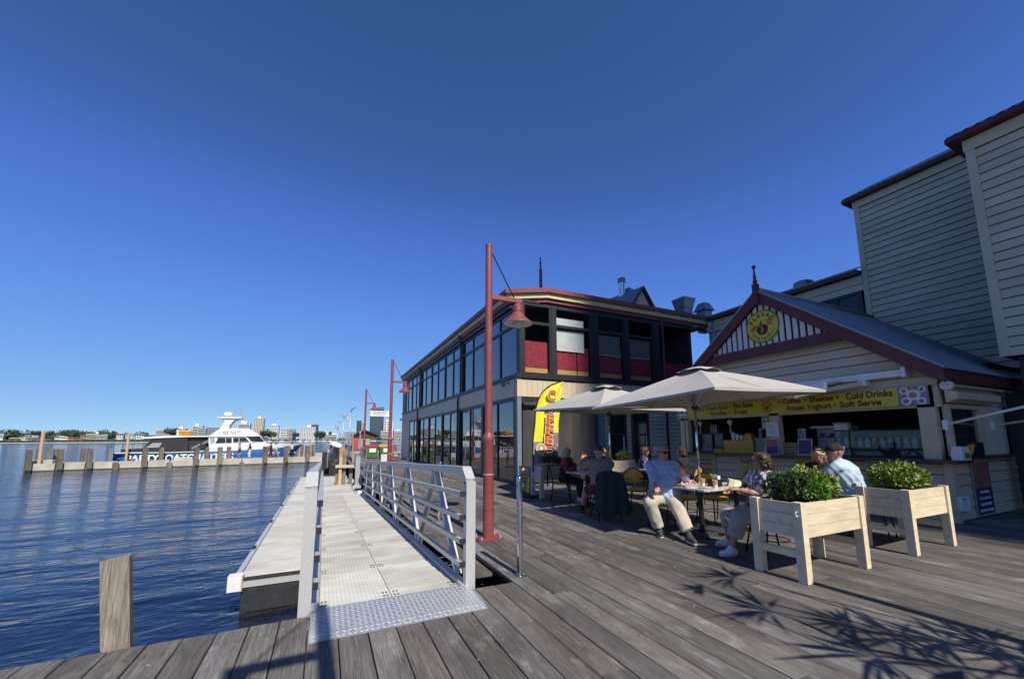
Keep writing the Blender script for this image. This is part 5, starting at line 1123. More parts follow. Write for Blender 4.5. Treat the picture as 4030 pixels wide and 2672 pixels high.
# ---- things on the tables
TZ = .7405
def cup(name, label, x, y, z, mat, h=.115, r0=.027, r1=.040, cat='cup'):
    t = thing(name, label, cat, (x, y, z)); MB().lathe([(r0, 0), (r1, h*.45), (r1, h)], (x, y, z), 16) ; 
    MB().lathe([(0, .004), (r0, 0), (r0+(r1-r0)*.4, h*.4)], (x, y, z), 16).build('base', M['paper'], t, smooth=True, angle=60); MB().lathe([(r0+(r1-r0)*.4, h*.4), (r1, h), (r1+.002, h+.003), (r1-.004, h), (r0, .02)], (x, y, z), 16).build('wall', mat, t, smooth=True, angle=60); return t
cup('paper_cup', 'left orange paper coffee cup on the front table', 5.52, 4.60, TZ, M['cup_paper']); cup('paper_cup', 'right orange paper coffee cup on the front table', 5.48, 4.34, TZ, M['cup_paper'])
cup('drink_cup', 'mint green drink cup on the farther table', 5.50, 7.50, TZ, M['mint_cup'], .13); cup('mug', 'white mug on the table near the kiosk', 7.22, 4.06, TZ, M['paper'], .10, .038, .042, 'mug')
t = thing('saucer', 'white saucer under the mug by the kiosk table edge', 'saucer', (7.36, 4.06, TZ)); MB().lathe([(.04, 0), (.075, .012), (.075, .016), (.035, .006), (0, .006)], (7.36, 4.06, TZ), 18).build('dish', M['letter_white'], t, smooth=True)
t = thing('food_tray', 'white paper food boat with crumpled red wrappers on the front table', 'tray', (5.28, 4.70, TZ)); MB().add([(5.13, 4.58, TZ+.035), (5.43, 4.58, TZ+.035), (5.43, 4.82, TZ+.035), (5.13, 4.82, TZ+.035), (5.17, 4.62, TZ+.002), (5.39, 4.62, TZ+.002), (5.39, 4.78, TZ+.002), (5.17, 4.78, TZ+.002)], [(4, 5, 6, 7), (0, 1, 5, 4), (1, 2, 6, 5), (2, 3, 7, 6), (3, 0, 4, 7)]).build('boat', M['letter_white'], t)
mb = MB()
for k in range(26):
    c = np.array((5.28+rng.uniform(-.10, .12), 4.70+rng.uniform(-.07, .07), TZ+.03+.045*rng.random())); q = [c+rng.normal(size=3)*.028 for _ in range(4)]; mb.add(q, [(0, 1, 2), (0, 2, 3), (0, 3, 1), (1, 3, 2)])
mb.build('wrappers', M['paper_red'], t)
t = thing('condiment_caddy', 'black caddy with wooden stirrers and napkins on the front table', 'caddy', (5.66, 4.48, TZ)); bx('box', M['black_steel'], t, 5.58, 5.74, 4.42, 4.56, TZ, TZ+.11); mb = MB()
for k in range(18): a = rng.normal(size=2)*.025; mb.beam((5.61+.006*k % .05, 4.50, TZ+.09), (5.61+.04*rng.random()+a[0], 4.50+a[1], TZ+.17+.03*rng.random()), .006, .003)
mb.build('stirrers', M['wood_stick'], t); bx('napkins', M['letter_white'], t, 5.67, 5.73, 4.44, 4.54, TZ+.111, TZ+.165)
t = thing('crumpled_bag', 'crumpled lime green paper bag on the right table', 'bag', (6.0, 4.42, TZ)); vs = []
for k in range(8): a = k*math.pi/4; vs.append((6.02+.13*math.cos(a)*(1+.2*rng.random()), 4.42+.09*math.sin(a)*(1+.2*rng.random()), TZ))
for k in range(8): a = k*math.pi/4+.2; vs.append((6.03+.10*math.cos(a)*(1+.3*rng.random()), 4.42+.06*math.sin(a)*(1+.3*rng.random()), TZ+.07+.05*rng.random()))
vs.append((6.03, 4.42, TZ+.09)); MB().add(vs, [(k, (k+1) % 8, 8+(k+1) % 8, 8+k) for k in range(8)]+[(8+k, 8+(k+1) % 8, 16) for k in range(8)]).build('paper', M['lime_paper'], t)
t = thing('paper_plate', 'white paper plate with a scrap of food on the front table', 'plate', (5.32, 4.40, TZ)); MB().lathe([(0, .004), (.06, .004), (.09, .012), (.092, .014), (.06, .007), (0, .007)], (5.32, 4.40, TZ), 20).build('plate', M['letter_white'], t, smooth=True); MB().lathe([(.03, .007), (.02, .02), (0, .024)], (5.30, 4.40, TZ), 7).build('food', M['kraft'], t)
t = thing('table_number', 'small yellow table number under the edge of the front table', 'sign', (5.62, 4.22, .60)); bx('plate', M['crate_yellow'], t, 5.58, 5.72, 4.285, 4.29, .655, .71); letters('17', M['letter_black'], t, (5.65, 4.283, .682), *FX, .05, .001)
t = thing('food_dish', 'small white dish on the farther table', 'dish', (5.32, 7.58, TZ)); MB().lathe([(.05, 0), (.08, .03), (.08, .034), (.045, .006), (0, .006)], (5.32, 7.58, TZ), 16).build('dish', M['letter_white'], t, smooth=True)
t = thing('paper_bag', 'kraft paper takeaway bag standing on the farther table', 'bag', (5.78, 7.35, TZ)); bx('bag', M['kraft'], t, 5.70, 5.88, 7.52, 7.64, TZ, TZ+.3); bx('fold', M['kraft'], t, 5.705, 5.875, 7.50, 7.518, TZ+.01, TZ+.10)

# ---- feather flag
FY = 9.35
fl = thing('feather_flag', 'yellow feather flag reading coffee behind the shaded planter', 'flag', (4.98, FY, 0))
z3 = zc((2020, 1490), .236)
def FP(x, y): p = P(*z3(x, y), y=FY); return np.array((p[0], FY, p[2]))
left = [(345, 1440), (335, 1250), (340, 1050), (352, 900), (362, 750), (372, 600), (388, 480), (415, 370), (455, 290), (510, 210), (580, 145), (660, 95), (745, 65), (832, 45)]
right = [(725, 1345), (735, 1200), (742, 1050), (752, 900), (762, 750), (772, 640), (782, 540), (790, 450), (796, 380), (802, 320), (810, 250), (816, 190), (822, 130), (834, 60)]
vs = []; m_ = 8
for (a, b) in zip(left, right):
    A_, B_ = FP(*a), FP(*b)
    for j in range(m_+1):
        q = A_+(B_-A_)*(j/m_); q[1] += .03*math.sin(j*1.1+q[2]*2.2)+.012*math.sin(q[2]*9+j*2); vs.append(q)
n = len(left); low = 4
fsY = [(i*(m_+1)+j, i*(m_+1)+j+1, (i+1)*(m_+1)+j+1, (i+1)*(m_+1)+j) for i in range(n-1) for j in range(m_)]
mb = MB(); mb.v = [tuple(p) for p in vs]
for i in range(n-1):
    for j in range(m_): mb.f.append(fsY[i*m_+j]); mb.m.append(1 if i < 2 else (2 if i == 2 and j > 3 else 0))
o = mb.build('cloth', [M['flag_yellow'], M['food_purple'], M['poster_food']], fl, smooth=True)
MB().tube([(FP(*a)-np.array((.015, -.01, 0))) for a in ([(350, 1560)]+left)], [.018]*12+[.014]*3, 8).build('pole', M['black_rubber'], fl, smooth=True); bx('base', M['black_rubber'], fl, 4.8, 5.2, FY-.15, FY+.15, .004, .05); MB().tube([(5.0, FY, .05), tuple(FP(350, 1560))], .012, 8).build('stake', M['galvanised'], fl)
for ch, (cx_, cy_), h in (('C', (620, 290), 160), ('F', (585, 700), 160), ('F', (578, 870), 160), ('E', (562, 1030), 165), ('E', (540, 1200), 170)):
    p = FP(cx_, cy_); sz = (FP(cx_, cy_-h/2)[2]-FP(cx_, cy_+h/2)[2])*1.5
    letters(ch, M['letter_cream'], fl, p+np.array((0, -.075, 0)), *FX, sz, .024, rot=-.06, width=sz*.72); letters(ch, M['letter_red'], fl, p+np.array((0, -.082, 0)), *FX, sz, .010, rot=-.06, width=sz*.62)
p = FP(602, 490); MB().lathe([(.0, -.07), (.145, -.07), (.145, -.062)], p, 28, 'y').build('emblem_disc', M['letter_cream'], fl); emblem(fl, p+np.array((0, -.074, 0)), *FX, .145, None, M['letter_red'], M['letter_red'], M['letter_maroon'])
# printed cup and coffee beans at the foot of the flag
p = FP(440, 1190); MB().lathe([(.15, -.085), (.15, -.09)], p+np.array((-.0, 0, .03)), 24, 'y').build('cup_print', M['letter_cream'], fl); MB().lathe([(.12, -.092), (.0, -.094)], p+np.array((.0, 0, .04)), 24, 'y').build('coffee_print', M['kraft'], fl); MB().lathe([(.05, -.095), (.0, -.097)], p+np.array((.0, 0, .05)), 14, 'y').build('foam_print', M['letter_cream'], fl)
mb = MB()
for k in range(46): q = FP(rng.uniform(600, 725), rng.uniform(1090, 1330)); mb.lathe([(.017, -.075), (.0, -.082)], q, 7, 'y')
tag(mb.build('bean_print', M['letter_maroon'], fl), kind='stuff')
mb = MB()
for k in range(40): q = FP(rng.uniform(600, 725), rng.uniform(1080, 1330)); mb.lathe([(.009, -.083), (.0, -.087)], q, 6, 'y')
tag(mb.build('bean_gleam', M['letter_cream'], fl), kind='stuff')
# ---- menu stand
ms = thing('menu_stand', 'black framed yellow menu stand beside the shaded planter', 'menu stand', (5.0, 9.9, 0))
z5 = zc((2020, 1800), .1403); a = P(*z5(170, 1010), z=.02); b = P(*z5(475, 1072), z=.02); d_ = (b-a); Ld = np.hypot(d_[0], d_[1]); ux = np.array((d_[0], d_[1], 0))/Ld; un = np.cross(ux, (0, 0, 1.))
hh = P(*z5(170, 235), y=a[1])[2]
def mp(s, z, off): q = a+ux*s*Ld+un*off; return (q[0], q[1], z)
mb = MB(); mb.prism([mp(0, .02, 0), mp(1, .02, 0), mp(1, hh, 0), mp(0, hh, 0)], -un*.04); mb.build('frame', M['black_frame'], ms)
mb = MB(); mb.prism([mp(.06, .09, .002), mp(.94, .09, .002), mp(.94, hh*.74, .002), mp(.06, hh*.74, .002)], un*.002); mb.build('print', M['sign_green_yellow'], ms); mb = MB(); mb.prism([mp(.06, hh*.745, .002), mp(.94, hh*.745, .002), mp(.94, hh-.03, .002), mp(.06, hh-.03, .002)], un*.002); mb.build('picture', M['food_purple'], ms)
for k, (s_, w) in enumerate((('HOT FOOD TO GO', .82), ('DIM SUMS', .6), ('RICE BOWLS', .56), ('BBQ GRILL', .46), ('NOODLES', .32), ('SOUPS', .34))):
    letters(s_, M['letter_maroon'], ms, mp(.5, hh*(.70-.108*k), .005), ux, (0, 0, 1), .085, .004, width=w*Ld)
q = np.array(mp(.5, hh*.87, .006)); MB().lathe([(.07, -.001), (.07, .001)], q, 18, 'y').build('emblem', M['sign_lime'], ms); mb = MB(); mb.tube([mp(.2, .02, -.03), mp(.2, .012, .22)], .008, 5).tube([mp(.8, .02, -.03), mp(.8, .012, .22)], .008, 5); mb.build('foot', M['black_steel'], ms)
t = thing('paper_straw', 'white straw lying on the planks in the umbrella shade', 'straw', (4.55, 7.9, .005)); MB().beam(P(*z5(735, 1460), z=.009), P(*z5(1090, 1430), z=.009), .012, .006).build('straw', M['letter_white'], t)
# ---- slender steel mast and fan palm behind the camera: they throw the shadows on the planks
t = thing('steel_mast', 'slender steel mast right behind the photographer throwing a long shadow line', 'mast', (4.81, -.5, 0)); MB().lathe([(.05, .004), (.05, .012), (.055, .02), (.052, 3.10), (0, 3.11)], (4.81, -.5, 0), 12).build('tube', M['galvanised'], t, smooth=True, angle=40)
pl = thing('fan_palm', 'fan palm behind the photographer whose leaf shadows cross the planks', 'palm', (5.0, -1.9, 0))
MB().tube([(5.0, -1.9, 0), (4.97, -1.9, .9), (4.88, -1.85, 1.75)], [.16, .13, .11], 12).build('trunk', M['palm_trunk'], pl, smooth=True); bx('tub', M['planter_wood_dull'], pl, 4.6, 5.4, -2.3, -1.5, 0, .55)
crown = np.array((4.87, -1.85, 1.8)); mb = MB(); mp2 = MB()
def fan(tip, dirv, R, n=15):
    tip = np.array(tip, float); d = np.array(dirv, float); d /= np.linalg.norm(d); side = np.cross(d, (0, 0, 1.)); side /= np.linalg.norm(side); up = np.cross(side, d)
    for k in range(n):
        a = -1.6+3.2*k/(n-1)+.10*rng.normal(); e = nrm_(d*math.cos(a)+side*math.sin(a)+up*.22*rng.normal()); L = R*(.50+.50*math.cos(a*.62))*(1+.16*rng.normal()); w = np.cross(e, up)
        mb.add([tip, tip+e*L*.45+w*.026+up*.01, tip+e*L-up*.05*L, tip+e*L*.45-w*.026+up*.01], [(0, 1, 2, 3)])
shadow_pts = [((3.60, 2.40), .62), ((3.55, 1.62), .68), ((4.05, 1.66), .70), ((4.10, 3.10), .46), ((3.85, 1.30), .7), ((4.40, 1.15), .75), ((4.75, .85), .8), ((3.95, 1.95), .5), ((4.25, 1.5), .6), ((4.55, 1.35), .55), ((3.50, 3.0), .22), ((4.3, .7), .7), ((5.2, .6), .8)]
for (sx, sy), R in shadow_pts:
    z = 2.2+rng.uniform(-.15, .3) if sy < 2 else 2.85+rng.uniform(-.05, .1); tn = math.tan(R_(SUN_EL)); tip = np.array((sx+SUN_DX*z/tn, sy-z/tn, z)); d = tip-crown
    mp2.tube([crown, crown*.5+tip*.5+np.array((0, 0, .25)), tip], [.02, .014, .010], 6); fan(tip, (sx-4.75, (sy-.4)*.8, -.25), R)
mb.build('leaves', M['palm_leaf'], pl); mp2.build('stalks', M['palm_trunk'], pl, smooth=True)
# ================================================================== PEOPLE (one continuous surface per body or garment, grown from tapered limbs)
V3 = lambda *a: np.array(a, float)
def nrm(v): v = np.array(v, float); return v/(np.linalg.norm(v)+1e-9)
def surf(prims, h, k=.03, cuts=(), wob=None):
    """smooth union of tapered capsules -> quad mesh (surface nets)"""
    A = np.array([p[0] for p in prims]+[p[1] for p in prims], float); rm = max(max(p[2], p[3]) for p in prims)
    lo = A.min(0)-rm-3*h-k; hi = A.max(0)+rm+3*h+k; n = np.ceil((hi-lo)/h).astype(int)+1
    Fd = np.full(n, .3, np.float32)
    for p in prims:
        a, b, ra, rb = V3(*p[0]), V3(*p[1]), p[2], p[3]; kk = p[4] if len(p) > 4 else k; m = max(ra, rb)+kk+2.5*h
        i0 = np.maximum(np.floor((np.minimum(a, b)-m-lo)/h).astype(int), 0); i1 = np.minimum(np.ceil((np.maximum(a, b)+m-lo)/h).astype(int)+1, n)
        g = [(lo[d]+h*np.arange(i0[d], i1[d])).astype(np.float32) for d in range(3)]
        X, Y, Z = np.meshgrid(*g, indexing='ij', sparse=True); ab = b-a; L2 = ab@ab+1e-12
        t = np.clip(((X-a[0])*ab[0]+(Y-a[1])*ab[1]+(Z-a[2])*ab[2])/L2, 0, 1)
        d = np.sqrt((X-a[0]-t*ab[0])**2+(Y-a[1]-t*ab[1])**2+(Z-a[2]-t*ab[2])**2)-(ra+(rb-ra)*t)
        sl = tuple(slice(i0[q], i1[q]) for q in range(3)); f = Fd[sl]
        hh = np.clip(.5+.5*(f-d)/kk, 0, 1); Fd[sl] = f*(1-hh)+d*hh-kk*hh*(1-hh)
    if cuts:
        X, Y, Z = np.meshgrid(*[(lo[d]+h*np.arange(n[d])).astype(np.float32) for d in range(3)], indexing='ij', sparse=True)
        for c in cuts:
            if c[0] == 'plane': _, p0, nv = c; d = (X-p0[0])*nv[0]+(Y-p0[1])*nv[1]+(Z-p0[2])*nv[2]; Fd = np.maximum(Fd, d)     # keeps the side behind the normal
            else: _, p0, r = c; d = r-np.sqrt((X-p0[0])**2+(Y-p0[1])**2+(Z-p0[2])**2); Fd = np.maximum(Fd, d)
    s = Fd < 0; c = np.zeros(n-1, np.int8)
    for dx in (0, 1):
        for dy in (0, 1):
            for dz in (0, 1): c += s[dx:n[0]-1+dx, dy:n[1]-1+dy, dz:n[2]-1+dz]
    ac = np.argwhere((c > 0) & (c < 8)); idx = np.full(n-1, -1, np.int32); idx[tuple(ac.T)] = np.arange(len(ac))
    acc = np.zeros((len(ac), 3)); cnt = np.zeros(len(ac)); cor = [(x, y, z) for x in (0, 1) for y in (0, 1) for z in (0, 1)]
    for i, p in enumerate(cor):
        for q in cor[i+1:]:
            if sum(abs(np.subtract(p, q))) != 1: continue
            fa = Fd[tuple((ac+p).T)]; fb = Fd[tuple((ac+q).T)]; m = (fa < 0) != (fb < 0); t = np.where(m, fa/(fa-fb+1e-12), 0)[:, None]
            acc += np.where(m[:, None], np.array(p)+(np.array(q)-np.array(p))*t, 0); cnt += m
    vs = lo+h*(ac+acc/cnt[:, None]); fs = []
    for ax in range(3):
        e = [0, 0, 0]; e[ax] = 1; s0 = s[:n[0]-e[0], :n[1]-e[1], :n[2]-e[2]]; s1 = s[e[0]:, e[1]:, e[2]:]; q = np.argwhere(s0 != s1); u, v = [(1, 2), (2, 0), (0, 1)][ax]
        q = q[(q[:, u] > 0) & (q[:, v] > 0)]; flip = s0[tuple(q.T)]
        def at_(du, dv): r = q.copy(); r[:, u] -= du; r[:, v] -= dv; return idx[tuple(r.T)]
        Q = np.stack([at_(1, 1), at_(0, 1), at_(0, 0), at_(1, 0)], 1); Q = np.where(flip[:, None], Q, Q[:, ::-1]); fs.append(Q)
    fs = np.concatenate(fs); fs = fs[(fs >= 0).all(1)]
    if wob:
        amp, fq = wob; p = vs*fq; w = np.sin(p[:, 0]*1.3+2*np.sin(p[:, 2]*.9))*np.sin(p[:, 1]*1.1+1.7*np.sin(p[:, 0]*.7))+.6*np.sin(p[:, 2]*1.9+p[:, 0]*1.5)*np.sin(p[:, 1]*2.3+1)
        g = np.zeros_like(vs); ctr = vs.mean(0)
        # push along the face normals
        tri = vs[fs]; fn = np.cross(tri[:, 2]-tri[:, 0], tri[:, 3]-tri[:, 1])
        for j in range(4): np.add.at(g, fs[:, j], fn)
        g /= np.linalg.norm(g, axis=1, keepdims=True)+1e-9; vs = vs+g*(w*amp)[:, None]
    return vs, fs
def surf_obj(name, mat, parent, *a, **k):
    vs, fs = surf(*a, **k); off = np.array(wloc(parent)); me = bpy.data.meshes.new(name)
    me.vertices.add(len(vs)); me.vertices.foreach_set('co', (vs-off).ravel()); me.loops.add(fs.size); me.loops.foreach_set('vertex_index', fs.ravel().astype(np.int32))
    me.polygons.add(len(fs)); me.polygons.foreach_set('loop_start', np.arange(0, fs.size, 4, dtype=np.int32)); me.polygons.foreach_set('use_smooth', np.ones(len(fs), bool)); me.update(calc_edges=True)
    return mesh_obj(name, me, mat, parent)
def ik(a, b, l1, l2, hint):
    a, b = V3(*a), V3(*b); d = b-a; L = np.linalg.norm(d); L = min(L, (l1+l2)*.999); u = nrm(d); x = (l1*l1-l2*l2+L*L)/(2*L); hgt = math.sqrt(max(l1*l1-x*x, 0)); hv = V3(*hint); hv = nrm(hv-u*(hv@u)); return a+u*x+hv*hgt, a+u*L
def hand(wr, d, pn, s=1.0, curl=.35, side=1):
    """palm, four unequal bent fingers and a thumb leaving the side of the palm"""
    d = nrm(d); pn = nrm(V3(*pn)-d*(V3(*pn)@d)); sd = np.cross(d, pn)*side; out = []
    for q in (-.028, -.009, .010, .028): out.append((wr+d*.015*s+sd*q*.7*s, wr+d*.085*s+sd*q*s, .017*s, .014*s, .015))
    for i, (q, L) in enumerate(((-.030, .075), (-.010, .088), (.010, .082), (.029, .062))):
        b = wr+d*.085*s+sd*q*s; c1 = curl*(1+.15*i); m = b+(d*math.cos(c1)+pn*math.sin(c1)+sd*q*2.0)*L*.52*s; t = m+(d*math.cos(2.1*c1)+pn*math.sin(2.1*c1)+sd*q*1.2)*L*.48*s
        out += [(b, m, .0105*s, .0095*s, .006), (m, t, .0095*s, .0078*s, .005)]
    tb = wr+d*.03*s-sd*.028*s; tm = tb+(d*.7-sd*.65+pn*.25)*.042*s; out += [(tb, tm, .013*s, .0115*s, .01), (tm, tm+(d*.9-sd*.25+pn*.3)*.034*s, .0115*s, .009*s, .005)]
    return out
def person(label, at, face, lean=.0, look=None, look_up=0., s=1.0, top='cloth_blue', bottom='cloth_khaki', skin='skin', hair=('short', 'hair_grey'), sleeve='long', legs='long', shoes='shoe_dark', sole='sole_white',
           wr=None, ankles=None, stand=False, girth=1.0, seat_z=.455, h=.0095, hands=(.4, .4), palm=None, socks=None, collar=None, side_lean=0., detail=True, elbow_hint=None, knees_out=.0, lw=1.0):
    f = nrm(V3(face[0], face[1], 0)); r = V3(f[1], -f[0], 0); up = V3(0, 0, 1); g = V3(at[0], at[1], at[2] if len(at) > 2 else 0)
    t = thing('person', label, 'person', tuple(g)); 
    hipz = (seat_z+.10*s) if not stand else .93*s
    pel = g+up*hipz; u = nrm(up*math.cos(lean)+f*math.sin(lean)+r*side_lean); fr = nrm(f-u*(f@u))
    waist = pel+u*.18*s; chest = pel+u*.36*s; nb = pel+u*.515*s; hl = nrm(V3(look[0], look[1], 0)) if look is not None else f
    hd = nb+u*.05*s+up*.115*s+f*.025*s+f*math.sin(lean)*.03; hf = nrm(hl+up*look_up); hr = nrm(np.cross(hf, up)); hu = np.cross(hr, hf)
    shl = {+1: nb-u*.045*s+r*.178*s*girth**.3, -1: nb-u*.045*s-r*.178*s*girth**.3}; hip = {+1: pel+r*.095*s, -1: pel-r*.095*s}
    wr = wr or {}; ankles = ankles or {}; W = {}; E = {}; K = {}; An = {}; ud = up*-1
    for sd in (1, -1):
        tgt = wr.get(sd, pel+f*.34*s+r*sd*.13*s+up*.12*s); hint = (elbow_hint or {}).get(sd, V3(*(ud*.8+r*sd*.6-f*.3))); E[sd], W[sd] = ik(shl[sd], tgt, .285*s, .255*s, hint)
        atg = ankles.get(sd, g+f*.42*s+r*sd*.12*s+up*.09) if not stand else ankles.get(sd, g+r*sd*.09*s+up*.09); K[sd], An[sd] = ik(hip[sd], atg, .43*s, .42*s, f*.8+up*.75+r*sd*knees_out if not stand else f)
    B = girth
    # bare body: head, neck, arms, hands, legs
    hb = []
    hb += [(nb-u*.02*s, hd-up*.05*s-hf*.012*s, .062*s, .052*s), (hd-hf*.018*s+hu*.018*s, hd+hf*.012*s+hu*.022*s, .094*s, .088*s), (hd+hf*.025*s-hu*.02*s, hd+hf*.048*s-hu*.088*s, .066*s, .036*s), (hd+hf*.05*s-hu*.01*s, hd+hf*.055*s-hu*.055*s, .05*s, .04*s)]
    if detail:
        hb += [(hd+hf*.094*s+hu*.01*s, hd+hf*.114*s-hu*.028*s, .010*s, .0165*s, .012), (hd+hf*.092*s+hr*.032*s+hu*.026*s, hd+hf*.092*s-hr*.032*s+hu*.026*s, .012*s, .012*s, .014), (hd+hf*.086*s-hu*.064*s+hr*.018*s, hd+hf*.086*s-hu*.064*s-hr*.018*s, .012*s, .012*s, .010)]
        for sd in (1, -1): e0 = hd+hr*sd*.090*s-hf*.012*s; hb += [(e0-hu*.03*s, e0+hu*.012*s-hf*.010*s, .012*s, .018*s, .008)]
    for sd in (1, -1):
        fw = nrm(W[sd]-E[sd]); hb += [(shl[sd], E[sd], .050*s*B**.5, .040*s), (E[sd], E[sd]+(W[sd]-E[sd])*.35, .041*s, .041*s), (E[sd]+(W[sd]-E[sd])*.35, W[sd], .040*s, .026*s)]
        pn = (palm or {}).get(sd, V3(0, 0, -1)); hb += hand(W[sd], fw, pn, s, hands[0 if sd > 0 else 1], sd)
        hb += [(hip[sd], K[sd], .085*s*B**.5, .058*s), (K[sd], K[sd]+(An[sd]-K[sd])*.35-0*f, .056*s, .056*s), (K[sd]+(An[sd]-K[sd])*.35, An[sd], .055*s, .038*s)]
    hb += [(shl[1]*.75+shl[-1]*.25, shl[-1]*.75+shl[1]*.25, .075*s, .075*s, .05), (chest, pel, .11*s*B, .11*s*B, .06), (hip[1], hip[-1], .10*s*B, .10*s*B, .05)]
    surf_obj('body', M[skin], t, hb, h, .022)
    # face details
    if detail:
        mb = MB()
        for sd in (1, -1): mb.lathe([(0, -.011*s), (.009*s, -.006*s), (.011*s, 0), (.009*s, .006*s), (0, .011*s)], hd+hf*.098*s+hr*sd*.033*s+hu*.006*s, 8)
        mb.build('eyes', M['eye_dark'], t, smooth=True); MB().tube([hd+hf*.096*s-hu*.064*s+hr*.024*s, hd+hf*.101*s-hu*.063*s, hd+hf*.096*s-hu*.064*s-hr*.024*s], .006*s, 6).build('mouth', M['lips'], t, smooth=True)
    # garments
    top_p = [(shl[1]*.78+shl[-1]*.22, shl[-1]*.78+shl[1]*.22, .092*s, .092*s, .06), (chest+r*.075*s-fr*.0, waist+r*.07*s, .125*s*B, .118*s*B, .07), (chest-r*.075*s, waist-r*.07*s, .125*s*B, .118*s*B, .07), (waist+fr*.035*s*(B*2-1), pel+fr*.03*s*(B*2-1)+u*.04*s, .135*s*B, .13*s*B, .06), (pel+r*.07*s+u*.03*s, pel-r*.07*s+u*.03*s, .135*s*B, .135*s*B, .06), (nb-u*.03*s, nb+u*.012*s, .075*s, .070*s, .03)]
    for sd in (1, -1):
        ev = nrm(W[sd]-E[sd])
        if sleeve == 'long': top_p += [(shl[sd], E[sd], .073*s*B**.4, .058*s, .03), (E[sd], W[sd]-ev*.02, .058*s, .043*s, .02)]
        elif sleeve == 'rolled': top_p += [(shl[sd], E[sd], .073*s*B**.4, .060*s, .03), (E[sd], E[sd]*.45+W[sd]*.55, .060*s, .055*s, .02)]
        else: top_p += [(shl[sd], E[sd]*.72+shl[sd]*.28, .075*s*B**.5, .068*s, .03)]
    surf_obj('top', M[top], t, top_p, h*1.05, .03, [('plane', pel-u*.075*s, -u)], (.0075, 24))
    hems = []
    bot_p = [(hip[1], hip[-1], .128*s*B, .128*s*B, .05), (pel+u*.02*s, pel+u*.09*s, .125*s*B, .122*s*B, .05)]
    for sd in (1, -1):
        k0, a0 = K[sd], An[sd]
        bot_p += [(hip[sd], k0, .104*s*B**.6*lw, .084*s*lw, .04)]
        if legs == 'long': bot_p += [(k0, a0-(a0-k0)*-.02, .084*s*lw, .074*s*lw, .025)]; hems.append(('plane', a0+(k0-a0)*.09, nrm(a0-k0)))
        elif legs == 'capri': bot_p += [(k0, a0+(k0-a0)*.28, .084*s*lw, .082*s*lw, .025)]; hems.append(('plane', a0+(k0-a0)*.40, nrm(a0-k0)))
        elif legs == 'shorts': bot_p = [q for q in bot_p if q[1] is not k0]+[(hip[sd], k0*.72+hip[sd]*.28, .106*s*B**.6, .094*s, .03)]
    surf_obj('trousers' if legs != 'shorts' else 'shorts', M[bottom], t, bot_p, h*1.05, .03, hems, (.0055, 17))
    for sd in (1, -1):
        sh_d = nrm(V3(*(nrm((An[sd]-K[sd])*V3(1, 1, 0)*.3+f+r*sd*.15)*V3(1, 1, 0)))); a0 = An[sd].copy(); a0[2] = max(a0[2], .075)
        if stand: sh_d = f
        z0 = a0[2]-.045; hl_ = a0-sh_d*.045*s; toe = a0+sh_d*.155*s; hl_[2] = z0; toe[2] = z0-.012
        surf_obj('shoe', M[shoes], t, [(hl_, toe*.5+hl_*.5, .040*s, .043*s, .02), (toe*.5+hl_*.5, toe, .043*s, .036*s, .02), (a0+up*.012, toe*.4+hl_*.6+up*.012, .042*s, .040*s, .03)], h, .02, [('plane', (0, 0, max(z0-.030, .012)), (0, 0, -1))])
        b0 = max(z0-.045, .004); pts = []
        for k in range(16):
            a = 2*math.pi*k/16; cxy = hl_*.5+toe*.5; e = sh_d*math.cos(a)*.142*s+np.cross(up, sh_d)*math.sin(a)*.047*s; pts.append((cxy[0]+e[0], cxy[1]+e[1], b0))
        MB().prism(pts, (0, 0, max(z0-.028-b0, .012))).build('sole', M[sole], t)
        if socks: surf_obj('sock', M[socks], t, [(a0, a0+(K[sd]-a0)*.22, .043*s, .047*s)], h, .02)
    # hair
    hs, hm = hair
    sk = [(hd-hf*.022*s+hu*.024*s, hd+hf*.004*s+hu*.030*s, .105*s, .098*s)]; fc = [('plane', hd+hf*.058*s+hu*.045*s, nrm(hf-hu*.55)), ('plane', hd-hu*.055*s, -up)]
    if hs == 'short': surf_obj('hair', M[hm], t, sk, h*.9, .02, [('plane', hd+hf*.058*s+hu*.05*s, nrm(hf-hu*.8)), ('plane', hd-hu*.045*s-hf*.04*s, nrm(hf*.35-hu))], (.006, 60))
    if hs == 'crop': surf_obj('hair', M[hm], t, [(q[0], q[1], q[2]-.006, q[3]-.005) for q in sk], h*.9, .02, [('plane', hd+hf*.05*s+hu*.06*s, nrm(hf-hu*.9)), ('plane', hd+hu*.022*s-hf*.04*s, nrm(hf*.3-hu))], (.002, 70))
    if hs == 'wavy': surf_obj('hair', M[hm], t, sk+[(hd-hf*.06*s+hu*.06*s+hr*q*.05*s, hd-hf*.09*s-hu*.03*s+hr*q*.06*s, .06*s, .05*s) for q in (-1, 0, 1)]+[(hd+hf*.02*s+hu*.10*s+hr*.03*s, hd-hf*.05*s+hu*.11*s-hr*.04*s, .035*s, .03*s)], h*.9, .02, [('plane', hd+hf*.062*s+hu*.055*s, nrm(hf-hu*.8)), ('plane', hd-hu*.075*s, -up)], (.008, 70))
    if hs == 'curly': surf_obj('hair', M[hm], t, sk+[(hd+hu*.05*s+hr*a*.085*s-hf*b*.06*s, hd-hu*.055*s+hr*a*.085*s-hf*b*.085*s, .055*s, .05*s) for a in (-1, -.4, .4, 1) for b in (.2, 1)], h*.9, .02, [('plane', hd+hf*.052*s+hu*.045*s, nrm(hf-hu*.45)), ('plane', hd-hu*.10*s, -up)], (.009, 85))
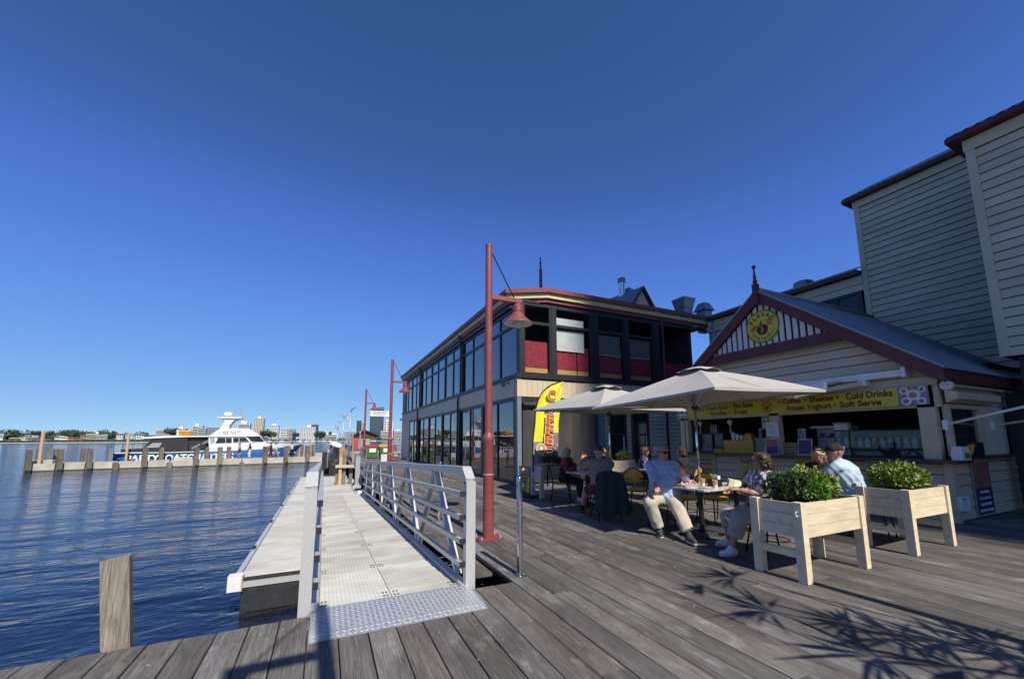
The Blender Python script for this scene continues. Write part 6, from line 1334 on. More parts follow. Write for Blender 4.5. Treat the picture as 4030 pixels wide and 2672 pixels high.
    if hs == 'bob': surf_obj('hair', M[hm], t, sk+[(hd+hu*.03*s+hr*a*.08*s-hf*.02*s, hd-hu*.13*s+hr*a*.085*s-hf*.03*s, .045*s, .035*s) for a in (-1, 1)]+[(hd-hf*.08*s+hu*.02*s+hr*a*.04*s, hd-hf*.08*s-hu*.135*s+hr*a*.045*s, .055*s, .042*s) for a in (-1, 0, 1)]+[(hd+hf*.07*s+hu*.085*s+hr*.03*s, hd+hf*.085*s+hu*.055*s-hr*.04*s, .026*s, .02*s)], h*.9, .02, [('sphere', hd+hf*.105*s-hu*.035*s, .085*s), ('plane', hd-hu*.16*s, -up)], (.005, 50))
    P_ = dict(t=t, hd=hd, hf=hf, hr=hr, hu=hu, s=s, W=W, E=E, K=K, An=An, nb=nb, f=f, r=r, u=u, pel=pel, chest=chest, fr=fr); return P_
def sunglasses(q, on_top=False):
    hd, hf, hr, hu, s, t = (q[k] for k in ('hd', 'hf', 'hr', 'hu', 's', 't'))
    if on_top: hf, hu, hd = nrm(hf*.35+hu), nrm(hu*.3-hf), hd+hf*.01+hu*.02
    mb = MB()
    for sd in (1, -1):
        c = hd+hf*.112*s+hr*sd*.036*s+hu*.006*s
        mb.prism([c+hr*x*s+hu*y*s for x, y in ((-.030, .016), (.030, .020), (.034, .004), (.022, -.020), (-.016, -.020), (-.029, -.004))], -hf*.008)
    o = mb.build('sunglasses', M['eye_dark'], t); mb = MB()
    for sd in (1, -1): mb.beam(hd+hf*.108*s+hr*sd*.07*s+hu*.014*s, hd-hf*.01*s+hr*sd*.102*s+hu*.012*s, .006, .012)
    mb.beam(hd+hf*.112*s+hr*.01*s+hu*.014*s, hd+hf*.112*s-hr*.01*s+hu*.014*s, .006, .006); mb.build('temples', M['eye_dark'], o)
def spectacles(q):
    hd, hf, hr, hu, s, t = (q[k] for k in ('hd', 'hf', 'hr', 'hu', 's', 't')); mb = MB()
    for sd in (1, -1):
        c = hd+hf*.110*s+hr*sd*.035*s+hu*.006*s; mb.tube([c+hr*.027*math.cos(a)*s+hu*.02*math.sin(a)*s for a in np.linspace(0, 6.283, 14)], .003, 5); mb.beam(c+hr*sd*.027, hd-hf*.01*s+hr*sd*.1*s+hu*.012*s, .004, .006)
    mb.build('spectacles', M['eye_dark'], t)
def shirt_front(q, mat, w=.05):
    pass
PT = {}
# --- man in the blue shirt
f1 = nrm(V3(-.50, -.86, 0)); T6 = zc((2480, 1700), .3189); T8 = zc((2780, 1740), .319); T5 = zc((2150, 1700), .2551); T7 = zc((3100, 1720), .17857)
q = person('man in pale blue shirt, sunglasses and khaki trousers seated under the nearer umbrella', (5.13, 5.02), f1, s=1.04, lean=-.12, look=(-.05, -1.0), look_up=-.05, top='cloth_blue', bottom='cloth_khaki', skin='skin_red', hair=('wavy', 'hair_grey'), sleeve='rolled', shoes='shoe_dark', girth=1.3, socks='cloth_black',
    wr={1: P(*T6(330, 705), y=4.70), -1: P(*T6(655, 500), y=4.62)}, ankles={1: V3(4.80, 4.86, .10), -1: V3(4.80, 4.28, .10)}, hands=(.5, .25), palm={-1: V3(.5, .6, .4), 1: V3(.3, .3, -1)}, elbow_hint={-1: V3(.9, .2, -.9), 1: V3(-.9, .4, -.5)}, knees_out=.7, lw=1.12)
sunglasses(q); mb = MB()
cf = q['nb']+q['fr']*.115-q['u']*.10
surf_obj('undershirt', M['cloth_white'], q['t'], [(q['nb']+q['fr']*.058-q['u']*.015, q['nb']+q['fr']*.098-q['u']*.13, .045, .020)], .009, .02)
for sd in (1, -1): MB().prism([q['nb']+q['r']*sd*.03+q['fr']*.085+q['u']*.015, q['nb']+q['r']*sd*.095+q['fr']*.055+q['u']*.01, q['nb']+q['r']*sd*.085+q['fr']*.105-q['u']*.055, q['nb']+q['r']*sd*.03+q['fr']*.118-q['u']*.07], q['fr']*.008).build('collar', M['cloth_blue'], q['t'])
for sd in (1, -1): c = q['chest']+q['r']*sd*.10+q['fr']*.142-q['u']*.0; MB().prism([c+q['r']*.055+q['u']*.02, c-q['r']*.055+q['u']*.02, c-q['r']*.055-q['u']*.012, c-q['u']*.028, c+q['r']*.055-q['u']*.012], q['fr']*.008).build('pocket_flap', M['cloth_blue'], q['t'])
wv = q['W'][-1]; MB().tube([wv+V3(.026*math.cos(a), .01*math.sin(a), .03*math.sin(a))-nrm(wv-q['E'][-1])*.02 for a in np.linspace(0, 6.28, 14)], .006, 6).build('wrist_watch', M['black_rubber'], q['t'])
chair(5.17, 5.06, f1, 'yellow cafe chair under the man in the blue shirt')
# --- woman with curly brown hair
f2 = nrm(V3(-.93, .36, 0))
q = person('woman with curly brown hair and paisley top seated beside the nearest planter', (5.27, 3.44), f2, lean=.02, look=(-.72, .70), s=.95, top='cloth_paisley', bottom='cloth_taupe', skin='skin_tan', hair=('curly', 'hair_brown'), sleeve='short', legs='capri', shoes='shoe_white', girth=1.2, lw=1.22,
    wr={-1: P(*T8(385, 585), y=3.60), 1: P(*T8(440, 560), y=3.72)}, ankles={-1: V3(4.84, 3.66, .09), 1: V3(5.22, 3.98, .09)}, hands=(.35, .55), elbow_hint={-1: V3(.5, -.7, -.6), 1: V3(.4, .8, -.6)})
MB().tube([q['W'][-1]+nrm(q['E'][-1]-q['W'][-1])*.05+V3(.03*math.sin(a)*.3, .032*math.cos(a), .032*math.sin(a)) for a in np.linspace(0, 6.28, 14)], .008, 6).build('wristband', M['crate_yellow'], q['t']); sunglasses(q)
hb_ = thing('shoulder_bag', 'black and white handbag on the lap of the curly haired woman', 'bag', tuple(q['pel']+f2*.2)); c = q['pel']+f2*.20+V3(0, -.02, .10); surf_obj('bag', M['cloth_plaid'], hb_, [(c-q['r']*.06, c+q['r']*.06, .05, .05), (c+up_ if False else c+V3(0, 0, .05), c-f2*.02+V3(0, 0, .02), .045, .05)], .012, .03); MB().tube([c+V3(0, 0, .08), q['chest']+q['fr']*.15, q['nb']+q['fr']*.09+q['r']*.06], .008, 6).build('strap', M['black_rubber'], hb_)
chair(5.29, 3.43, f2, 'yellow cafe chair under the curly haired woman')
# --- man seen from behind with raised hands
f3 = nrm(V3(.28, .96, 0))
q = person('man in brown polo shirt and maroon shorts seen from behind with hands raised', (4.83, 6.28), f3, lean=.20, look=(.2, 1), look_up=-.25, s=1.02, top='cloth_brown', bottom='cloth_maroon', skin='skin_red', hair=('crop', 'hair_short'), sleeve='short', legs='shorts', shoes='shoe_dark', socks='cloth_black', girth=1.14,
    wr={-1: P(*T5(560, 390), y=6.72), 1: P(*T5(925, 330), y=6.62)}, ankles={-1: V3(4.72, 6.82, .09), 1: V3(5.12, 6.85, .09)}, hands=(.25, .2), palm={-1: V3(.3, -.8, .2), 1: V3(-.5, .6, 0)}, elbow_hint={-1: V3(-.6, .1, -1), 1: V3(.7, .1, -1)})
MB().tube([q['W'][-1]+V3(.03*math.cos(a), .03*math.sin(a), -.02) for a in np.linspace(0, 6.28, 14)], .008, 6).build('wrist_watch', M['black_rubber'], q['t'])
chair(4.83, 6.24, f3, 'yellow cafe chair with the dark green coat hung over it')
ct = thing('hanging_coat', 'dark green coat hanging over the chair back of the man in brown', 'coat', (4.9, 5.95, 0)); vs = []; bk_ = V3(4.83, 6.24, 0)-f3*.27; rr = V3(f3[1], -f3[0], 0); n1, n2 = 22, 14
for i in range(n1+1):
    a = -1+2*i/n1
    for j in range(n2+1):
        b = j/n2; wdt = .25+.10*b; zt_ = .92-.06*a*a; zb_ = .12+.10*(a*a)+.05*math.sin(5*a); fold = .030*math.sin(a*9+1.5*b)*b**.5
        p = bk_+rr*a*wdt-f3*(.02+.085*math.sin(min(1, b*3)*1.57)+fold+.05*b); p[2] = zt_+(zb_-zt_)*b; vs.append(p)
fs = [(i*(n2+1)+j, i*(n2+1)+j+1, (i+1)*(n2+1)+j+1, (i+1)*(n2+1)+j) for i in range(n1) for j in range(n2)]
vs2 = []
for i in range(n1+1):
    a = -1+2*i/n1
    for j in range(5):
        b = j/4; p = bk_+rr*a*.25+f3*(.0+.05*b-.02*(1-b)); p[2] = .92-.06*a*a-.22*b; vs2.append(p)
o_ = len(vs); fs += [(o_+i*5+j, o_+(i+1)*5+j, o_+(i+1)*5+j+1, o_+i*5+j+1) for i in range(n1) for j in range(4)]
MB().add(vs+vs2, fs).build('cloth', M['cloth_darkgreen'], ct, smooth=True)
# --- woman in red
f4 = nrm(V3(.86, -.5, 0))
q = person('blonde woman in a red top and dark vest seated by the shaded planter', (5.32, 8.42), f4, lean=.12, look=(.95, -.3), look_up=-.2, s=.92, top='cloth_red', bottom='cloth_black', skin='skin', hair=('bob', 'hair_ash'), sleeve='long', shoes='shoe_white', wr={1: V3(5.42, 8.02, .80), -1: V3(5.62, 8.10, .80)}, h=.0105)
surf_obj('vest', M['cloth_black'], q['t'], [(q['chest']+q['r']*a*.07+q['fr']*.012, q['pel']+q['u']*.12+q['r']*a*.07+q['fr']*.01, .122, .125, .06) for a in (-1, 1)], .011, .05)
chair(5.28, 8.45, f4, 'yellow cafe chair with a black jacket under the woman in red')
jk = thing('draped_jacket', 'black jacket draped over the chair of the woman in red', 'jacket', (5.1, 8.5, .4)); bk_ = V3(5.28, 8.45, 0)-f4*.27; rr = V3(f4[1], -f4[0], 0); vs = []
for i in range(17):
    a = -1+i/8
    for j in range(9): b = j/8; p = bk_+rr*a*(.25+.06*b)-f4*(.02+.05*min(1, b*3)+.02*math.sin(a*8+b)); p[2] = .90-.05*a*a-.50*b+.05*math.sin(4*a)*b; vs.append(p)
MB().add(vs, [(i*9+j, i*9+j+1, (i+1)*9+j+1, (i+1)*9+j) for i in range(16) for j in range(8)]).build('cloth', M['cloth_black'], jk, smooth=True)
# --- person in plaid, mostly hidden
f5 = nrm(V3(-.8, -.55, 0)); q = person('person in a dark plaid shirt mostly hidden behind the man in brown', (6.12, 8.05), f5, lean=.15, s=.97, top='cloth_plaid', bottom='cloth_denim', skin='skin_tan', hair=('short', 'hair_short'), sleeve='long', wr={1: V3(5.80, 7.92, .84), -1: V3(5.85, 7.62, .80)}, h=.011)
chair(6.16, 8.08, f5, 'yellow cafe chair under the person in plaid')
# --- woman with glasses and her companion in the back
f6 = nrm(V3(.75, -.65, 0)); q = person('woman with glasses and navy print blouse seated at the shaded back table', (7.48, 8.02), f6, lean=.08, look=(1, -.25), s=.93, top='cloth_navy_print', bottom='cloth_black', skin='skin', hair=('bob', 'hair_brown'), sleeve='rolled', wr={1: V3(7.50, 7.62, .78), -1: V3(7.72, 7.78, .78)}, h=.0105); spectacles(q)
chair(7.45, 8.05, f6, 'yellow cafe chair under the woman with glasses')
f7 = nrm(V3(-.3, 1, 0)); q = person('person with wavy brown hair hidden behind the man in the blue shirt', (7.62, 6.80), f7, lean=.1, look=(-.5, .8), s=.93, top='cloth_black', bottom='cloth_denim', skin='skin', hair=('curly', 'hair_brown'), sleeve='long', wr={1: V3(7.75, 7.22, .78), -1: V3(7.5, 7.24, .78)}, h=.011)
chair(7.64, 6.77, f7, 'yellow cafe chair behind the right shoulder of the man in the blue shirt')
# --- man in cap and light blue shirt, blonde woman with phone
f8 = nrm(V3(-.22, .97, 0)); q = person('man in black cap and light blue shirt seen from behind at the kiosk table', (7.56, 3.50), f8, lean=.24, look=(-.75, .6), look_up=-.1, s=1.07, top='cloth_lightblue', bottom='cloth_denim', skin='skin_red', hair=('crop', 'hair_grey'), sleeve='short', girth=1.38, wr={1: V3(7.62, 3.98, .80), -1: V3(7.15, 4.0, .80)}, side_lean=-.20)
hd, hf, hr, hu = q['hd'], q['hf'], q['hr'], q['hu']
cp = surf_obj('cap', M['cloth_black'], q['t'], [(hd-hf*.022+hu*.040, hd+hf*.006+hu*.042, .112, .104)], .009, .02, [('plane', hd+hu*.028, -hu)], (.002, 20))
MB().prism([hd+hf*.07+hr*.075+hu*.036, hd+hf*.125+hr*.07+hu*.028, hd+hf*.175+hr*.035+hu*.015, hd+hf*.18-hr*.035+hu*.015, hd+hf*.125-hr*.07+hu*.028, hd+hf*.07-hr*.075+hu*.036], hu*.008).build('peak', M['cloth_black'], cp); b_ = hd-hf*.135+hu*.055; MB().lathe([(.03, -.002), (.03, .002)], b_, 12, 'y').build('badge', M['skin'], cp)
chair(7.62, 3.40, f8, 'yellow cafe chair under the man in the black cap')
f9 = nrm(V3(-.92, -.38, 0)); q = person('blonde woman in black looking at a phone at the kiosk table', (8.24, 4.30), f9, lean=.22, look=(-.9, -.42), look_up=-.28, s=.94, top='cloth_black', bottom='cloth_denim', skin='skin_red', hair=('bob', 'hair_blonde'), sleeve='long', wr={-1: P(*T7(330, 800), y=4.10)+V3(.06, 0, -.06), 1: V3(7.7, 4.30, .80)}, hands=(.4, .6), palm={-1: V3(.3, -.9, .2)}); sunglasses(q, True)
ph = thing('mobile_phone', 'pink mobile phone in the hand of the blonde woman', 'phone', tuple(q['W'][-1])); c = q['W'][-1]+nrm(q['W'][-1]-q['E'][-1])*.09; MB().beam(c+V3(.05, -.02, -.06), c+V3(-.03, -.02, .07), .072, .010, (0, -1, .2)).build('case', M['bottle_pink'], ph)
chair(8.27, 4.32, f9, 'yellow cafe chair under the blonde woman with the phone')
# --- empty chairs
chair(5.98, 6.62, nrm(V3(-.45, -.9, 0)), 'empty yellow cafe chair between the two umbrellas'); chair(6.42, 5.10, nrm(V3(-.25, -1, 0)), 'empty yellow cafe chair behind the crumpled green bag'); chair(5.95, 5.35, nrm(V3(-.2, -1, 0)), 'empty yellow cafe chair beside the umbrella pole')
# ================================================================== JETTY, BOAT AND WALKERS
W1 = zc((380, 1580), .18605); W2 = zc((800, 1580), .18605); W3 = zc((0, 1650), .18605); T1 = zc((1180, 1700), .1913); T2 = zc((1380, 1550), .1913); T3 = zc((1140, 1600), .12755)
J0 = np.array((-24.14, 51.27, 0.)); J1 = np.array((-.57, 54.39, 0.)); JD = nrm(J1-J0); JN = np.array((-JD[1], JD[0], 0.)); JA = math.atan2(JD[1], JD[0])
def J(u, v, off=0.): return hit(u, v, J0+JN*off, JN)
def jb(mb, s0, s1, o0, o1, z0, z1):
    q = [J0+JD*s+JN*o for s, o in ((s0, o0), (s1, o0), (s1, o1), (s0, o1))]; return mb.add([(p[0], p[1], z0) for p in q]+[(p[0], p[1], z1) for p in q], [(0, 3, 2, 1), (4, 5, 6, 7), (0, 1, 5, 4), (1, 2, 6, 5), (2, 3, 7, 6), (3, 0, 4, 7)])
def js(u, v=1830, off=0.): return float((J(u, v, off)-J0)@JD)
JT = -.50
jt = thing('concrete_jetty', 'low concrete jetty with square timber piles in front of the party boat', 'jetty', tuple(J0+V3(0, 0, WZ)))
sl = [js(u) for u in (W3(650, 0)[0], W3(1180, 0)[0], W3(1810, 0)[0], W1(400, 0)[0], W1(990, 0)[0], W1(1540, 0)[0], W1(2075, 0)[0], W2(330, 0)[0], W2(810, 0)[0], W2(1285, 0)[0], W2(1735, 0)[0], W2(2190, 0)[0], 1275)]
for a, b in zip(sl, sl[1:]): jb(MB(), a+.06, b-.06, 0, .35, WZ+.10, JT).build('edge_beam', M['concrete'], jt); jb(MB(), a+.05, b-.05, .02, .33, WZ-.6, WZ+.098).build('wet_base', M['concrete_wet'], jt); jb(MB(), a+.02, b-.02, .36, 3.0, JT-.25, JT-.03).build('deck_slab', M['concrete'], jt)
mb = MB(); jb(mb, sl[0], sl[-1], .4, 2.9, WZ-.5, JT-.26); mb.build('core', M['concrete_wet'], jt)
def pile(u, vtop, off, vb=1850, w=.36, lean=0.):
    s = js(u, vb, off); zt = J(u, vtop, off)[2]; p = J0+JD*s+JN*off; mb = MB(); a = JA+.5; c_, s_ = math.cos(a)*w/2, math.sin(a)*w/2
    q = [(c_-s_, s_+c_), (-c_-s_, -s_+c_), (-c_+s_, -s_-c_), (c_+s_, s_-c_)]; lx = -JD*.05
    mb.add([(p[0]+x, p[1]+y, WZ-1.5) for x, y in q]+[(p[0]+x+lx[0], p[1]+y+lx[1], zt+random.uniform(-.03, .03)) for x, y in q], [(0, 3, 2, 1), (4, 5, 6, 7), (0, 1, 5, 4), (1, 2, 6, 5), (2, 3, 7, 6), (3, 0, 4, 7)])
    mb.build('pile', M['pile_timber'], jt)
    if vtop < 1790:
        mb = MB(); mb.add([(p[0]+x*1.03, p[1]+y*1.03, WZ-.3) for x, y in q]+[(p[0]+x*1.03, p[1]+y*1.03, WZ+.16) for x, y in q], [(0, 3, 2, 1), (4, 5, 6, 7), (0, 1, 5, 4), (1, 2, 6, 5), (2, 3, 7, 6), (3, 0, 4, 7)]); mb.build('wet_foot', M['black_rubber'], jt)
for u, v in ((W3(580, 640)), W3(1250, 630), W3(1875, 622), W1(1000, 985), W1(2090, 972), W2(330, 962), W2(1290, 950), W2(1735, 945), W2(2190, 932)): pile(u, v, -.20)
for u in (W1(400, 0)[0], W1(1540, 0)[0], W2(812, 0)[0]): pile(u, 1819, -.18, w=.36)
for u, v in (W3(790, 630), W3(990, 620), W3(1150, 625), W3(1730, 612), W1(262, 980), W1(1345, 970), W1(2310, 965), W2(50, 962), W2(520, 958), W2(1385, 940), W2(1780, 938)): pile(u, v, 3.25, 1842, .32)
for s in (sl[0]+5.5, sl[0]+6.6, sl[0]+9.5):
    mb = MB(); p = J0+JD*s+JN*1.2; mb.box(p[0]-.06, p[0]+.06, p[1]-.06, p[1]+.06, JT-.03, JT+.14).box(p[0]-.22, p[0]+.22, p[1]-.05, p[1]+.05, JT+.141, JT+.2); mb.build('bollard', M['black_steel'], jt)
for u, lb in ((W3(700, 0)[0], 'pale equipment box'), (W1(1750, 0)[0], 'low pale locker')):
    s = js(u); t = thing('jetty_locker', lb+' standing on the concrete jetty', 'box', tuple(J0+JD*s+JN*1.3+V3(0, 0, JT-.03))); jb(MB(), s-.5, s+.9, .9, 1.6, JT-.028, JT+.22).build('box', M['concrete'], t); jb(MB(), s-.53, s+.93, .87, 1.63, JT+.221, JT+.26).build('lid', M['letter_white'], t)
t = thing('marker_pole', 'tall orange timber marker pole at the left end of the jetty', 'pole', tuple(J(*W3(820, 970), .6))); a, b = J(*W3(820, 975), .6), J(*W3(925, 240), .6); MB().tube([a-V3(0, 0, .5), b], .13, 8).build('pole', M['wood_stick'], t, smooth=True, angle=40)
t = thing('marker_pole', 'thin orange timber pole beside the stern of the party boat', 'pole', tuple(J(*W1(650, 1000), 3.4))); a, b = J(*W1(650, 1000), 3.4), J(*W1(685, 680), 3.4); MB().tube([a-V3(0, 0, 1.5), b], .11, 8).build('pole', M['wood_stick'], t, smooth=True, angle=40)
# second jetty farther right
j2 = thing('rear_jetty', 'farther concrete landing with timber piles at the bow of the boat', 'jetty', (-1, 62, WZ))
a = P(*T1(-40, 450), z=-.6); b = P(*T1(480, 440), z=-.6); bx('slab', M['concrete'], j2, a[0], b[0]+.6, a[1], a[1]+5, WZ, -.6); bx('upper_slab', M['concrete'], j2, a[0]+4.5, b[0]+.6, a[1]+.8, a[1]+5, -.598, -.15)
for x_, top in ((40, 265), (130, 290), (240, 258), (290, 255), (-60, 270), (530, 250)):
    p = P(*T1(x_, 420), y=a[1]-.3); zt = P(*T1(x_, top), y=a[1]-.3)[2]; bx('pile', M['pile_timber'], j2, p[0]-.22, p[0]+.22, a[1]-.52, a[1]-.08, WZ-1, zt)

# ---- party boat
bo = thing('party_boat', 'blue hulled white charter cruiser with party lettering moored behind the jetty', 'boat', tuple(J0+JD*11+JN*7+V3(0, 0, WZ)))
BO = 4.0; BM = 6.0                                                # near side offset, beam
def bs(u, v, off=BO): p = J(u, v, off); return float((p-J0)@JD), float(p[2])
def bw(s, o, z): p = J0+JD*s+JN*o; return np.array((p[0], p[1], z))
st = [(440, 1787, .88, 0), (500, 1786, .97, 0), (640, 1781, 1, 0), (820, 1777, 1, 0), (940, 1772, 1, 0), (1040, 1767, .93, -6), (1090, 1763, .8, -14), (1130, 1759, .6, -26), (1165, 1755, .34, -42), (1197, 1750, .02, -66)]
def loft(name, mat, rows):
    vs = []; n = len(rows[0])
    for r in rows: vs += r
    fs = [(i*n+k, i*n+k+1, (i+1)*n+k+1, (i+1)*n+k) for i in range(len(rows)-1) for k in range(n-1)]; fs += [tuple(range(n))]; return MB().add(vs, fs).build(name, mat, bo, smooth=True, angle=35)
mid = BO+BM/2; rows = []; rows2 = []
for u, v, hb_, sh in st:
    s, z = bs(u, v); s2 = bs(u+sh, 1800)[0]; h_ = BM/2*hb_; hw = h_*(.88 if hb_ > .5 else .55)
    rows.append([bw(s2, mid-hw*.9, WZ-.5), bw(s2*.8+s*.2, mid-hw, WZ+.02), bw(s2*.45+s*.55, mid-(hw+h_)/2*1.0, WZ*.55+z*.45), bw(s, mid-h_, z), bw(s, mid, z+.02), bw(s, mid+h_, z), bw(s2*.45+s*.55, mid+(hw+h_)/2, WZ*.55+z*.45), bw(s2*.8+s*.2, mid+hw, WZ+.02), bw(s2, mid+hw*.9, WZ-.5)])
    if u >= 820:
        zw = bs(u, 1745.5)[1]; rows2.append([bw(s, mid-h_*1.005, z+.004), bw(s+sh*-.002, mid-h_*1.02, zw), bw(s, mid, zw+.03), bw(s, mid+h_*1.02, zw), bw(s, mid+h_*1.005, z+.004)])
loft('hull', M['hull_blue'], rows); loft('topside', M['boat_white'], rows2)
def slabs(name, mat, pts, o0, o1, zf_=W2, par=None):
    q = [bs(*zf_(x, y), BO) for x, y in pts]; return MB().prism([bw(s, o0, z) for s, z in q], (JN*(o1-o0))).build(name, mat, par or bo)
slabs('rubbing_strake', M['boat_white'], [(330-2257*0, 1084), (1440, 1072), (2257, 1048), (2257, 1062), (1440, 1086), (330, 1098)], BO-.06, BO+.2, W1)
slabs('stripe', M['hull_navy'], [(330, 1100), (1440, 1088), (2257, 1064), (2257, 1074), (1440, 1104), (330, 1116)], BO-.05, BO+.2, W1)
cabn = slabs('cabin', M['boat_white'], [(100, 742), (1190, 727), (1315, 852), (1360, 893), (100, 893)], BO+.45, BO+5.55)
def pane(pts, lb, o=BO+.44, zf_=W2, par=None): return slabs('window', M['boat_glass'], pts, o-.02, o-.003, zf_, par or cabn)
pane([(305, 768), (465, 768), (465, 880), (248, 884)], 1); pane([(475, 768), (600, 768), (600, 877), (475, 880)], 1); pane([(628, 766), (748, 766), (748, 872), (628, 876)], 1); pane([(758, 766), (895, 764), (985, 858), (758, 872)], 1); pane([(925, 748), (1185, 732), (1298, 848), (1035, 858)], 1); slabs('door', M['far_grey'], [(140, 772), (235, 772), (235, 885), (132, 885)], BO+.42, BO+.437, W2, cabn)
fb = slabs('flybridge', M['boat_white'], [(118, 722), (345, 562), (955, 560), (1185, 705), (1190, 722)], BO+.75, BO+5.25); slabs('deck_overhang', M['boat_white'], [(-30, 726), (1205, 712), (1195, 732), (-30, 744)], BO+.3, BO+5.7)
for o in (BO+.9, BO+4.7): slabs('arch_leg', M['boat_white'], [(375, 335), (760, 342), (650, 385), (570, 470), (520, 566), (335, 566), (425, 445), (438, 395)], o, o+.35)
slabs('arch_top', M['boat_white'], [(258, 318), (832, 322), (800, 346), (375, 346), (300, 332)], BO+.7, BO+5.3)
s, z = bs(*W2(530, 265), BO+3); p = bw(s, BO+3, z); MB().lathe([(.12, -.55), (.12, -.25), (.5, -.18), (.55, .05), (.35, .22), (0, .26)], p, 16).build('radar_dome', M['boat_white'], bo, smooth=True, angle=50)
a = bw(*[bs(*W2(800, 320), BO+2)[0], BO+2, bs(*W2(800, 320), BO+2)[1]]); b = bw(bs(*W2(806, 160), BO+2)[0], BO+2, bs(*W2(806, 160), BO+2)[1]); MB().tube([a-V3(0, 0, .1), b], .06, 6).build('aerial', M['far_grey'], bo)
a = bw(bs(*W2(830, 340), BO+1)[0], BO+1, bs(*W2(830, 340), BO+1)[1]); b = bw(bs(*W2(945, 470), BO+1)[0], BO+1, bs(*W2(945, 470), BO+1)[1]); MB().tube([a, b], .05, 6).build('arch_strut', M['far_grey'], bo)
slabs('aft_cover', M['boat_cover'], [(1150, 782), (1925, 762), (1925, 1058), (948, 1062), (985, 985)], BO+.25, BO+5.6, W1); slabs('aft_screen', M['boat_cover'], [(1930, 750), (2330, 745), (2365, 800), (2340, 880), (2220, 1010), (2200, 1030), (1930, 1050)], BO+.5, BO+5.2, W1)
slabs('clear_screen', M['far_grey'], [(1175, 875), (1380, 872), (1310, 970), (1030, 975)], BO+.235, BO+.247, W1)
slabs('aft_roof', M['boat_white'], [(928, 765), (975, 748), (1590, 714), (1960, 722), (2365, 728), (2365, 744), (1960, 748), (1150, 778), (985, 780)], BO+.1, BO+5.8, W1); slabs('aft_gunwale', M['boat_cover'], [(500, 1015), (945, 995), (960, 1062), (500, 1072)], BO+.15, BO+5.5, W1)
cr = slabs('roof_crate', M['crate_yellow'], [(1690, 602), (1960, 600), (1960, 712), (1690, 716)], BO+1.5, BO+3.5, W1)
for y in (628, 655, 685): slabs('crate_rib', M['crate_yellow'], [(1680, y), (1968, y), (1968, y+8), (1680, y+8)], BO+1.4, BO+1.497, W1, cr)
slabs('roof_post', M['boat_white'], [(1645, 590), (1683, 590), (1683, 714), (1645, 716)], BO+1.6, BO+2.2, W1); slabs('life_ring_box', M['orange_life'], [(1965, 605), (2005, 605), (2005, 640), (1965, 660)], BO+1.5, BO+2.0, W1)
for pts in ([(2000, 985), (2180, 890)], [(2000, 1010), (2190, 915)], [(2230, 880), (2365, 815)], [(2230, 905), (2365, 845)]):
    a, b = (bw(bs(*W1(x, y), BO)[0], BO+.38, bs(*W1(x, y), BO)[1]) for x, y in pts); MB().tube([a, b], .035, 6).build('stair_rail', M['galvanised'], bo)
mb = MB(); prev = None
for x, y in ((620, 870), (800, 850), (1000, 845), (1200, 850), (1330, 800), (1420, 785), (1550, 780), (1680, 780), (1810, 785)):
    q = bw(bs(*W2(x, y))[0], BO+.2+(max(0, x-1100)/1000)*2.2, bs(*W2(x, y))[1]); f_ = bw(bs(*W2(x, 890))[0], BO+.2+(max(0, x-1100)/1000)*2.2, bs(*W2(x, 893))[1]); mb.tube([f_, q], .022, 5)
    if prev is not None: mb.tube([prev, q], .022, 5)
    prev = q
mb.build('guard_rail', M['galvanised'], bo); slabs('pulpit', M['boat_white'], [(1500, 885), (2140, 888), (2000, 915), (1880, 930)], BO+2.6, BO+3.4)
slabs('anchor', M['black_steel'], [(1880, 930), (2010, 935), (1960, 950), (1900, 960)], BO+2.9, BO+3.1)
# lettering on the side, drawn with slab serifs
s0, z0 = bs(W1(612, 0)[0], 1812, BO); s1 = bs(W2(632, 0)[0], 1812, BO)[0]
zc_ = (bs(W1(900, 0)[0], W1(0, 1205)[1])[1]+bs(W1(900, 0)[0], W1(0, 1290)[1])[1])/2
letters('PARTYBOATCHARTERS', M['letter_white'], bo, bw((s0+s1)/2, BO-.04, zc_+.16), JD, (0, 0, 1), 1.05, .03, width=s1-s0, ext=.02)
s0 = bs(*W2(395, 0))[0]; s1 = bs(*W2(845, 0))[0]; letters('1 3000 PARTY', M['letter_grey'], bo, bw((s0+s1)/2, BO+.73, bs(*W2(600, 668))[1]), JD, (0, 0, 1), .68, .012, width=s1-s0, ext=.015)

# ---- people walking on the jetty
def walker(u, label, top, bottom, skin, hair, dirn=-1, stride=.28, sleeve='short', legs='long', shoes='shoe_white', lean=.06, arm=.2):
    p = J0+JD*js(u, 1812, 1.3)+JN*1.3; f_ = JD*dirn; r_ = V3(f_[1], -f_[0], 0); g_ = V3(p[0], p[1], JT-.03)
    return person(label, g_, f_, lean=lean, top=top, bottom=bottom, skin=skin, hair=hair, stand=True, sleeve=sleeve, legs=legs, shoes=shoes, h=.018, detail=False, ankles={1: g_+f_*stride+r_*.08+V3(0, 0, .09), -1: g_-f_*stride*.9-r_*.08+V3(0, 0, .12)}, wr={1: g_+V3(0, 0, 1.0)+f_*arm+r_*.2, -1: g_+V3(0, 0, 1.02)+f_*(arm+.12)-r_*.2})
walker(W2(752, 0)[0], 'person in grey shirt, black shorts and white cap on the jetty', 'cloth_grey', 'cloth_black', 'skin_tan', ('short', 'hair_short'), -1, .04, legs='shorts', arm=-.05)
walker(W2(972, 0)[0], 'person in black shirt and white trousers on the jetty', 'cloth_black', 'cloth_white', 'skin_tan', ('crop', 'hair_short'), -1, .07, arm=.2)
walker(W2(1425, 0)[0], 'person in maroon shirt and dark trousers walking left on the jetty', 'cloth_maroon', 'cloth_black', 'skin', ('short', 'hair_brown'), -1, .20, sleeve='long', lean=.12)
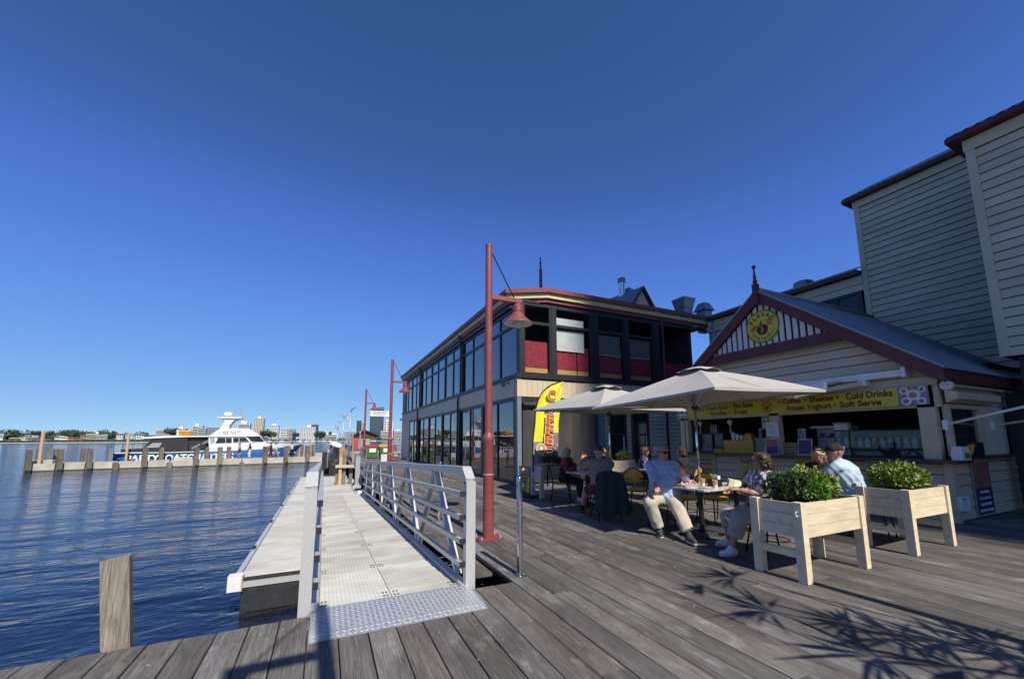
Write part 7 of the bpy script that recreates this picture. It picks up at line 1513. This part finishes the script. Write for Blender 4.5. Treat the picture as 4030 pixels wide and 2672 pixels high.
walker(W2(1525, 0)[0], 'person in white shirt and grey shorts striding on the jetty', 'cloth_white', 'cloth_grey', 'skin', ('short', 'hair_brown'), -1, .34, legs='shorts')
walker(W2(1862, 0)[0], 'person in white shirt and black trousers walking alone on the jetty', 'cloth_white', 'cloth_black', 'skin_tan', ('short', 'hair_short'), -1, .36)

# ================================================================== FAR END OF THE BOARDWALK
def bin_(x, y, lid, label):
    t = thing('wheelie_bin', label, 'bin', (x, y, 0), group='green wheeled bins'); w, d = .98, .85
    MB().add([(x-w*.44, y-d*.4, .12), (x+w*.44, y-d*.4, .12), (x+w*.44, y+d*.4, .12), (x-w*.44, y+d*.4, .12), (x-w/2, y-d/2, .92), (x+w/2, y-d/2, .92), (x+w/2, y+d/2, .92), (x-w/2, y+d/2, .92)], [(0, 3, 2, 1), (4, 5, 6, 7), (0, 1, 5, 4), (1, 2, 6, 5), (2, 3, 7, 6), (3, 0, 4, 7)]).build('body', M['bin_green'], t)
    MB().prism([(x-w*.53, y-d*.55, .921), (x-w*.53, y+d*.55, .921), (x-w*.53, y+d*.55, 1.10), (x-w*.53, y-d*.55, 1.0)], (w*1.06, 0, 0)).build('lid', M[lid], t); bx('notice', M['paper'], t, x-.2, x+.3, y-d*.51, y-d*.49, .50, .82)
    for a in (-.35, .35): MB().lathe([(.09, -.03), (.09, .03)], (x+a, y-.3, .095), 10, 'x').build('wheel', M['black_rubber'], t)
    bx('lift_bar', M['bin_green'], t, x-w*.55, x-w*.505, y-.3, y+.2, .72, .80)
bin_(3.50, 34.6, 'bin_red_lid', 'green bin with red lid left of the second lamp post'); bin_(4.58, 34.6, 'bin_yellow_lid', 'green bin with yellow lid partly behind the second lamp post')
t = thing('timber_bench', 'dark timber bench with red legs beside the far restaurant wall', 'bench', (4.65, 29.4, 0))
for k in range(5): bx('back_slat', M['hut_timber'], t, 4.28, 4.75, 29.75+.02*k, 29.79+.02*k, .62+k*.105, .70+k*.105)
for k in range(4): bx('seat_slat', M['hut_timber'], t, 4.26, 5.0, 29.3+k*.11, 29.39+k*.11, .50, .54)
for x in (4.45, 4.85): MB().beam((x, 29.4, 0), (x, 29.4, .498), .08, .08).beam((x, 29.68, .42), (x, 29.86, 1.16), .05, .05).build('leg', M['red_paint'], t)
hu_ = thing('timber_hut', 'small brown timber hut with grey shutter at the end of the boardwalk', 'hut', (5.0, 58, 0)); 
for k in range(12): z0 = k*.17; bx('wall_board', M['hut_timber'], hu_, 3.45, 6.45, 58, 58.1, z0, z0+.164)
bx('core', M['hut_timber'], hu_, 3.47, 6.43, 58.11, 61, 0, 2.03); MB().prism([(3.45, 58, 2.05), (6.45, 58, 2.05), (4.95, 58, 2.68)], (0, 3, 0)).build('gable', M['hut_timber'], hu_)
MB().prism([(3.05, 57.6, 2.08), (4.95, 57.6, 2.86), (6.85, 57.6, 2.08), (6.85, 57.6, 1.98), (4.95, 57.6, 2.72), (3.05, 57.6, 1.98)], (0, 3.8, 0)).build('roof', M['dark_beam'], hu_); bx('shutter', M['shutter_grey'], hu_, 4.0, 5.65, 57.94, 57.998, .3, 1.7); bx('shutter_hood', M['dark_beam'], hu_, 3.9, 5.75, 57.9, 57.998, 1.71, 1.87); bx('name_plate', M['letter_white'], hu_, 5.72, 6.4, 57.96, 57.998, 1.30, 1.40); bx('landing', M['concrete'], hu_, 2.5, 9, 48, 61, -.4, -.02)
# steel post, old timber dolphin and capped piles in the water
t = thing('guide_pile', 'square galvanised steel pile guiding the pontoon', 'pile', (1.42, 19.3, WZ)); bx('shaft', M['galvanised'], t, 1.31, 1.50, 19.3, 19.48, WZ-2, .76); MB().prism([(1.30, 19.28, .761), (1.51, 19.28, .761), (1.405, 19.28, .80)], (0, .22, 0)).build('cap', M['galvanised'], t); bx('bracket', M['aluminium'], t, 1.25, 1.56, 19.2, 19.29, -.62, -.50)
t = thing('timber_dolphin', 'old splintered timber mooring dolphin with cross beam beyond the pontoon', 'dolphin', (.85, 20.8, WZ))
for x, y, zt in ((.74, 20.8, 1.12), (.92, 20.9, 1.05), (.84, 21.0, .98)):
    MB().beam((x, y, WZ-1.5), (x-.0, y, zt), .13, .14, (0, 1, 0)).build('post', M['wood_stick'] if x < .8 else M['pile_timber'], t)
for x in (.62, 1.22): MB().beam((x, 21.0, WZ-1.5), (x, 21.0, .22), .16, .16, (0, 1, 0)).build('post', M['pile_timber'], t)
MB().beam((.52, 20.7, .28), (1.32, 20.7, .26), .14, .14).build('cross_beam', M['planter_wood_dull'], t); mb = MB()
for k in range(90): x = rng.uniform(.66, 1.02); z = rng.uniform(.7, 1.05); mb.add([(x, 20.72, z), (x+.012, 20.72, z), (x+rng.normal()*.05, 20.66, z+rng.uniform(.1, .26))], [(0, 1, 2)])
tag(mb.build('splinters', M['wood_stick'], t), kind='stuff')
caps = [(1530, 36.), (1440, 41.), (1400, 45.), (1360, 49.5), (1325, 54.), (1295, 59.)]
for k, (u, y) in enumerate(caps):
    x = (P(*T3(u, 1200), y=y))[0]; t = thing('capped_pile', ('nearest', 'second', 'third', 'fourth', 'fifth', 'farthest')[k]+' black mooring pile with white cone cap in the row beyond the pontoon', 'pile', (x, y, WZ), group='white capped mooring piles')
    MB().lathe([(.21, WZ-1.5), (.21, .92)], (x, y, 0), 12).build('shaft', M['black_rubber'], t, smooth=True, angle=40); MB().lathe([(.235, .90), (.235, 1.02), (.06, 1.30), (0, 1.32)], (x, y, 0), 14).build('cone_cap', M['letter_white'], t, smooth=True, angle=30)
t = thing('ferry_ramp', 'dark steel ferry ramp with three diagonal handrails beyond the pontoon', 'ramp', (.6, 40, WZ))
a0 = P(*T1(575, 450), y=33.); a1 = P(*T1(735, 245), y=47.)
for dz in (0, .28, .56): MB().tube([a0+V3(0, 0, -dz*.9), a1+V3(0, 0, -dz*1.1)], .035, 6).build('handrail', M['galvanised'], t)
MB().beam(a0+V3(0, 0, -.85), a1+V3(0, 0, -1.0), .3, .35).build('deck', M['black_rubber'], t)
for k in range(6): q = a0+(a1-a0)*k/5; MB().tube([q+V3(0, 0, .0), q+V3(0, 0, -1.0)], .03, 5).build('post', M['galvanised'], t)
bx('fender_wall', M['black_rubber'], t, .05, 1.0, 33.5, 46, WZ-1, .25)
for k in range(6): bx('fender', M['black_rubber'], t, -.12, .04, 33.8+k*2, 34.3+k*2, WZ-.6, .35); 
for k, (z, x) in enumerate(((.1, .3), (-.3, .7), (-.6, .2), (-.05, .85))): bx('tyre_plate', M['machine'], t, x-.15, x+.15, 33.44, 33.49, z-.15, z+.12)
# grey light masts, railings, signs
for (u, v0, v1, y, lb) in ((1885, 170, 1500, 34., 'nearest'), (1670, 390, 1010, 52., 'middle'), (1540, 540, 1060, 72., 'farthest')):
    p = P(*T3(u, v0), y=y); x = p[0]; zt = p[2]; t = thing('light_mast', lb+' grey double armed light mast on the ferry landing', 'light mast', (x, y, 0), group='grey light masts')
    MB().tube([(x-.03, y, 0), (x, y, zt)], [.07, .05], 8).build('mast', M['galvanised'], t, smooth=True); k_ = y/34.
    MB().tube([(x, y, zt), (x+.06, y, zt+.2), (x+.22, y, zt+.32)], .04, 6).beam((x+.15, y, zt+.30), (x+.42, y, zt+.40), .09, .05).build('upper_arm', M['far_dark'], t)
    MB().tube([(x, y, zt-.45), (x-.35, y, zt-.50)], .035, 6).build('lower_arm', M['galvanised'], t); MB().prism([(x-.30, y-.12, zt-.52), (x-.78, y-.12, zt-.26), (x-.60, y-.12, zt-.18), (x-.40, y-.12, zt-.28)], (0, .24, 0)).build('lamp_head', M['far_grey'], t)
t = thing('flood_light', 'leaning floodlight pole among the light masts', 'light mast', (1.5, 60, 0)); a = P(*T3(1600, 960), y=60); b = P(*T3(1475, 680), y=60); MB().tube([a, b], .07, 6).build('pole', M['galvanised'], t); MB().box(b[0]-.3, b[0]+.25, 59.8, 60.2, b[2], b[2]+.4).build('head', M['far_grey'], t)
t = thing('rescue_cabinet', 'red life ring cabinet on the railing in front of the hut', 'cabinet', (1.75, 26, .9)); a = P(*T1(1120, 130), y=26.); b = P(*T1(1205, 350), y=26.); bx('case', M['paper_red'] if False else M['bottle_red'], t, a[0], b[0], 26, 26.15, b[2], a[2])
for k in range(4): xx = a[0]+(b[0]-a[0])*(.2+.2*k); bx('slat', M['bin_red_lid'], t, xx-.015, xx+.015, 25.97, 25.998, b[2]+.08, a[2]-.12)
for x in (a[0]+.03, b[0]-.03): MB().tube([(x, 26.08, 0), (x, 26.08, b[2]-.002)], .02, 6).build('post', M['galvanised'], t)
for i, (x0, y0, x1, y1, lb) in enumerate(((1.95, 21.5, 1.95, 25.5, 'near'), (1.95, 30, 1.95, 46, 'far'))):
    t = thing('landing_railing', lb+' grey steel railing along the outer edge of the boardwalk', 'railing', (x0, y0, 0)); n = int((y1-y0)/.5)
    for k in range(n+1): yy = y0+(y1-y0)*k/n; MB().tube([(x0, yy, .004), (x0, yy, 1.05)], .012, 5).build('baluster', M['galvanised'], t)
    MB().tube([(x0, y0, 1.06), (x1, y1, 1.06)], .022, 6).build('top_rail', M['galvanised'], t); MB().tube([(x0, y0, .18), (x1, y1, .18)], .016, 6).build('bottom_rail', M['galvanised'], t)
for k, (u, v0, v1, y, r_, mat, lb) in enumerate(((1240, 0, 680, 28., .05, 'galvanised', 'grey steel signal pole in front of the hut'), (1090, 40, 520, 30., .035, 'wood_stick', 'slim orange survey pole left of the red cabinet'))):
    a = P(*T1(u, v1), y=y); b = P(*T1(u+4, v0-30), y=y); t = thing('steel_pole', lb, 'pole', (a[0], y, 0)); MB().tube([(a[0], y, 0), (b[0], y, b[2])], r_, 8).build('pole', M[mat], t)
a = P(*T2(610, 1240), y=27.4); b = P(*T2(800, 1400), y=27.4); t = thing('notice_board', 'small grey notice board on a frame before the bins', 'notice', ((a[0]+b[0])/2, 27.4, 0)); bx('board', M['blind_cloth'], t, a[0]+.05, b[0]-.05, 27.4, 27.43, b[2]+.05, a[2]); [MB().beam((x, 27.42, 0), (x, 27.42, a[2]+.1), .05, .05).build('post', M['black_steel'], t) for x in (a[0], b[0])]
t = thing('telescope', 'bright chrome telescope on a stand near the far restaurant glass', 'telescope', (5.0, 24.2, 0)); p = P(*T2(1185, 1345), y=24.2); MB().tube([(p[0], 24.2, .004), (p[0], 24.2, p[2]-.05)], .03, 8).build('stand', M['machine'], t); MB().lathe([(.03, -.12), (.07, -.06), (.07, .08), (.04, .12)], p, 10, 'y').build('tube', M['steel_polished'], t, smooth=True)

# ================================================================== FAR SHORE
SH = 1110.
vs = []; nx, ny = 90, 6; X0, X1 = -1500, 1300
for i in range(nx+1):
    x = X0+(X1-X0)*i/nx; hill = 13*math.exp(-((x+520)/260)**2)+9*math.exp(-((x+230)/120)**2)+3+2*math.sin(x*.013)
    for j in range(ny+1):
        d = j/ny; vs.append((x, SH-6+d*420, WZ-.4+(.0 if j == 0 else 1.2+hill*min(1, d*2.2))))
sh_ = MB().add(vs, [(i*(ny+1)+j, (i+1)*(ny+1)+j, (i+1)*(ny+1)+j+1, i*(ny+1)+j+1) for i in range(nx) for j in range(ny)]).build('far_shore', M['bank_grass']); tag(sh_, kind='structure')
bch = MB().add([(X0, SH-8, WZ-.05), (X1, SH-8, WZ-.05), (X1, SH+1, WZ+.9), (X0, SH+1, WZ+.9)], [(0, 1, 2, 3)]).build('beach', M['sand']); tag(bch, kind='structure')
fl2 = MB().quad((-4000, SH+380, -2), (4000, SH+380, -2), (4000, 3500, -2), (-4000, 3500, -2)).build('far_ground', M['bank_grass']); tag(fl2, kind='structure')
ico = bmesh.new(); bmesh.ops.create_icosphere(ico, subdivisions=2, radius=1.0); IV = np.array([v.co[:] for v in ico.verts]); IF = [tuple(v.index for v in f.verts) for f in ico.faces]; ico.free()
def clump(mb, c, r, fl=.75):
    ph = rng.uniform(0, 6, 3); w = 1+.22*np.sin(IV[:, 0]*4+ph[0])*np.sin(IV[:, 1]*4+ph[1])+.16*rng.normal(size=len(IV))*.6+.1*np.sin(IV[:, 2]*6+ph[2]); mb.add(np.array(c)+IV*w[:, None]*r*np.array((1, 1, fl)), IF)
def gp(u, v, y): return P(u, v, y=y)
mb = MB(); mb2 = MB()
for k in range(520):                                             # belt of trees along the water and between the houses
    u = rng.uniform(-300, 1600) if k % 3 else rng.uniform(-200, 720); y = SH+rng.uniform(4, 160); x = gp(u, 1735, y)[0]
    y = SH+(rng.uniform(4, 24) if k % 2 else rng.uniform(100, 170)); x = gp(u, 1735, y)[0]
    base = .4 if k % 2 else (9 if u < 760 else 2); r = rng.uniform(1.8, 3.3) if k % 2 else rng.uniform(3.0, 6.0)
    clump(mb if k % 2 else mb2, (x, y, base+r*.4), r, rng.uniform(.6, .95))
tag(mb.build('shore_wood', M['tree_far']), 'dark green belt of trees along the far shore', 'trees', kind='stuff'); tag(mb2.build('shore_wood', M['tree_far_b']), 'olive green belt of bushes along the far shore', 'trees', kind='stuff')
ORD = 'first second third fourth fifth sixth seventh eighth ninth tenth eleventh twelfth thirteenth fourteenth fifteenth sixteenth seventeenth eighteenth nineteenth twentieth twenty-first twenty-second'.split()
def far_tree(u, vtop, wpx, label, y=SH+150, palm=False):
    p = gp(u, vtop, y); r = wpx/2*y/F; t = thing('shore_tree', label, 'tree', (p[0], y, 2), group='large trees on the far shore'); MB().tube([(p[0], y, 2), (p[0]+.3, y, p[2]-r*.9)], [.8, .4], 6).build('trunk', M['bark_far'], t); mb = MB()
    for k in range(11): a = k*2.4; q = rng.uniform(.2, .75); clump(mb, (p[0]+math.cos(a)*r*q, y+math.sin(a)*r*q, p[2]-r*.55+rng.uniform(-.35, .25)*r), r*rng.uniform(.3, .5), .7)
    for k in range(160):
        v = nrm(rng.normal(size=3)); c = np.array((p[0], y, p[2]-r*.55))+v*r*np.array((.95, .95, .62)); e = rng.normal(size=(3, 3))*r*.11; mb.add([c+e[0], c+e[1], c+e[2]], [(0, 1, 2)])
    mb.build('crown', M['tree_far'] if u % 2 < 1 else M['tree_far_b'], t)
for i, (u, v, w) in enumerate(((38, 1692, 42), (108, 1697, 36), (150, 1696, 24), (196, 1697, 20), (228, 1698, 50), (262, 1695, 36), (296, 1693, 36), (322, 1698, 34), (362, 1702, 30), (415, 1696, 52), (440, 1703, 40), (497, 1706, 36), (556, 1701, 30), (670, 1686, 36), (690, 1688, 34), (1048, 1692, 38), (1070, 1699, 30), (1165, 1703, 22), (1258, 1698, 36), (1270, 1700, 24), (1300, 1699, 12), (1490, 1722, 26))):
    far_tree(u, v, w, '%s large dark tree from the left on the far shore skyline' % ORD[i], SH+(90 if i < 15 else 60))
def house(u0, u1, vt, vb, wall, label, roof=None, floors=2, y=SH+70, bands=True, cat='house', slab=None, cols=0, top=None, name='house'):
    a, b = gp(u0, vb, y), gp(u1, vt, y); x0, x1 = a[0], b[0]; zt = b[2]; zb = min(a[2], 2.0)-1; zv = a[2]; D = min(24., (x1-x0)*.8+6); t = thing(name, label, cat, ((x0+x1)/2, y, zb))
    bx('wall', M[wall], t, x0, x1, y, y+D, zb, zt); fh = (zt-zv)/floors
    for k in range(floors):
        z = zv+k*fh
        if cols:
            wv = (x1-x0)/cols
            for c in range(cols): bx('window', M['far_window'], t, x0+c*wv+wv*.16, x0+(c+1)*wv-wv*.16, y-.25, y-.02, z+fh*.22, z+fh*.80)
        else: bx('window', M['far_window'], t, x0+(x1-x0)*.04, x1-(x1-x0)*.04, y-.25, y-.02, z+fh*.24, z+fh*.72)
        if slab: bx('balcony', M[slab], t, x0-.3, x1+.3, y-1.6, y-.26, z-.25, z+fh*.2)
    if roof: MB().prism([(x0-.8, y-1.2, zt), (x1+.8, y-1.2, zt), (x1-(x1-x0)*.22, y-1.2, zt+min(4., (x1-x0)*.22)), (x0+(x1-x0)*.22, y-1.2, zt+min(4., (x1-x0)*.22))], (0, D+2.4, 0)).build('roof', M[roof], t)
    else: bx('parapet', M[slab or wall], t, x0-.4, x1+.4, y-.6, y+D, zt+.003, zt+.9)
    if top: c0, c1, h_ = top; bx('plant_room', M[wall], t, x0+(x1-x0)*c0, x0+(x1-x0)*c1, y+3, y+D*.6, zt+.91, zt+.91+h_)
    return t
H = house; 
H(-60, 14, 1708, 1722, 'far_white', 'white terraced house at the left edge of the far shore', None, 2, slab='far_white'); H(16, 68, 1707, 1718, 'far_white', 'long white house second from the left on the far shore', None, 2, slab='far_white', y=SH+90)
H(34, 66, 1726, 1733, 'far_tan', 'low house with tan roof near the left water edge', 'far_roof_tan', 1, y=SH+40); H(68, 100, 1723, 1729, 'far_white', 'low white house with flat roof right of the tan roofed house', None, 1, y=SH+50); H(94, 120, 1714, 1722, 'far_cream', 'cream house with arched front above the low white house', 'far_roof_grey', 1, y=SH+70, cols=3); H(102, 130, 1728, 1732, 'far_white', 'small white house by the water left of the orange pole', 'far_roof_grey', 1, y=SH+30)
H(131, 162, 1703, 1720, 'far_cream', 'tall cream house directly left of the orange pole', 'far_roof_tan', 3, y=SH+90, slab='far_white'); H(125, 150, 1716, 1725, 'far_white', 'white house in front of the tall cream house', None, 2, y=SH+60, slab='far_white'); H(140, 160, 1727, 1731, 'far_pink', 'house with red roof at the foot of the orange pole', 'far_roof_red', 1, y=SH+40); H(174, 192, 1729, 1734, 'far_cream', 'small cream house right of the orange pole', 'far_roof_grey', 1, y=SH+40)
H(214, 254, 1719, 1725, 'far_white', 'white house with pitched roof among the left trees', 'far_roof_grey', 1, y=SH+70); H(232, 268, 1720, 1727, 'far_white', 'long white wall house beside the pitched roof house', None, 1, y=SH+60); H(268, 292, 1723, 1728, 'far_pink', 'house with red tiled roof in the trees', 'far_roof_red', 1, y=SH+60); H(280, 305, 1715, 1720, 'far_tan', 'flat tan house above the red tiled house', None, 1, y=SH+90); H(314, 336, 1712, 1724, 'far_pink', 'pink house with red roof left of the beige block', 'far_roof_red', 2, y=SH+80); H(296, 318, 1728, 1734, 'far_white', 'white cottage below the pink house', 'far_roof_grey', 1, y=SH+40)
H(338, 386, 1708, 1728, 'far_beige', 'beige four storey apartment block on the left far shore', None, 4, slab='far_beige', y=SH+70, cat='apartments', top=(.72, .98, 4), name='apartment_block'); H(380, 424, 1712, 1728, 'far_grey', 'grey apartment block with white balconies right of the beige block', None, 3, slab='far_white', y=SH+60, cat='apartments', name='apartment_block')
for i, (a, b, v) in enumerate(((456, 486, 1710), (492, 526, 1713), (528, 566, 1711))): H(a, b, v, v+17, 'far_white', ('left', 'middle', 'right')[i]+' white townhouse behind the stern of the party boat', 'far_roof_grey' if i != 1 else None, 3, y=SH+60, cols=4, name='townhouse')
H(611, 668, 1693, 1714, 'far_grey', 'grey banded apartment block above the boat roof', None, 4, slab='far_white', y=SH+80, cat='apartments', name='apartment_block', top=(.35, .65, 2.5)); H(690, 730, 1688, 1712, 'far_white', 'white block behind the yellow roof crate', None, 4, y=SH+120, cols=6, cat='apartments', name='apartment_block', top=(.3, .7, 5)); H(755, 797, 1677, 1715, 'far_white', 'white stepped block right of the yellow roof crate', None, 6, slab='far_white', y=SH+110, cat='apartments', name='apartment_block', top=(.25, .6, 5)); H(776, 812, 1685, 1715, 'far_grey', 'grey block with white slab front right of the yellow crate', None, 4, slab='far_white', y=SH+70, cat='apartments', name='apartment_block'); H(812, 860, 1684, 1712, 'far_grey', 'dark gridded apartment block left of the flybridge', None, 6, y=SH+70, cols=8, cat='apartments', name='apartment_block')
H(931, 984, 1668, 1732, 'far_white', 'white stepped apartment tower seen through the boat arch', None, 10, slab='far_white', y=SH+90, cat='tower', name='apartment_tower', top=(.25, .75, 7)); H(994, 1039, 1648, 1732, 'far_beige', 'tall beige apartment tower right of the boat arch', None, 18, y=SH+100, cols=6, cat='tower', name='apartment_tower', top=(.35, .68, 6)); H(1056, 1098, 1675, 1732, 'far_white', 'white apartment tower with blue top floor', None, 11, y=SH+90, cols=5, cat='tower', name='apartment_tower', slab=None, top=(.3, .7, 4)); H(1101, 1131, 1688, 1732, 'far_white', 'white office block with long window bands', None, 7, y=SH+80, cat='tower', name='office_block'); H(1132, 1163, 1688, 1732, 'far_grey', 'grey balcony block with white flat roof', None, 8, slab='far_white', y=SH+75, cat='tower', name='apartment_tower')
H(1222, 1254, 1672, 1725, 'far_grey', 'grey stepped tower half hidden behind the wide white tower', None, 12, slab='far_dark', y=SH+140, cat='tower', name='apartment_tower', top=(.35, .7, 4)); H(1179, 1243, 1681, 1734, 'far_white', 'wide white slab tower with vertical window strips', None, 11, y=SH+90, cols=9, cat='tower', name='apartment_tower', top=(.4, .68, 5)); H(1253, 1328, 1710, 1733, 'far_white', 'long low white office building on the far shore', None, 4, y=SH+60, name='office_block', cat='offices', slab='far_white', top=(.4, .9, 3)); H(1305, 1322, 1722, 1734, 'far_tan', 'small ochre building at the right end of the long white offices', 'far_roof_tan', 2, y=SH+40)
H(1355, 1400, 1698, 1735, 'far_white', 'white stepped balcony block left of the hut roof', None, 8, slab='far_white', y=SH+80, cat='tower', name='apartment_tower'); H(1402, 1424, 1656, 1735, 'far_glass', 'slim blue glass tower behind the hut roof', None, 16, y=SH+170, cat='tower', name='glass_tower', slab='far_teal'); H(1420, 1440, 1662, 1735, 'far_white', 'striped white tower left of the farthest red lamp post', None, 15, y=SH+150, cat='tower', name='apartment_tower', slab='far_white')
tt = H(1456, 1512, 1612, 1735, 'far_glass', 'tallest dark blue glass tower behind the private jetty sign', None, 26, y=SH+160, cat='tower', name='glass_tower', cols=4); a = gp(1456, 1612, SH+160); b = gp(1512, 1612, SH+160); MB().prism([(a[0]+9, SH+162, a[2]+.95), (b[0], SH+162, a[2]+.95), (b[0], SH+162, a[2]+11), (a[0]+16, SH+162, a[2]+7)], (0, 14, 0)).build('crown', M['far_teal'], tt)
H(1508, 1547, 1658, 1735, 'far_white', 'white framed tower behind the second lamp post', None, 12, y=SH+140, cat='tower', name='apartment_tower', cols=3, top=(.2, .7, 3)); H(1498, 1531, 1697, 1735, 'far_white', 'low white balcony block at the foot of the glass tower', None, 7, slab='far_white', y=SH+80, cat='apartments', name='apartment_block'); H(1550, 1582, 1695, 1735, 'far_white', 'white block left of the far restaurant corner', None, 7, y=SH+80, cat='apartments', name='apartment_block', slab='far_white', top=(.3, .7, 3)); H(1585, 1640, 1700, 1735, 'far_grey', 'grey block hidden behind the far restaurant corner', None, 6, y=SH+90, cat='apartments', name='apartment_block')
# moored yachts close to the far shore
for i, u in enumerate((1180, 1206, 1232, 1275, 1300, 1110, 1060)):
    p = gp(u, 1738, SH-60); t = thing('moored_yacht', 'small white yacht by the far shore, %s' % ('in front of the wide white tower left side', 'below the wide white tower middle', 'below the wide white tower right side', 'left of two before the long white offices', 'right of two before the long white offices', 'below the white office block', 'below the white tower with blue top')[i], 'yacht', (p[0], SH-60, WZ), group='yachts by the far shore')
    x = p[0]; L = 5; y = SH-60; MB().add([(x-L, y-1.4, WZ+1.3), (x+L, y, WZ+1.5), (x-L, y+1.4, WZ+1.3), (x-L*.8, y-1, WZ-.2), (x+L*.7, y, WZ-.2), (x-L*.8, y+1, WZ-.2)], [(0, 1, 2), (3, 5, 4), (0, 3, 4, 1), (1, 4, 5, 2), (0, 2, 5, 3)]).build('hull', M['letter_white'], t); bx('cabin', M['letter_white'], t, x-2.5, x+1.5, y-.9, y+.9, WZ+1.4, WZ+2.4)
